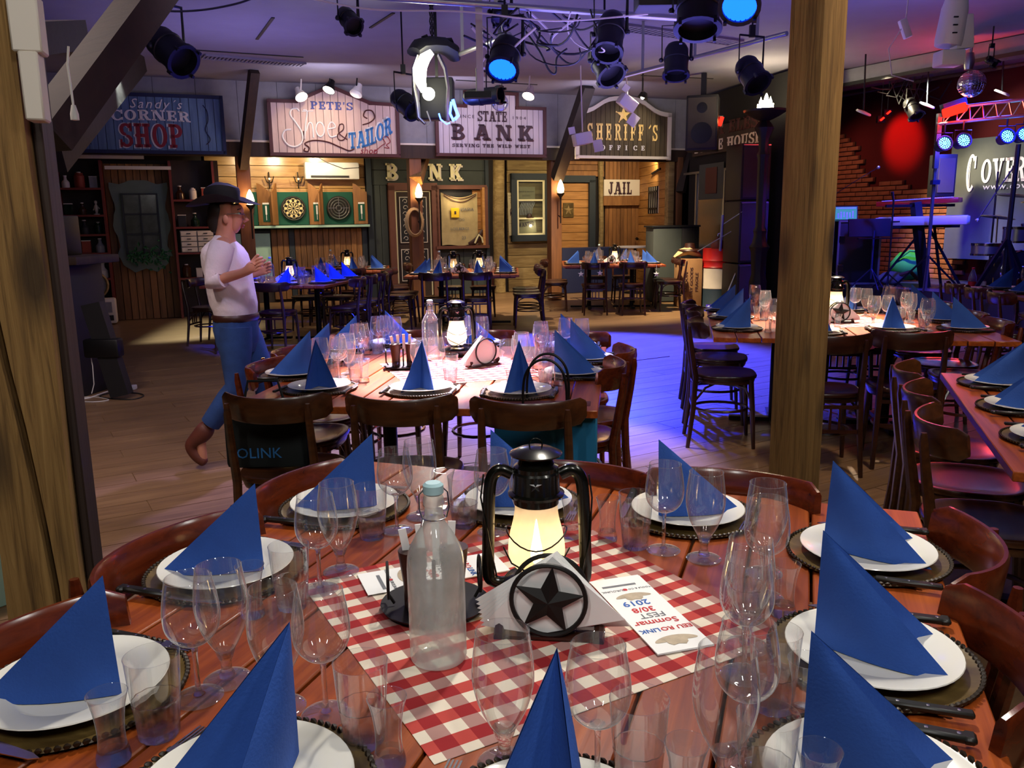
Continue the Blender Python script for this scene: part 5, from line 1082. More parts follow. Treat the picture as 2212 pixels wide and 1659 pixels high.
mic('tall boom microphone stand beside the drum kit',2134,600,11.5,STZ,1.62,[(.25,0,1.75),(0,0,1.35),(-.22,0,.98)])
# keyboards
kb=AY(1990,440,12.6); a=AY(1898,446,12.9)-kb; b=AY(2075,436,12.2)-kb
t=thing('stage_keyboard','red stage keyboard on the upper tier of the stand','keyboard',kb); d_=b-a; R_=d_.to_track_quat('X','Z').to_matrix().to_4x4(); L=d_.length; Tm=Matrix.Translation((a+b)/2)@R_
m=MB(); m.box(0,0,.03,L,.3,.07,ch=.01,mat=Tm); m.build('body',M['keyr'],t); m=MB(); m.box(0,-.1,.07,L*.85,.12,.012,mat=Tm); m.build('white_keys',M['keyw'],t); m=MB()
for k in range(30): m.box(-L*.4+k*L*.8/29,-.07,.08,.012,.07,.01,mat=Tm)
m.build('black_keys',M['blackm'],t)
kb2=AY(1990,485,12.4); a2=AY(1895,487,12.7)-kb2; b2=AY(2092,483,12.0)-kb2; d_=b2-a2; R_=d_.to_track_quat('X','Z').to_matrix().to_4x4(); L=d_.length; Tm=Matrix.Translation((a2+b2)/2)@R_
t=thing('stage_keyboard','white stage keyboard on the lower tier of the stand','keyboard',kb2); m=MB(); m.box(0,0,.05,L,.34,.12,ch=.012,mat=Tm); m.build('body',M['keyw'],t); m=MB(); m.box(0,.04,.115,L*.96,.2,.012,mat=Tm); m.build('panel',M['whitep'],t); m=MB(); m.box(0,-.1,.115,L*.88,.12,.012,mat=Tm); m.build('white_keys',M['letw'],t); m=MB(); m.box(-L*.3,-.172,.05,.2,.003,.02,mat=Tm); m.build('lettering',M['blackm'],t)
base=Vector((kb2.x-.05,kb2.y,STZ)); t=thing('keyboard_stand','black column keyboard stand carrying both keyboards','stand',base); z1_=kb.z-STZ;z2_=kb2.z-STZ
m=MB(); m.bar((.18,0,0),(-.06,0,z1_+.02),.16,.1); m.build('column',M['blackm'],t); m=MB(); m.box(0,-.02,z1_-.03,1.0,.05,.04); m.box(0,-.02,z2_-.03,1.2,.05,.04); m.bar((.42,0,0),(.24,0,z2_),.03); m.bar((.25,.1,z2_-.1),(.75,.1,0.02),.03); m.bar((-.55,.0,.02),(.0,0,.75),.025); m.build('cross_arm',M['black'],t)
t=sthing('green_bag','crumpled green cloth bag leaning at the brick wall','bag',1962,590,13.6,STZ); m=MB(); m.sphere((0,0,.24),.24,14,sc=(1.25,.7,1)); o=m.build('cloth',M['greenb'],t); m=MB(); m.tube([(-.25,-.1,.35),(-.1,-.2,.5),(.1,-.2,.48),(.25,-.1,.3)],.02,6); m.build('strap',M['greenb'],t)
for v in o.data.vertices: v.co+=Vector((random.uniform(-.03,.03),random.uniform(-.03,.03),random.uniform(-.02,.02)))
t=sthing('grey_bundle','grey and orange bundle lying beside the green bag','bag',1925,596,13.0,STZ); m=MB(); m.sphere((0,0,.1),.11,10,sc=(1.9,.9,1)); m.build('cloth',M['panel'],t); m=MB(); m.tube([(.1,-.05,.15),(.25,-.1,.2),(.4,-.05,.08)],.03,6); m.build('strap',M['redbrown'],t)
for (px,lb,mt) in ((2101,'clear bottle with red label standing on the stage edge','barrelr'),(2128,'clear bottle behind the boom stand on stage','whitep')):
    t=sthing('plastic_bottle',lb,'bottle',px,600,11.6,STZ); m=MB(); m.lathe([(0,0),(.05,0),(.052,.02),(.05,.2),(.02,.29),(.018,.32),(0,.32)],14); m.build('body',M['lens'],t); m=MB(); m.lathe([(.053,.06),(.053,.14)],14); m.build('label_band',M[mt],t); m=MB(); m.lathe([(.02,.31),(.02,.335),(0,.335)],10); m.build('cap',M['barrelr'],t)
# drum kit at the right edge
t=sthing('drum_kit','drum kit with blue-lit cymbals at the right edge','drum kit',2190,575,11.2,STZ)
m=MB(); R_=Matrix.Translation((0,0,.30))@Matrix.Rotation(PI/2,4,'X'); m.lathe([(0,.22),(.27,.22),(.28,.2),(.28,-.2),(.27,-.22)],28,mat=R_); bd=m.build('bass_drum',M['blackm'],t); m=MB(); m.lathe([(.285,.23),(.30,.21),(.285,.19)],28,mat=R_); m.build('hoop',M['chrome'],bd)
text('56',.14,M['letw'],bd,(.0,-.245,.33),xs=1.2)
for (x,z_,r1,h1) in ((-.05,.68,.15,.2),(.2,.7,.16,.22),(-.42,.52,.18,.15)):
    m=MB(); m.lathe([(0,z_),(r1,z_),(r1,z_+h1),(0,z_+h1)],22,c=(x,-.05,0)); dr=m.build('tom_drum',M['alu'],t); m=MB(); m.lathe([(r1+.01,z_+h1-.02),(r1+.01,z_+h1+.01)],22,c=(x,-.05,0)); m.lathe([(r1+.01,z_),(r1+.01,z_+.025)],22,c=(x,-.05,0)); m.build('hoop',M['chrome'],dr)
M['cymb']=pbr('cymbal bronze','b8a060',.2,1)
for (x,z_,tl) in ((-.10,1.30,.12),(-.28,1.02,.15),(.25,1.25,-.2)):
    m=MB(); m.lathe([(0,.03),(.04,.02),(.2,.0),(.22,-.01)],24,mat=Matrix.Translation((x,0,z_))@Matrix.Rotation(tl,4,'Y')); cy=m.build('cymbal',M['cymb'],t)
    m=MB(); m.tube([(x,0,z_),(x*.9,0,.0)],.01,5); m.build('cymbal_stand',M['chrome'],cy)
t=sthing('speaker_stand','thick black stand rising before the drum kit','stand',2165,628,10.6,STZ)
m=MB(); m.tube([(0,0,.3),(.02,0,1.9)],.03,8); m.bar((0,0,.75),(-.42,0,0),.04); m.bar((0,0,.75),(.4,0,0),.04); m.bar((0,0,.75),(0,-.35,0),.04); m.build('leg',M['black'],t)
# truss with lights
A_=AY(2042,234,11.8);B_=AY(2300,205,10.8); A2=AY(2024,268,11.8);B2=AY(2300,240,10.8)
t=thing('light_truss','aluminium lattice truss over the banner','truss',A_)
m=MB(); m.tube([(0,0,0),B_-A_],.022,8); m.tube([A2-A_,B2-A_],.022,8); m.build('chord',M['alu'],t); m=MB(); n=9
for k in range(n): 
    p=(B_-A_)*(k/n); q=A2-A_+(B2-A2)*((k+.5)/n); r=(B_-A_)*((k+1)/n); m.tube([p,q],.009,5); m.tube([q,r],.009,5)
m.build('lacing',M['alu'],t)
p=AY(2028,268,11.8); t=thing('truss_tower','pale telescopic tower carrying the left end of the truss','stand',(p.x,p.y,STZ)); m=MB(); m.box(0,0,2.1-.05,.06,.06,p.z-STZ-1.55+.0); m.box(.0,0,.9,.035,.035,1.8); m.build('mast',M['alu'],t); m=MB(); 
for a in range(3): m.tube([(0,0,.5),(.5*math.cos(a*2.1),.5*math.sin(a*2.1),.02)],.015,5)
m.build('tripod',M['black'],t); m=MB(); m.box(.0,-.03,1.5,.1,.08,.06); m.build('clamp',M['navy'],t)
t=sthing('wall_speaker','small black loudspeaker hanging left of the banner','speaker',2035,415,12.6); m=MB(); m.box(0,0,0,.3,.25,.62,ch=.01); m.build('cabinet',M['blackm'],t); m=MB(); m.box(0,-.13,.0,.24,.01,.5); m.build('grille',M['walld'],t); t.location=AY(2035,380,12.9)
for (px,py,lb) in ((2038,311,'first round blue LED lamp from the left under the truss'),(2079,305,'second round blue LED lamp from the left under the truss'),(2173,296,'third round blue LED lamp from the left under the truss'),(2210,292,'round blue LED lamp cut by the right edge')):
    p=AY(px,py,11.5); t=thing('led_lamp',lb,'stage lamp',p,0,'LED lamps under the truss'); R_=Matrix.Rotation(-.25,4,'X')@Matrix.Rotation(PI/2,4,'X')
    m=MB(); m.lathe([(.0,-.12),(.07,-.12),(.09,-.02),(.105,.02),(.105,.05),(.088,.05),(.088,.03),(0,.028)],20,mat=R_); m.build('housing',pbrs('blue lit rim','101a8c',.3) if 'pbrs' in globals() else M['navy'],t)
    m=MB()
    for ring_,cnt_ in ((.0,1),(.024,6),(.048,11),(.07,16)):
        for k in range(cnt_): a_=2*PI*k/max(cnt_,1); m.lathe([(0,.036),(.0095,.034)],6,mat=R_@Matrix.Translation((ring_*math.cos(a_),ring_*math.sin(a_),0)))
    lo=m.build('led_face',M['led'],t)
    m=MB(); m.tube([(-.11,0,0),(-.11,0,.14),(.11,0,.14),(.11,0,0)],.008,4); m.tube([(0,0,.14),(0,0,.26)],.012,5); m.build('yoke',M['black'],t)
    lamp('POINT',p+Vector((-.05,-.25,-.05)),None,1.5,(.05,.12,1),.05,name='LED light')
t=sthing('red_flood_lamp','glaring red lamp at the left end of the truss','stage lamp',2062,238,11.6); m=MB(); m.box(0,0,0,.3,.1,.12,mat=Matrix.Rotation(-.3,4,'Y'),ch=.02); m.build('lamp_face',M['redem'],t); m=MB(); m.box(.05,.09,.04,.32,.1,.16,mat=Matrix.Rotation(-.3,4,'Y')); m.build('housing',M['black'],t)
lamp('POINT',AY(2062,238,11.3),None,35,(1,.06,.04),.08,name='red flood')
t=sthing('mirror_ball','silver mirror ball hanging above the stage','mirror ball',2099,181,11.0)
bm=bmesh.new(); bmesh.ops.create_uvsphere(bm,u_segments=26,v_segments=16,radius=.165); bmesh.ops.inset_individual(bm,faces=list(bm.faces),thickness=.003,depth=-.002); me=bpy.data.meshes.new('ball'); bm.to_mesh(me); bm.free(); me.materials.append(M['disco']); o=bpy.data.objects.new('ball',me); C.objects.link(o); o.parent=t
m=MB(); m.lathe([(0,0),(.05,0),(.07,.1),(.05,.2),(0,.2)],14,c=(-.06,0,.17)); m.tube([(-.05,0,.35),(-.04,0,3.62-t.location.z)],.02,6); m.build('motor',M['alu'],t)
for (px,py,lb) in ((1865,244,'round white ceiling lamp disc, leftmost above the brick wall'),(2002,228,'round white lamp disc left of the truss'),(2164,201,'round white lamp disc right of the mirror ball')):
    t=sthing('lamp_disc',lb,'lamp',px,py,12.0); m=MB(); m.lathe([(0,-.01),(.1,-.01),(.11,.0),(.1,.02),(0,.03)],20,mat=Matrix.Rotation(.35,4,'Y')@Matrix.Rotation(.3,4,'X')); m.build('disc',M['white'],t); m=MB(); m.tube([(0,0,.02),(0,.05,3.64-t.location.z)],.012,5); m.build('stem',M['black'],t)
for (px,py,lb) in ((1920,243,'tiny red glowing lamp, upper of two over the curtain'),(1906,257,'tiny red glowing lamp, lower of two over the curtain')):
    t=sthing('indicator_lamp',lb,'lamp',px,py,13.2); m=MB(); m.box(0,0,0,.06,.03,.02,mat=Matrix.Rotation(-.7,4,'Y')); m.build('lamp_face',M['redem'],t); m=MB(); m.box(0,.05,.0,.12,.06,.1); m.tube([(0,.05,.04),(0,.05,3.64-t.location.z)],.006,5); m.build('housing',M['black'],t)
par('black can light over the red spot on the curtain',(1960,215),12.6,(1980,252),12.4,.10,top=3.4)
par('black can light hanging before the mirror ball cables',(2130,125),10.5,(2150,138),10.4,.05,top=3.5)
a=AY(1800,205,15.2);b=AY(2260,130,11.8); t=thing('stage_pipe','long dark pipe along the top of the stage wall','pipe',a); m=MB(); m.tube([(0,0,0),b-a],.03,8); m.build('tube',M['post_d'],t)
o=thing('cluster_cables','dark cables and clamps bundled on the stage pipe','cable',AY(1955,180,12.8)); m=MB(); random.seed(9)
for k in range(10): x=random.uniform(-.5,.5); m.tube([(x,0,random.uniform(-.2,.1)),(x+.15,0,random.uniform(-.35,-.05)),(x+.3,0,random.uniform(-.1,.15))],.01,5)
m.build('cable',M['blackm'],o)
M['clothw']=M['white']
# ============================================================ FURNITURE AND TABLEWARE
def grid_patch(mb,A,b,n=8,k=5,bulge=None):
    """cone-like sheet from apex A to base curve b(t)"""
    A=Vector(A); vs_=[A]; 
    for j in range(1,k+1):
        s=j/k
        for i in range(n+1):
            p=A.lerp(b(i/n),s); 
            if bulge is not None: p+=bulge*math.sin(PI*i/n)*math.sin(PI*s*.9)*1.0
            vs_.append(p)
    fs=[(0,1+i,2+i) for i in range(n)]
    for j in range(k-1):
        for i in range(n): a=1+j*(n+1)+i; fs.append((a,a+n+1,a+n+2,a+1))
    mb.add(vs_,fs,True)
def make_chair(name,label,mat,slats=False):
    t=thing(name,label,'chair'); W_=M[mat]
    m=MB(); N=28; out=[]
    for i in range(N):
        a=2*PI*i/N; c,s=math.cos(a),math.sin(a); e=.72
        x=.205*math.copysign(abs(c)**e,c)*(1+.06*s); y=.20*math.copysign(abs(s)**e,s); out.append((x,y))
    prof=[(.86,.447),(1.0,.452),(1.01,.462),(.99,.472),(.93,.474),(.84,.468),(.5,.463)]
    vs_=[(x*k,y*k,z) for k,z in prof for x,y in out]; fs=[]
    for j in range(len(prof)-1):
        for i in range(N): fs.append((j*N+i,j*N+(i+1)%N,(j+1)*N+(i+1)%N,(j+1)*N+i))
    fs.append(tuple((len(prof)-1)*N+i for i in range(N))); fs.append(tuple(reversed(range(N)))); m.add(vs_,fs,True); m.build('seat',W_,t)
    m=MB(); m.tube([(x*.9,y*.9,.435) for x,y in out],.016,6,closed=True,flat=(.7,1.2)); m.build('seat_ring',W_,t)
    # curved top rail
    m=MB(); K=16; vs_=[];fs=[]
    for i in range(K+1):
        u=-1+2*i/K; a=u*.98; R_=.258; x=R_*math.sin(a); y=-.235+R_*(1-math.cos(a))*.95; th=.0095
        e=max(0,(abs(u)-.86)/.14); hh=.052*(1-.35*e*e); zc=.765+.012*abs(u)**2-.008
        nx,ny=math.sin(a)*.9,-math.cos(a); l=math.hypot(nx,ny); nx/=l;ny/=l; tl=.012
        for (o_,z_) in ((th*.6,-hh),(th,-hh+.008),(th,hh-.01),(th*.4,hh),(-th*.4,hh),(-th,hh-.01),(-th,-hh+.008),(-th*.6,-hh)):
            vs_.append((x+nx*(o_)+0,y+ny*(o_)-tl*(z_/.05)*.5,zc+z_))
    for i in range(K):
        for j in range(8): fs.append((i*8+j,i*8+(j+1)%8,(i+1)*8+(j+1)%8,(i+1)*8+j))
    fs.append(tuple(range(7,-1,-1))); fs.append(tuple(K*8+j for j in range(8))); m.add(vs_,fs,True); m.build('top_rail',W_,t)
    for s in (-1,1):
        m=MB(); m.tube([(s*.178,-.235,.0),(s*.165,-.205,.25),(s*.16,-.195,.46),(s*.160,-.225,.64),(s*.158,-.2415,.755),(s*.158,-.243,.79)],[.013,.017,.019,.0165,.014,.009],8); m.build('leg',W_,t)
        m=MB(); m.tube([(s*.155,.15,.45),(s*.165,.165,.25),(s*.175,.18,0)],[.018,.017,.012],8); m.build('leg',W_,t)
    m=MB(); pts=[(.158*math.cos(a*PI/10),-.02+.175*math.sin(a*PI/10),.235+.0*math.sin(a)) for a in range(20)]; m.tube(pts,.0095,6,closed=True); m.build('stretcher',W_,t)
    m=MB()
    for s in (-1,1): m.tube([(s*.163,.16,.30),(s*.15,.12,.39),(s*.13,.03,.43)],.008,5); m.tube([(s*.163,-.20,.30),(s*.15,-.13,.39),(s*.13,-.04,.43)],.008,5)
    m.build('corner_brace',W_,t)
    if slats:
        m=MB()
        for x in (-.05,0,.05): m.box(x,-.205,.33,.014,.01,.14)
        m.box(0,-.205,.26,.3,.012,.02); m.box(0,-.2,.40,.3,.012,.02); m.build('lower_slats',W_,t)
    return t
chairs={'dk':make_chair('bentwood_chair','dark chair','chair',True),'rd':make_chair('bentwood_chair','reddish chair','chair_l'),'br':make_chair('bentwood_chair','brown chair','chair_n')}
def make_charger():
    t=thing('charger_plate','x','charger plate'); m=MB(); m.lathe([(0,.004),(.10,.004),(.15,.006),(.160,.010),(.162,.007),(.15,.0),(0,.0)],40); m.build('disc',M['charger'],t)
    m=MB(); n=84
    for k in range(n):
        a=2*PI*k/n; c=Vector((.160*math.cos(a),.160*math.sin(a),.010)); tg=Vector((-math.sin(a),math.cos(a),0)); rd=Vector((math.cos(a),math.sin(a),0)); d=(tg*.8+rd*.35+Vector((0,0,.35)))*.0062
        m.tube([c-d,c-d*.4,c+d*.4,c+d],[.0014,.0042,.0042,.0014],5)
    o=m.build('beaded_rim',M['rope'],t); o['kind']='stuff'; return t
def make_plate():
    t=thing('dinner_plate','x','plate'); m=MB(); m.lathe([(0,.003),(.080,.003),(.086,.005),(.094,.011),(.131,.0155),(.134,.0165),(.135,.015),(.13,.013),(.095,.006),(.082,.0),(.0,.0)],48); o=m.build('plate_body',M['plate'],t); return t
def make_napkin(k):
    t=thing('folded_napkin','x','napkin'); m=MB(); r=random.Random(k)
    A=Vector((r.uniform(-.008,.008),.078+r.uniform(-.01,.01),.195+r.uniform(-.008,.008))); S=Vector((0,.088,0)); L=Vector((-.062-r.uniform(0,.02),-.112,0)); Rr=Vector((.062+r.uniform(0,.02),-.108,0)); I=Vector((.0,-.0,0))
    def crv(P,Q,o): return lambda t:P.lerp(Q,t)+o*math.sin(PI*t)
    grid_patch(m,A,crv(S,L,Vector((-.016,.0,0))),bulge=Vector((-.006,0,0)))
    grid_patch(m,A,crv(S,Rr,Vector((.016,.0,0))),bulge=Vector((.006,0,0)))
    m.build('outer_wings',M['napkin'],t)
    m=MB(); A2=A+Vector((0,-.003,-.004)); grid_patch(m,A2,crv(L,I,Vector((-.006,.0,0)))); grid_patch(m,A2,crv(Rr,I,Vector((.006,.0,0)))); m.build('inner_fold',M['napkin'],t); return t
def make_fork():
    t=thing('steak_fork','x','fork'); m=MB()
    m.tube([(0,.015,.004),(0,.05,.004)],.0028,6,flat=(1.4,.7)); m.box(0,.062,.005,.020,.02,.0022,ch=.0006)
    for k in range(4): m.box(-.0083+.0055*k,.092,.0055,.0028,.045,.0018)
    m.build('tines',M['steel'],t); m=MB(); m.box(0,-.045,.006,.016,.12,.010,ch=.003); h=m.build('handle',M['blackh'],t); m=MB()
    for y in (-.085,-.045,-.005): m.lathe([(0,0),(.0028,0),(.0,.0008)],8,c=(0,y,.011))
    m.build('rivet',M['steel'],h); return t
def make_knife():
    t=thing('steak_knife','x','knife'); m=MB(); m.prism([(-.008,0),(.009,0),(.010,.06),(.004,.105),(-.004,.118),(-.008,.1)],.004,.0055,plane='xy'); m.build('blade',M['steel'],t)
    m=MB(); m.box(0,-.055,.006,.019,.115,.012,ch=.004); m.box(.001,-.108,.006,.024,.018,.012,ch=.004); h=m.build('handle',M['blackh'],t); m=MB()
    for y in (-.095,-.055,-.015): m.lathe([(0,0),(.0032,0),(.0,.0008)],8,c=(0,y,.012))
    m.build('rivet',M['steel'],h); return t
def arc_prof(pts,n=5): return [(max(r,0),z) for r,z in bez(pts,n)]
def make_wine():
    t=thing('wine_glass','x','glass'); m=MB(); m.lathe(arc_prof([(.004,.088),(.022,.094),(.037,.112),(.0415,.135),(.039,.165),(.0335,.196)]),32); m.lathe([(.0335,.196),(.0341,.1967),(.0346,.196),(.0341,.1953)],32); m.build('bowl',M['glass'],t)
    m=MB(); m.lathe([(0,.0005),(.036,.0005),(.0368,.0012),(.036,.002),(.028,.003),(.010,.006)],32); m.build('foot',M['glass'],t)
    m=MB(); m.lathe([(0,.006),(.008,.006),(.0045,.012),(.0038,.03),(.0038,.07),(.005,.083),(.010,.089),(0,.0905)],28); m.build('stem',M['glassb'],t); return t
def make_goblet():
    t=thing('beer_goblet','x','glass'); m=MB(); m.lathe(arc_prof([(.008,.046),(.020,.062),(.033,.090),(.0405,.122),(.0395,.155),(.0345,.192)]),32); m.lathe([(.0345,.192),(.0352,.1927),(.0357,.192),(.0352,.1913)],32); m.build('bowl',M['glass'],t)
    m=MB(); m.lathe([(0,.0005),(.036,.0005),(.037,.0015),(.036,.0025),(.028,.004),(.014,.007)],32); m.build('foot',M['glass'],t)
    m=MB(); m.lathe([(0,.007),(.012,.008),(.0125,.013),(.0085,.019),(.0085,.034),(.012,.042),(.016,.054),(.0,.05)],28); m.build('stem',M['glassb'],t); return t
def make_tumbler():
    t=thing('tumbler_glass','x','glass'); m=MB(); m.lathe([(.0325,.058),(.0345,.08),(.0372,.122),(.0378,.1235),(.0366,.1235)],32); m.build('bowl',M['glass'],t)
    m=MB(); m.lathe([(0,.0),(.0255,.0),(.0275,.004),(.0315,.050),(.0328,.058),(.0308,.058),(.0265,.014),(.0,.011)],48,rx=lambda a:1+.028*math.cos(12*a)); m.build('ribbed_base',M['glassb'],t); return t
def make_shot():
    t=thing('schnapps_glass','x','glass'); m=MB(); m.lathe(arc_prof([(.0185,.020),(.0175,.045),(.0205,.075),(.0262,.098)]),28); m.lathe([(.0262,.098),(.0268,.0987),(.0256,.0987)],28); m.build('bowl',M['glass'],t)
    m=MB(); m.lathe([(0,0),(.0215,.0),(.0225,.003),(.0215,.012),(.0190,.021),(.0,.017)],28); m.build('thick_base',M['glassb'],t); return t
PR={'charger':make_charger(),'plate':make_plate(),'fork':make_fork(),'knife':make_knife(),'wine':make_wine(),'goblet':make_goblet(),'tumbler':make_tumbler(),'shot':make_shot()}
NAP=[make_napkin(k) for k in range(4)]
TH=.75
def make_table(label,org,rz,W_,Dp,name='dining_table',npl=12):
    t=thing(name,label,'table',(org[0],org[1],0),rz)
    for i in range(npl):
        a=W_*i/npl; m=MB(); m.box(0,0,0,W_/npl-.006,Dp,.03,ch=.003); m.build('table_plank',M['table'],t,(a+W_/npl/2,Dp/2,TH-.015))
    m=MB(); m.box(W_/2,Dp*.25,TH-.05,W_-.1,.08,.04); m.box(W_/2,Dp*.75,TH-.05,W_-.1,.08,.04); m.build('cross_batten',M['table'],t)
    for fx in (.28,.72):
        m=MB(); m.tube([(W_*fx,Dp/2,.03),(W_*fx,Dp/2,TH-.06)],.035,10); m.box(W_*fx,Dp/2,.025,.06,.62,.03); m.box(W_*fx,Dp/2,.025,.62,.06,.03); m.box(W_*fx,Dp/2,TH-.075,.4,.5,.02); m.build('pedestal',M['table_dk'],t)
    return t
rj=random.Random(4)
GRP='place settings'
def setting(org,rz,lx,ly,side,pos,tab,nrot=None,parts='all',chair=None,cd=.42,cj=0,seated=True,glass=None,group=None,gpx=None):
    """one cover: charger, plate, napkin, cutlery and four glasses; side = which edge the guest sits at"""
    base={'N':0,'B':PI,'L':-PI/2,'R':PI/2}[side]; a=rz+base
    p=Vector((org[0]+lx*math.cos(rz)-ly*math.sin(rz),org[1]+lx*math.sin(rz)+ly*math.cos(rz),TH))
    def L(x,y,z=0): return Vector((p.x+x*math.cos(a)-y*math.sin(a),p.y+x*math.sin(a)+y*math.cos(a),p.z+z))
    lab=lambda s:f'{s} of the {pos} setting, {tab}'
    place(PR['charger'],L(0,0),a+rj.uniform(-3,3),lab('beaded brown charger plate'),'charger plates')
    place(PR['plate'],L(0,0,.011),a,lab('white dinner plate'),'dinner plates')
    place(NAP[rj.randrange(4)],L(rj.uniform(-.008,.008),0,.0155),a+(rj.uniform(-.18,.18) if nrot is None else nrot),lab('blue pyramid-folded napkin'),'folded blue napkins')
    place(PR['fork'],L(-.148,-.02,.009),a+rj.uniform(-.1,.1),lab('black-handled fork left'),'steak forks'); place(PR['knife'],L(.148,-.02,.009),a+rj.uniform(-.1,.1),lab('black-handled knife right'),'steak knives')
    gp=glass or {'goblet':(-.072,.235),'wine':(.014,.235),'tumbler':(.086,.222),'shot':(.142,.175)}
    nm={'goblet':'short-stemmed beer goblet','wine':'stemmed wine glass','tumbler':'ribbed tumbler','shot':'small thick-based shot glass'}
    for k,(x,y) in gp.items():
        pos_=L(x+rj.uniform(-.008,.008),y+rj.uniform(-.008,.008))
        if gpx and k in gpx: w3=AZ(*gpx[k],TH); pos_=Vector((w3.x,w3.y,TH+.001))
        place(PR[k],pos_,rj.uniform(0,6),lab(nm[k]),nm[k]+'es' if nm[k].endswith('glass') else nm[k]+'s')
    if chair:
        q=L(cj,-cd+.20,-TH); place(chairs[chair],q,a+rj.uniform(-.07,.07),f'{ {"dk":"dark brown","rd":"red-brown","br":"brown"}[chair]} bentwood chair at the {pos} setting, {tab}','bentwood chairs')
def cloth_sq(label,c,rz,s=.665):
    t=thing('checked_cloth',label,'tablecloth',(c[0],c[1],TH+.0006),rz,'red checked cloths'); n=16
    m=cloth_sheet(s,s,n,n,lambda u,v:(-s/2+s*u,-s/2+s*v,.0008+.0012*math.sin(u*17)*math.sin(v*13)),0); m.v=[(x,y,z) for x,y,z in m.v]
    k=len(m.v)//2; m.v[k:]=[(x,y,0) for x,y,z in m.v[k:]]
    m.build('cloth',M['cloth'],t); return t
# --- lantern
def make_lantern():
    t=thing('hurricane_lantern','x','lantern'); m=MB(); m.lathe([(0,0),(.068,0),(.07,.004),(.07,.03),(.060,.042),(.035,.048),(.034,.056),(.026,.062),(0,.062)],32); m.build('fuel_tank',M['lant'],t)
    m=MB(); m.lathe(arc_prof([(.030,.058),(.043,.068),(.0535,.092),(.050,.13),(.042,.165),(.039,.196)],6),36); m.build('glass_chimney',M['lglass'],t)
    m=MB(); m.lathe([(.034,.188),(.042,.190),(.0425,.204),(.052,.206),(.053,.211),(.045,.214),(.0435,.232),(.044,.25),(.041,.254),(.0415,.262),(.034,.266),(.031,.276),(.036,.279),(.0485,.284),(.049,.287),(.03,.296),(.0,.299)],32); m.build('hood',M['lant'],t)
    m=MB(); star_solid(m,.012,.003,Matrix.Translation((0,-.0455,.236))); m.build('star_stamp',M['steel'],t)
    for s in (-1,1):
        m=MB(); m.tube([Vector((x*s,0,z)) for x,z in bez([(.045,.246),(.066,.254),(.082,.240),(.088,.2),(.091,.12),(.0925,.06),(.089,.038),(.074,.03),(.058,.03)],5)],.0105,10,flat=(1,1.15)); m.build('side_tube',M['lant'],t)
    m=MB()
    for s in (-1,1): m.tube([Vector((x*s,y,z)) for x,y,z in ((.062,-.01,.105),(.045,-.045,.088),(.0,-.057,.066),(-.03,-.05,.052),(-.052,-.03,.046))],.0017,5)
    m.tube([(.057*math.cos(a*PI/12),.057*math.sin(a*PI/12),.128+.012*math.cos(a*PI/6)) for a in range(24)],.0015,5,closed=True); m.build('guard_wire',M['lant'],t)
    m=MB(); m.tube([(.098,0,.245),(.104,.0,.2),(.100,-.01,.12),(.085,-.02,.05)],.0018,5); m.tube([(-.098,0,.245),(-.104,.0,.2),(-.088,-.02,.12),(-.075,-.02,.05)],.0018,5); m.tube([(.012*math.cos(a*PI/8),0,.302+.012*math.sin(a*PI/8)) for a in range(16)],.0014,5,closed=True); m.build('handle_wire',M['lant'],t)
    m=MB(); m.lathe(arc_prof([(0.0,.066),(.008,.074),(.0115,.092),(.007,.118),(.002,.150),(0,.158)],4),14); m.build('flame',M['flamel'],t); return t
M['flamel']=emis('lantern flame','ffdf9a',18)
lan=make_lantern()
def put_lantern(x,y,rz,label,pw=1.2):
    o=place(lan,(x,y,TH+.002),rz,label,'hurricane lanterns'); lamp('POINT',(x,y,TH+.115),None,pw,(1,.68,.36),.018,name='lantern light'); return o
def make_bottle(mat):
    t=thing('swing_top_bottle','x','bottle'); m=MB(); m.lathe(arc_prof([(0.0,.004),(.036,.001),(.0455,.006),(.0465,.02)],3)+[(.0465,.05),(.0465,.12)]+arc_prof([(.0465,.16),(.044,.188),(.030,.218),(.017,.240),(.0145,.262),(.0165,.268),(.0165,.276),(.014,.284)],4),36); b=m.build('glass_body',mat,t)
    m=MB(); m.lathe([(0,.284),(.013,.284),(.0165,.287),(.0165,.300),(.012,.304),(0,.304)],20); m.build('stopper',M['stop'],t)
    m=MB()
    for s in (-1,1): m.tube([(s*.016,0,.293),(s*.023,.0,.285),(s*.024,-.004,.262),(s*.019,-.006,.246)],.0013,5)
    m.tube([(.0185*math.cos(a*PI/8),.0185*math.sin(a*PI/8),.246) for a in range(16)],.0013,5,closed=True); m.tube([(-.019,-.006,.246),(-.024,-.014,.238),(-.022,-.016,.25)],.0013,5); m.build('wire_bail',M['steel'],t); return t
M['stop']=pbr('pale blue stopper','a9cdd2',.35)
bot_f=make_bottle(M['frost']); bot_c=make_bottle(M['glass'])
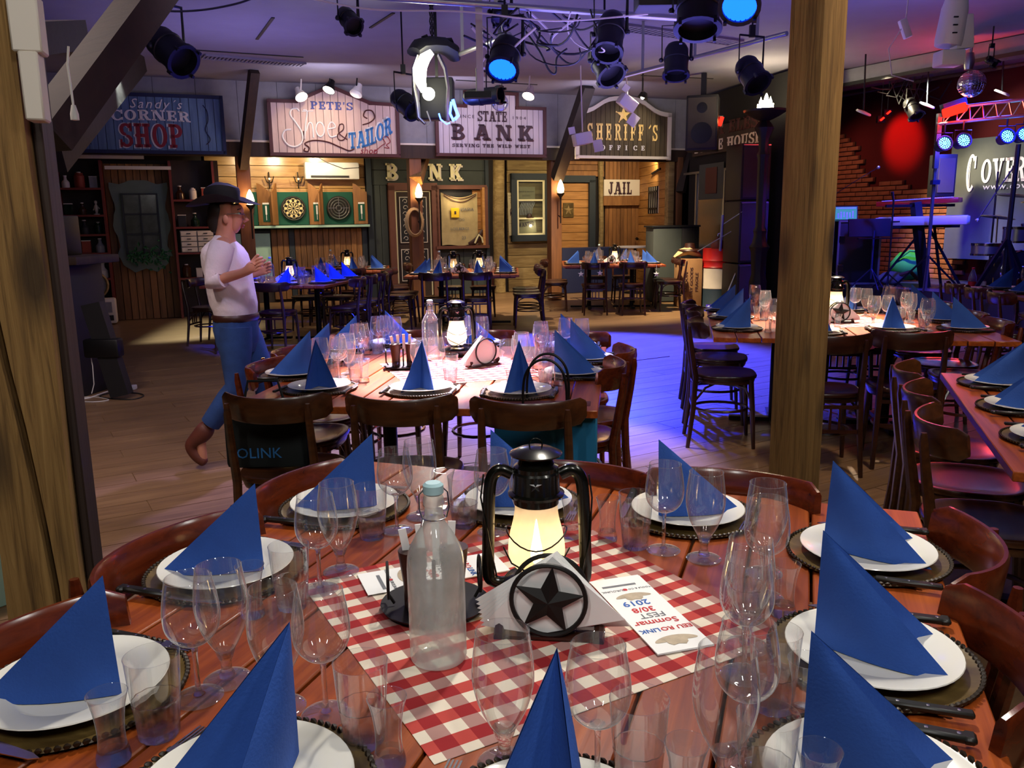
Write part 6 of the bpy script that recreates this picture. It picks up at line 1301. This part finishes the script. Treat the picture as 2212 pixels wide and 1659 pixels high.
def make_starholder():
    t=thing('star_napkin_holder','x','napkin holder'); m=MB(); R_=.0635
    ring_=lambda y:[(R_*math.cos(a*PI/20),y,.073+R_*math.sin(a*PI/20)) for a in range(40)]
    m.tube(ring_(-.022),.0042,7,closed=True); m.tube(ring_(.022),.0042,7,closed=True); m.build('ring',M['iron'],t)
    m=MB(); star_solid(m,.0635,.011,Matrix.Translation((0,-.024,.073))@Matrix.Rotation(.12,4,'Y'),r_=.026); m.build('star',M['iron'],t)
    m=MB(); m.box(0,0,.004,.17,.05,.005); 
    for s in (-1,1): m.tube([(s*.085,-.028,.003),(s*.087,-.005,.012),(s*.085,.012,.028)],[.012,.012,.010],8,flat=(.8,1.2))
    m.build('base_foot',M['brown'],t)
    for k in range(7):
        m=MB(); y=-.014+.004*k; sp_=.012*(k-3)*.3; m.prism([(-.125-sp_*.6,.018+.006*k),(-.02,.006),(.135+sp_*.4,.04-.004*k),(.01+sp_*.3,.150)],y,y+.0012); m.build('paper_napkin',M['paper'],t)
    return t
sh_=make_starholder()
def make_condiment():
    t=thing('boot_condiment_stand','x','holder'); m=MB(); m.lathe([(0,.0),(.085,0),(.096,.006),(.098,.010),(.090,.009),(.06,.005),(0,.005)],30,rx=lambda a:1+.03*math.cos(2*a)); m.build('hat_tray',M['iron'],t)
    for s in (-1,1):
        m=MB(); m.tube([(s*.036,.0,.005),(s*.036,.0,.05),(s*.038,0,.115)],[.020,.021,.027],12); m.tube([(s*.036,.01,.016),(s*.036,-.03,.015),(s*.036,-.05,.012)],[.018,.017,.010],10); m.build('boot',M['brown'],t)
        m=MB(); m.tube([(s*.085+.0,.028*math.cos(a*PI/10),.058+.034*math.sin(a*PI/10)) for a in range(20)],.0028,5,closed=True)
        for a in range(5): m.bar((s*.085,0,.058),(s*.085,.028*math.cos(a*2*PI/5),.058+.034*math.sin(a*2*PI/5)),.003)
        m.tube([(s*.085,0,.03),(s*.075,0,.012)],.003,5); m.build('spur_wheel',M['iron'],t)
    for k in range(4): m=MB(); m.box(-.03+.018*k,.004*k,.12,.014,.003,.085,mat=Matrix.Rotation(.08*(k-2),4,'Y')); m.build('packet',M['paper'],t)
    m=MB(); m.tube([(0,0,.0),(0,0,.09)],.004,6); m.build('post_rod',M['iron'],t); return t
cond=make_condiment()
def make_menu():
    t=thing('menu_leaflet','x','leaflet'); m=MB(); 
    for k in range(3): m.box(.0008*k,-.0006*k,.0006+.0009*k,.105,.295,.0006,mat=Matrix.Rotation(.006*k,4,'Z'))
    m.build('folded_sheet',M['paper'],t); z=.0032
    def tx(s,sz,mt,x,y,**k): return text(s,sz,M[mt],t,(x,y,z),rot=(0,0,0),ext=.0002,**k)
    for s_,mt,x in (('EEU','prr',-.036),('RO','prr',-.003),('LINK','prb',.030)): tx(s_,.0175,mt,x,.072,off=.0003)
    tx('Sommar',.025,'prr',.004,.044,off=.0003); tx('FEST',.025,'prg',.0,.018); tx('30/8',.025,'prr',.006,-.006,off=.0004); tx('2019',.027,'prb',.008,-.034,off=.0004)
    m=MB(); m.lathe([(0,0),(.005,0),(0,.0004)],12,c=(.004,-.092,z)); m.build('logo_dot',M['prr'],t); tx('EUROLINK',.010,'prg',.028,-.092); tx('TOOLS & CO',.008,'prg',-.026,-.092)
    m=MB(); m.box(.008,-.112,z,.07,.007,.0003); m.build('logo_bar',M['prg'],t)
    for y_,s in ((.108,1),(-.065,.9)):
        m=MB(); m.prism([(.040*s*math.cos(a*PI/12),y_-.002+.0095*s*math.sin(a*PI/12)+.007*s*math.cos(a*PI/12)**2) for a in range(24)],z-.0002,z+.0002,plane='xy'); m.prism([(-.020*s,y_),(.021*s,y_),(.019*s,y_+.014*s),(.013*s,y_+.021*s),(.002,y_+.018*s),(-.010*s,y_+.022*s),(-.017*s,y_+.015*s)],z-.0002,z+.0004,plane='xy'); m.build('hat_picture',M['prt'],t)
    return t
menu=make_menu()
# =============== TABLE 1, nearest
T1o=(-.958,.911); T1r=math.radians(-19.45)
def loc(o,r,x,y): return (o[0]+x*math.cos(r)-y*math.sin(r),o[1]+x*math.sin(r)+y*math.cos(r))
make_table('nearest red-brown plank table with the big checked cloth',T1o,T1r,1.5,1.6)
cloth_sq('red and white checked cloth on the nearest table',(.0175,1.437),math.radians(29.2))
tn='nearest table'
def inv(o,r,px,py,z=TH+.02):
    p=AZ(px,py,z); dx,dy=p.x-o[0],p.y-o[1]; return dx*math.cos(r)+dy*math.sin(r),-dx*math.sin(r)+dy*math.cos(r)
GPX={'front left':dict(wine=(430,1508),goblet=(492,1470),tumbler=(345,1588),shot=(247,1642)),'middle left':dict(wine=(692,1275),goblet=(737,1236),tumbler=(632,1312),shot=(547,1330)),
'front, left of centre,':dict(wine=(705,1545),goblet=(608,1530),tumbler=(787,1605),shot=(842,1652)),'rear left':dict(wine=(858,1147),goblet=(910,1117),tumbler=(805,1162),shot=(962,1098)),'back':dict(wine=(1065,1150),goblet=(1140,1165),tumbler=(1003,1137),shot=(1235,1160)),
'back right':dict(wine=(1433,1190),goblet=(1520,1208),tumbler=(1372,1182),shot=(1312,1166)),'rear right':dict(goblet=(1650,1240),wine=(1650,1292),tumbler=(1610,1330),shot=(1692,1328)),'middle right':dict(goblet=(1612,1398),wine=(1606,1460),tumbler=(1668,1530),shot=(1735,1562)),
'front right':dict(wine=(1605,1640),goblet=(1560,1705),tumbler=(1650,1740),shot=(1760,1780)),'front, right of centre,':dict(goblet=(1090,1652),wine=(1290,1700),tumbler=(1378,1700),shot=(1478,1765))}
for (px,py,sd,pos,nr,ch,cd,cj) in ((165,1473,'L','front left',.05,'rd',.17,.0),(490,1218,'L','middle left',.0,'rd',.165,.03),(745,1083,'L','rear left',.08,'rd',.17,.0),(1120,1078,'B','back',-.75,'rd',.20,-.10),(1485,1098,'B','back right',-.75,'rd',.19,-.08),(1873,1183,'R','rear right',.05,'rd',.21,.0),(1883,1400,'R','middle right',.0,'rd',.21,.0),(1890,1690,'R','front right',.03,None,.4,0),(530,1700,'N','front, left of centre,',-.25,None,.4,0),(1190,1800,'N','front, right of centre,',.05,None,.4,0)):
    x,y=inv(T1o,T1r,px,py); setting(T1o,T1r,x,y,sd,pos,tn,nrot=nr,chair=ch,cd=cd,cj=cj,gpx=GPX.get(pos))
p=AZ(1160,1292,TH); put_lantern(p.x,p.y,-.05,'black lantern glowing behind the star napkin holder, nearest table',.6)
p=AZ(948,1425,TH); place(bot_f,(p.x,p.y,TH+.002),.3,'misted swing-top water bottle with pale blue stopper on the nearest table')
p=AZ(1187,1372,TH); place(sh_,(p.x,p.y,TH+.002),-.12,'black star napkin holder full of white napkins, nearest table')
p=AZ(940,1315,TH); place(cond,(p.x,p.y,TH+.006),.15,'dark boot-shaped condiment stand behind the misted bottle, nearest table')
m1=place(menu,(.243,1.41,TH+.0025),math.radians(-163.7),'white party leaflet lying right of the star holder, nearest table'); place(menu,(-.165,1.595,TH+.0025),math.radians(-69),'white party leaflet half under the condiment stand, nearest table')
# =============== TABLE 2, middle
T2r=math.radians(-7.7); T2o=(.325-1.46*math.cos(T2r),3.05-1.46*math.sin(T2r)); tn='middle table'
make_table('middle plank table overexposed by a pink spot light',T2o,T2r,1.46,1.62)
for (px,py,sd,pos,ch,cd,nr) in ((690,832,'N','near left','br',.42,.45),(911,835,'N','near centre','br',.42,.12),(1122,840,'N','near right','br',.42,.1),(636,803,'L','front left','rd',.17,.1),(680,772,'L','middle left','rd',.17,.1),(742,750,'L','rear left','rd',.17,.1),(1238,801,'R','front right','rd',.20,.0),(1268,770,'R','middle right','rd',.20,.05),(1236,744,'B','far right','rd',.22,-.7),(1030,738,'B','far centre','rd',.2,-.6),(850,738,'B','far left','rd',.2,-.4)):
    x,y=inv(T2o,T2r,px,py); setting(T2o,T2r,x,y,sd,pos,tn,chair=ch,cd=cd,nrot=nr,cj={'near right':.075,'near left':-.05}.get(pos,0))
c=loc(T2o,T2r,.76,.85); cloth_sq('red and white checked cloth on the middle table',c,math.radians(20),.66)
p=AZ(988,768,TH); put_lantern(p.x,p.y,.2,'black lantern glowing in the middle of the middle table',1.5)
p=AZ(932,770,TH); place(bot_c,(p.x,p.y,TH+.001),.3,'clear swing-top bottle beside the lantern, middle table')
p=AZ(872,795,TH); place(cond,(p.x,p.y,TH+.006),.2,'dark boot condiment stand on the middle table')
p=AZ(1045,790,TH); place(sh_,(p.x,p.y,TH+.002),PI+.7,'star napkin holder seen from behind, right of the middle table lantern')
# =============== TABLE 3, behind the square post
T3r=math.radians(-11.8); T3o=(1.22,4.97); tn='right table behind the square post'
make_table('plank table behind the square post, lit warm white',T3o,T3r,1.70,2.0)
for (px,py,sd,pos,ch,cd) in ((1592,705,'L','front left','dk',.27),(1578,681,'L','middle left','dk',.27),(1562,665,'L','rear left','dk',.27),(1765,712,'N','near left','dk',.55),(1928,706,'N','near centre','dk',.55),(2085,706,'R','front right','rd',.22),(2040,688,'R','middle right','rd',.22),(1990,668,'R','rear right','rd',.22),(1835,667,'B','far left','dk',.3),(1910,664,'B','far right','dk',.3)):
    x,y=inv(T3o,T3r,px,py); setting(T3o,T3r,x,y,sd,pos,tn,chair=ch,cd=cd)
c=loc(T3o,T3r,.83,.92); cloth_sq('red and white checked cloth on the table behind the square post',c,math.radians(12),.7)
p=AZ(1803,688,TH); put_lantern(p.x,p.y,.2,'lantern peeking right of the square post',1.5)
p=AZ(1812,697,TH); place(sh_,(p.x,p.y,TH+.002),-.15,'star napkin holder just right of the square post')
# =============== TABLE 4, dark table at the right edge
T4r=math.radians(-20.5); u_=Vector((math.sin(-T4r),math.cos(T4r),0)); T4o=(1.96-1.6*u_.x,3.73-1.6*u_.y); tn='dark table at right edge'
make_table('dark red plank table cut by the right edge',T4o,T4r,1.5,1.6)
for (y,pos,cd) in ((1.35,'rear',.50),(.87,'middle',.50),(.40,'front',.50)): setting(T4o,T4r,.20,y,'L',pos+' left',tn,chair='br',cd=.37)
# =============== TABLE 5, before the stage
T5r=math.radians(-8); T5o=(4.35,6.75); tn='table before the stage'
make_table('table in front of the stage at the right edge',T5o,T5r,1.5,1.6)
for (y,pos) in ((.30,'front left'),(.80,'middle left'),(1.28,'rear left')): setting(T5o,T5r,.20,y,'L',pos,tn,chair='rd',cd=.46)
setting(T5o,T5r,.75,1.40,'B','far',tn,chair='rd')
# =============== TABLES 6 and 6b, far left
T6r=math.radians(-8); T6o=(-2.15-1.55*math.cos(T6r),9.62-1.55*math.sin(T6r)); tn='far left table'
make_table('far left plank table washed by blue light',T6o,T6r,1.55,1.75)
for (x,y,sd,pos) in ((.50,.20,'N','near left'),(1.0,.20,'N','near right'),(1.36,.42,'R','front right'),(1.36,.9,'R','middle right'),(1.36,1.38,'R','rear right'),(.19,.42,'L','front left'),(.19,.95,'L','rear left'),(.6,1.55,'B','far left'),(1.05,1.55,'B','far right')): setting(T6o,T6r,x,y,sd,pos,tn,chair='dk',cd=.5)
c=loc(T6o,T6r,.78,.85); put_lantern(c[0],c[1],.2,'dark lantern on the far left table'); place(bot_c,(*loc(T6o,T6r,.55,.8),TH),0,'swing-top bottle on the far left table'); place(sh_,(*loc(T6o,T6r,.85,.55),TH),0,'star napkin holder on the far left table')
T6b=(-3.3,12.3); tn='table under the dart boards'
make_table('rear left plank table under the dart boards',T6b,math.radians(8),1.5,1.6)
for (x,y,sd,pos) in ((1.31,.4,'R','front right'),(1.31,.95,'R','rear right'),(.5,.2,'N','near left'),(.95,.2,'N','near right'),(.6,1.4,'B','far left')): setting(T6b,math.radians(8),x,y,sd,pos,tn,chair='dk',cd=.5)
c=loc(T6b,math.radians(8),.85,.75); put_lantern(c[0],c[1],.2,'lit lantern on the table under the dart boards'); place(bot_c,(*loc(T6b,.14,.6,.75),TH),0,'swing-top bottle on the table under the dart boards')
# =============== TABLE 7, far centre
T7r=math.radians(0); T7o=(-1.43,11.1); tn='far centre table'
make_table('far centre plank table before the bank front',T7o,T7r,1.55,1.75)
for (x,y,sd,pos) in ((.45,.2,'N','near left'),(.98,.2,'N','near right'),(1.36,.42,'R','front right'),(1.36,.9,'R','middle right'),(1.36,1.38,'R','rear right'),(.19,.42,'L','front left'),(.19,.95,'L','rear left'),(.5,1.55,'B','far left'),(1.0,1.55,'B','far right')): setting(T7o,T7r,x,y,sd,pos,tn,chair='dk',cd=.5)
c=loc(T7o,T7r,.98,1.0); put_lantern(c[0],c[1],.2,'lit lantern at the rear of the far centre table'); c=loc(T7o,T7r,.62,.85); place(lan,(c[0],c[1],TH),.4,'second lantern, left of the lit one, far centre table'); place(bot_c,(*loc(T7o,T7r,.42,.8),TH),0,'swing-top bottle on the far centre table'); place(sh_,(*loc(T7o,T7r,.72,.5),TH),-.1,'star napkin holder on the far centre table')
# =============== TABLE 8, far right
T8r=math.radians(-3); T8o=(.82,13.15); tn='far right table'
make_table('far right plank table before the sheriff door',T8o,T8r,1.62,1.7)
for (x,y,sd,pos) in ((.50,.2,'N','near left'),(1.08,.2,'N','near right'),(1.43,.42,'R','front right'),(1.43,.95,'R','rear right'),(.19,.42,'L','front left'),(.19,.9,'L','rear left'),(.6,1.5,'B','far left'),(1.1,1.5,'B','far right')): setting(T8o,T8r,x,y,sd,pos,tn,chair='dk',cd=.5)
c=loc(T8o,T8r,.88,.9); put_lantern(c[0],c[1],.2,'lit lantern on the far right table'); place(bot_c,(*loc(T8o,T8r,.62,.9),TH),0,'swing-top bottle on the far right table'); place(sh_,(*loc(T8o,T8r,.80,.5),TH),0,'star napkin holder on the far right table')
M['starw']=M['paper']
for k,(px,py) in enumerate(((1296,590),(1418,592),(1255,592))):
    p=AY(px,py,12.75); o=thing('paper_star',['white paper star hanging on the left near chair, far right table','white paper star hanging at the right of the far right table','white paper star hanging at the left of the far right table'][k],'star',p); m=MB(); star_solid(m,.05,.008); m.build('star_shape',M['paper'],o); m=MB(); m.tube([(0,0,.06),(0,0,.14)],.003,4); m.build('string',M['paper'],o)
# ============================================================ BAGS, BAR CORNER, FLOOR CABLES
# black bag on the left near chair of table 2, turquoise bag on the right one
p=AY(560,975,3.2); t=thing('tote_bag','black cloth bag lettered OLINK hanging in the left near chair','bag',(p.x,3.34,.475),.02)
m=MB(); m.box(0,0,.12,.34,.1,.25,ch=.02); m.build('bag_body',M['bagblk'],t); text('OLINK',.062,M['letb'],t,(-.03,-.052,.06),ext=.001); m=MB(); m.tube([(-.08,-.03,.28),(-.06,-.03,.36),(.06,-.03,.36),(.08,-.03,.28)],.006,5); m.build('strap',M['bagblk'],t)
p=AY(1172,960,3.1); t=thing('gift_bag','turquoise paper bag with black cord handles in the right near chair','bag',(p.x+.02,3.2,.475),-.13)
m=MB(); m.box(0,0,.125,.40,.14,.25,ch=.004); b_=m.build('bag_body',M['teal'],t); m=MB(); m.box(0,0,.262,.36,.10,.03,ch=.01); m.build('tissue',M['dkred'],t)
for y in (-.07,.07):
    m=MB(); m.tube([Vector((x,y,z)) for x,z in bez([(-.075,.22),(-.085,.30),(-.075,.40),(-.03,.455),(.03,.455),(.075,.40),(.085,.30),(.075,.22)],5)],.0055,6); m.build('cord_handle',M['black'],t)
    m=MB()
    for x in (-.075,.075): m.box(x,y*1.04,.215,.016,.004,.016)
    m.build('eyelet',M['iron'],t)
# black bar block, counter, machine, leaning plank
t=thing('bar_pillar','tall black bar end behind the cracked post','counter',(-3.86,7.3,0),math.radians(-8)); m=MB(); m.box(0,0,.57,.30,.5,1.14,ch=.006); m.build('body',M['blackm'],t); m=MB(); m.box(-.2,0,1.18,1.0,.6,.07,ch=.01); m.build('counter_top',M['post_d'],t)
p=AY(165,540,7.3); t=thing('coffee_machine','black espresso machine on the dark bar counter','machine',(-4.0,7.3,1.216),-.1)
m=MB(); m.box(.0,.05,.17,.34,.3,.34,ch=.01); m.build('housing',M['black'],t); m=MB(); m.box(-.07,-.105,.18,.12,.01,.2); m.build('front_panel',M['panel'],t); m=MB(); m.tube([(-.14,-.12,.28),(-.1,-.14,.12),(-.11,-.14,.04)],.006,6); m.build('steam_wand',M['chrome'],t); m=MB(); m.box(.03,-.12,.06,.12,.05,.1); m.build('drip_group',M['blackm'],t)
t=thing('leaning_prop','black plank prop with crossed block leaning on the bar end','prop',(-3.42,7.3,0),0); a_=AY(200,655,7.0)-t.location; b_=AY(262,838,7.0)-t.location; b_.z=.03
m=MB(); m.bar(tuple(a_),tuple(b_),.10,.16); m.build('plank',M['blackm'],t); c_=(a_+b_)/2; m=MB(); m.box(c_.x-.02,c_.y-.02,c_.z+.02,.30,.12,.16,mat=None,ch=.02); m.build('cross_block',M['black'],t)
p=AZ(265,842,0); t=thing('power_strip','white power strip on the floor by the bar','power strip',(p.x,p.y,0),.1); m=MB(); m.box(0,0,.02,.24,.07,.04,ch=.008); m.build('body',M['white'],t)
m=MB()
for k in range(3): m.lathe([(0,0),(.02,0),(0,.001)],12,c=(-.07+.07*k,0,.0405))
m.build('socket',M['panel'],t)
def floor_cable(label,pts,mat,r=.006):
    a=AZ(*pts[0],r); o=thing('floor_cable',label,'cable',a); P=[AZ(x,y,r)-a for x,y in bez(pts,6)]; m=MB(); m.tube(P,r,5); m.build('cable',M[mat],o)
floor_cable('white cable running from the bar to the power strip',[(160,862),(190,860),(225,848),(245,842)],'white'); floor_cable('black cable loop right of the power strip',[(275,848),(300,850),(310,855),(290,862),(250,862),(215,856),(240,848)],'blackm'); floor_cable('thin white cable loop left of the power strip',[(165,866),(200,868),(235,864),(210,858),(175,858)],'white',.004)
o=thing('thin_cable','thin white cable hanging down the bar end','cable',AY(190,765,7.0)); m=MB(); m.tube([AY(x,y,7.0)-o.location for x,y in ((190,740),(200,790),(203,830),(198,850))],.004,5); m.build('cable',M['white'],o)
t=thing('blue_panel','pale blue board standing low behind the cracked post','board',(-2.05,3.0,0),.9); m=MB(); m.box(0,0,.3,.5,.03,.6,ch=.004); m.build('board',M['mint'],t)
# ============================================================ THE WALKING WOMAN
PY=4.95
def PW(px,py,d=0): return AY(px,py,PY+d)
def skin(name,pts,edges,rad,mat,parent,sub=2,root=0):
    me=bpy.data.meshes.new(name); me.from_pydata([tuple(p) for p in pts],edges,[]); o=bpy.data.objects.new(name,me); C.objects.link(o)
    md=o.modifiers.new('s','SKIN'); sk=me.skin_vertices[0].data
    for i,r in enumerate(rad): sk[i].radius=r if isinstance(r,tuple) else (r,r)
    sk[root].use_root=True
    md.use_smooth_shade=True; sb=o.modifiers.new('u','SUBSURF'); sb.levels=sub; sb.render_levels=sub
    bpy.context.view_layer.update(); nm=bpy.data.meshes.new_from_object(o.evaluated_get(bpy.context.evaluated_depsgraph_get()))
    o.modifiers.clear(); o.data=nm; nm.name=name; nm.materials.clear(); nm.materials.append(mat)
    for p in nm.polygons: p.use_smooth=True
    if parent is not None: o.parent=parent
    return o
root=thing('person','woman in black cowboy hat, white shirt, jeans and brown boots walking right','person',(PW(455,1000).x,PY,0))
RO=root.location
def Q(px,py,d=0): return PW(px,py,d)-Vector(RO)
pel=Q(508,690); ch_=Q(488,580); nb=Q(485,525); nk=Q(486,503); hd=Q(492,465); ht=Q(490,432)
shF=Q(478,535,-.15); shB=Q(482,533,.15); elF=Q(462,608,-.2); wrF=Q(528,588,-.24); hnF=Q(545,578,-.25)
elB=Q(492,610,.2); wrB=Q(552,590,.2); hnB=Q(566,584,.2)
hpF=Q(508,705,-.08); knF=Q(512,835,-.09); anF=Q(432,945,-.10); hlF=Q(404,958,-.10); toF=Q(440,1000,-.1)
hpB=Q(520,705,.08); knB=Q(572,815,.09); anB=Q(590,945,.10); toB=Q(622,962,.1); toB.z=.04; anB.z=max(.10,anB.z-.03)
V_=[pel,ch_,nb,nk,hd,ht,shF,elF,wrF,hnF,shB,elB,wrB,hnB,hpF,knF,anF,toF,hpB,knB,anB,toB]
E_=[(0,1),(1,2),(2,3),(3,4),(4,5),(2,6),(6,7),(7,8),(8,9),(2,10),(10,11),(11,12),(12,13),(0,14),(14,15),(15,16),(16,17),(0,18),(18,19),(19,20),(20,21)]
Rr=[(.07,.09),(.08,.10),(.05,.07),.045,(.078,.070),(.055,.05),.045,.036,.026,.030,.045,.036,.026,.030,.06,.045,.034,.026,.06,.045,.034,.026]
nv=len(V_)
for (h_,el_,sy) in ((hnF,wrF,-1),(hnB,wrB,1)):
    d=(h_-el_).normalized(); hi=9 if sy<0 else 13
    for k in range(4):
        off=Vector((0,0,1))*(.028-.018*k); b0=h_+d*.022+off; l=[.030,.034,.032,.026][k]
        p1=b0+d*l; p2=p1+d*.012+Vector((0,-sy*.022,-.004)); p3=p2+Vector((-d.x*.012,-sy*.02,0)); i0=len(V_); V_+= [b0,p1,p2,p3]; Rr+=[.010,.0088,.008,.007]; E_+=[(hi,i0),(i0,i0+1),(i0+1,i0+2),(i0+2,i0+3)]
    i0=len(V_); V_+=[h_-d*.01+Vector((0,-sy*.02,.03)),h_+d*.018+Vector((0,-sy*.03,.048)),h_+d*.042+Vector((0,-sy*.028,.052))]; Rr+=[.012,.0105,.009]; E_+=[(hi,i0),(i0,i0+1),(i0+1,i0+2)]
body=skin('body',V_,E_,Rr,M['skin'],root)
# face: nose, chin, lips, eye, ear
def bump(name,c,r,sc,mat,par=None): m=MB(); m.sphere(tuple(c),r,12,sc=sc); return m.build(name,mat,par if par is not None else root)
skin('face',[Q(500,440),Q(512,462),Q(510,488),Q(498,497)],[(0,1),(1,2),(2,3)],[(.05,.06),(.058,.052),(.040,.035),(.04,.045)],M['skin'],root)
m=MB(); m.tube([Q(519,453),Q(526,466),Q(533,475),Q(526,479)],[.008,.012,.015,.008],8); m.build('nose',M['skin'],root)
m=MB(); m.tube([Q(524,486,-.012),Q(527,487,.0),Q(524,486,.012)],.006,6); m.tube([Q(522,490,-.010),Q(525,491,.0),Q(522,490,.010)],.006,6); m.build('lips',M['lips'],root)
bump('chin',Q(508,498),.020,(1,1,.8),M['skin']); 
for d_ in (-.034,.034):
    e=bump('eye',Q(516,461,d_),.010,(1,1,.7),M['white']); bump('iris',Q(519,461,d_*1.05),.006,(.8,1,1),M['dark_eye'],e); e2=bump('ear',Q(487,474,d_*2.05),.022,(.8,.4,1.2),M['skin'])
m=MB(); m.tube([Q(513,453,-.045),Q(520,451,-.02),],.003,5); m.tube([Q(520,451,.02),Q(513,453,.045)],.003,5); m.build('eyebrow',M['hair'],root)
m=MB(); m.tube([Q(490,463,-.068),Q(505,462,-.062),Q(520,462,-.045),Q(528,463,-.01),Q(520,462,.045)],.0025,5); m.build('glasses',M['steel'],root)
h_=skin('hair',[Q(480,440),Q(468,462),Q(466,490),Q(470,505)],[(0,1),(1,2),(2,3)],[(.078,.075),(.068,.066),(.052,.05),.03],M['hair'],root)
# hat
hc=Q(482,440); Hm=Matrix.Translation(hc)@Matrix.Rotation(-.04,4,'Y')
m=MB(); N=36; vs_=[];fs=[]; pr=[(.088,.0),(.095,.052),(.09,.085),(.055,.100),(.02,.088),(0,.084)]
rows=[]
brim=[(.19,.0,1),(.16,.0,.8),(.125,.0,.3),(.092,.006,0)]
for (r,z,up) in brim:
    for i in range(N): a=2*PI*i/N; x=r*math.cos(a)*1.12; y=r*math.sin(a)*.95; vs_.append((x,y,z+up*(.050*math.sin(a)**4-.018*math.cos(a)**2*(1 if x>0 else .4))))
for (r,z) in pr[:-1]:
    for i in range(N): a=2*PI*i/N; vs_.append((r*math.cos(a)*1.1,r*math.sin(a)*.92,z*1.15+.006-(.02*math.cos(a)**2 if z>.08 else 0)))
tot=len(brim)+len(pr)-1
for j in range(tot-1):
    for i in range(N): fs.append((j*N+i,j*N+(i+1)%N,(j+1)*N+(i+1)%N,(j+1)*N+i))
fs.append(tuple((tot-1)*N+i for i in range(N))); m.add(vs_,fs,True,0,Hm); m.build('cowboy_hat',M['hat'],root)
def loft(m,rings,n=28):
    """closed rings (centre, half width, half depth), wavy like cloth"""
    vs_=[];fs=[]
    for k,(c,rx,ry) in enumerate(rings):
        for i in range(n): a=2*PI*i/n; w_=1+.018*math.sin(5*a+k)+.012*math.sin(9*a-k*2); vs_.append((c.x+rx*w_*math.cos(a),c.y+ry*w_*math.sin(a),c.z))
    for k in range(len(rings)-1):
        for i in range(n): fs.append((k*n+i,k*n+(i+1)%n,(k+1)*n+(i+1)%n,(k+1)*n+i))
    fs.append(tuple(reversed(range(n)))); fs.append(tuple((len(rings)-1)*n+i for i in range(n))); m.add(vs_,fs,True)
m=MB(); loft(m,[(Q(x,y),rx,ry) for x,y,rx,ry in ((510,690,.112,.148),(509,672,.124,.158),(506,655,.135,.163),(501,630,.134,.163),(495,600,.132,.165),(489,572,.136,.172),(485,550,.128,.178),(482,536,.108,.172),(481,526,.085,.135),(482,518,.062,.085),(484,508,.052,.060))])
for (sh_p,el,wr,yy) in ((shF,elF,wrF,-1),(shB,elB,wrB,1)):
    mid=sh_p.lerp(el,.5); m.tube([sh_p+Vector((0,-yy*.02,.01)),sh_p.lerp(el,.25),mid,sh_p.lerp(el,.8),el+Vector((.005,0,-.004)),el.lerp(wr,.16),el.lerp(wr,.30)],[.070,.074,.068,.064,.060,.054,.050],14)
m.build('shirt',M['shirt'],root)
m=MB(); loft(m,[(Q(x,y),rx,ry) for x,y,rx,ry in ((514,760,.10,.150),(513,735,.120,.162),(511,710,.128,.166),(510,690,.124,.160),(510,677,.120,.156))])
for (hp,kn,an,hx_) in ((hpF,knF,Q(455,915,-.10),0),(hpB,knB,Q(586,905,.10),0)): m.tube([hp,hp.lerp(kn,.3),hp.lerp(kn,.65),kn,kn.lerp(an,.35),kn.lerp(an,.75),an],[.098,.096,.082,.070,.070,.064,.060],16)
m.build('jeans',M['jeans'],root)
m=MB(); m.tube([Q(510,684)+Vector((.124*math.cos(a*PI/12),.158*math.sin(a*PI/12),0)) for a in range(24)],.021,8,closed=True,flat=(.4,1)); m.build('belt',M['brown'],root)
for (an,kn,toe,s_) in ((anF,knF,toF,-1),(anB,knB,toB,1)):
    sh0=an+(kn-an)*.30
    if s_<0: V2=[sh0,an,Q(408,962,-.1),Q(425,985,-.1),Q(446,1001,-.1)]; V2[4].z=.035; Rb=[.068,.056,.048,.040,.030]
    else: V2=[sh0,an,an+Vector((.02,0,-.05)),toe+Vector((-.03,0,.01)),toe+Vector((.06,0,0))]; Rb=[.068,.056,.052,.040,.032]
    skin('boot',V2,[(0,1),(1,2),(2,3),(3,4)],Rb,M['boot'],root)
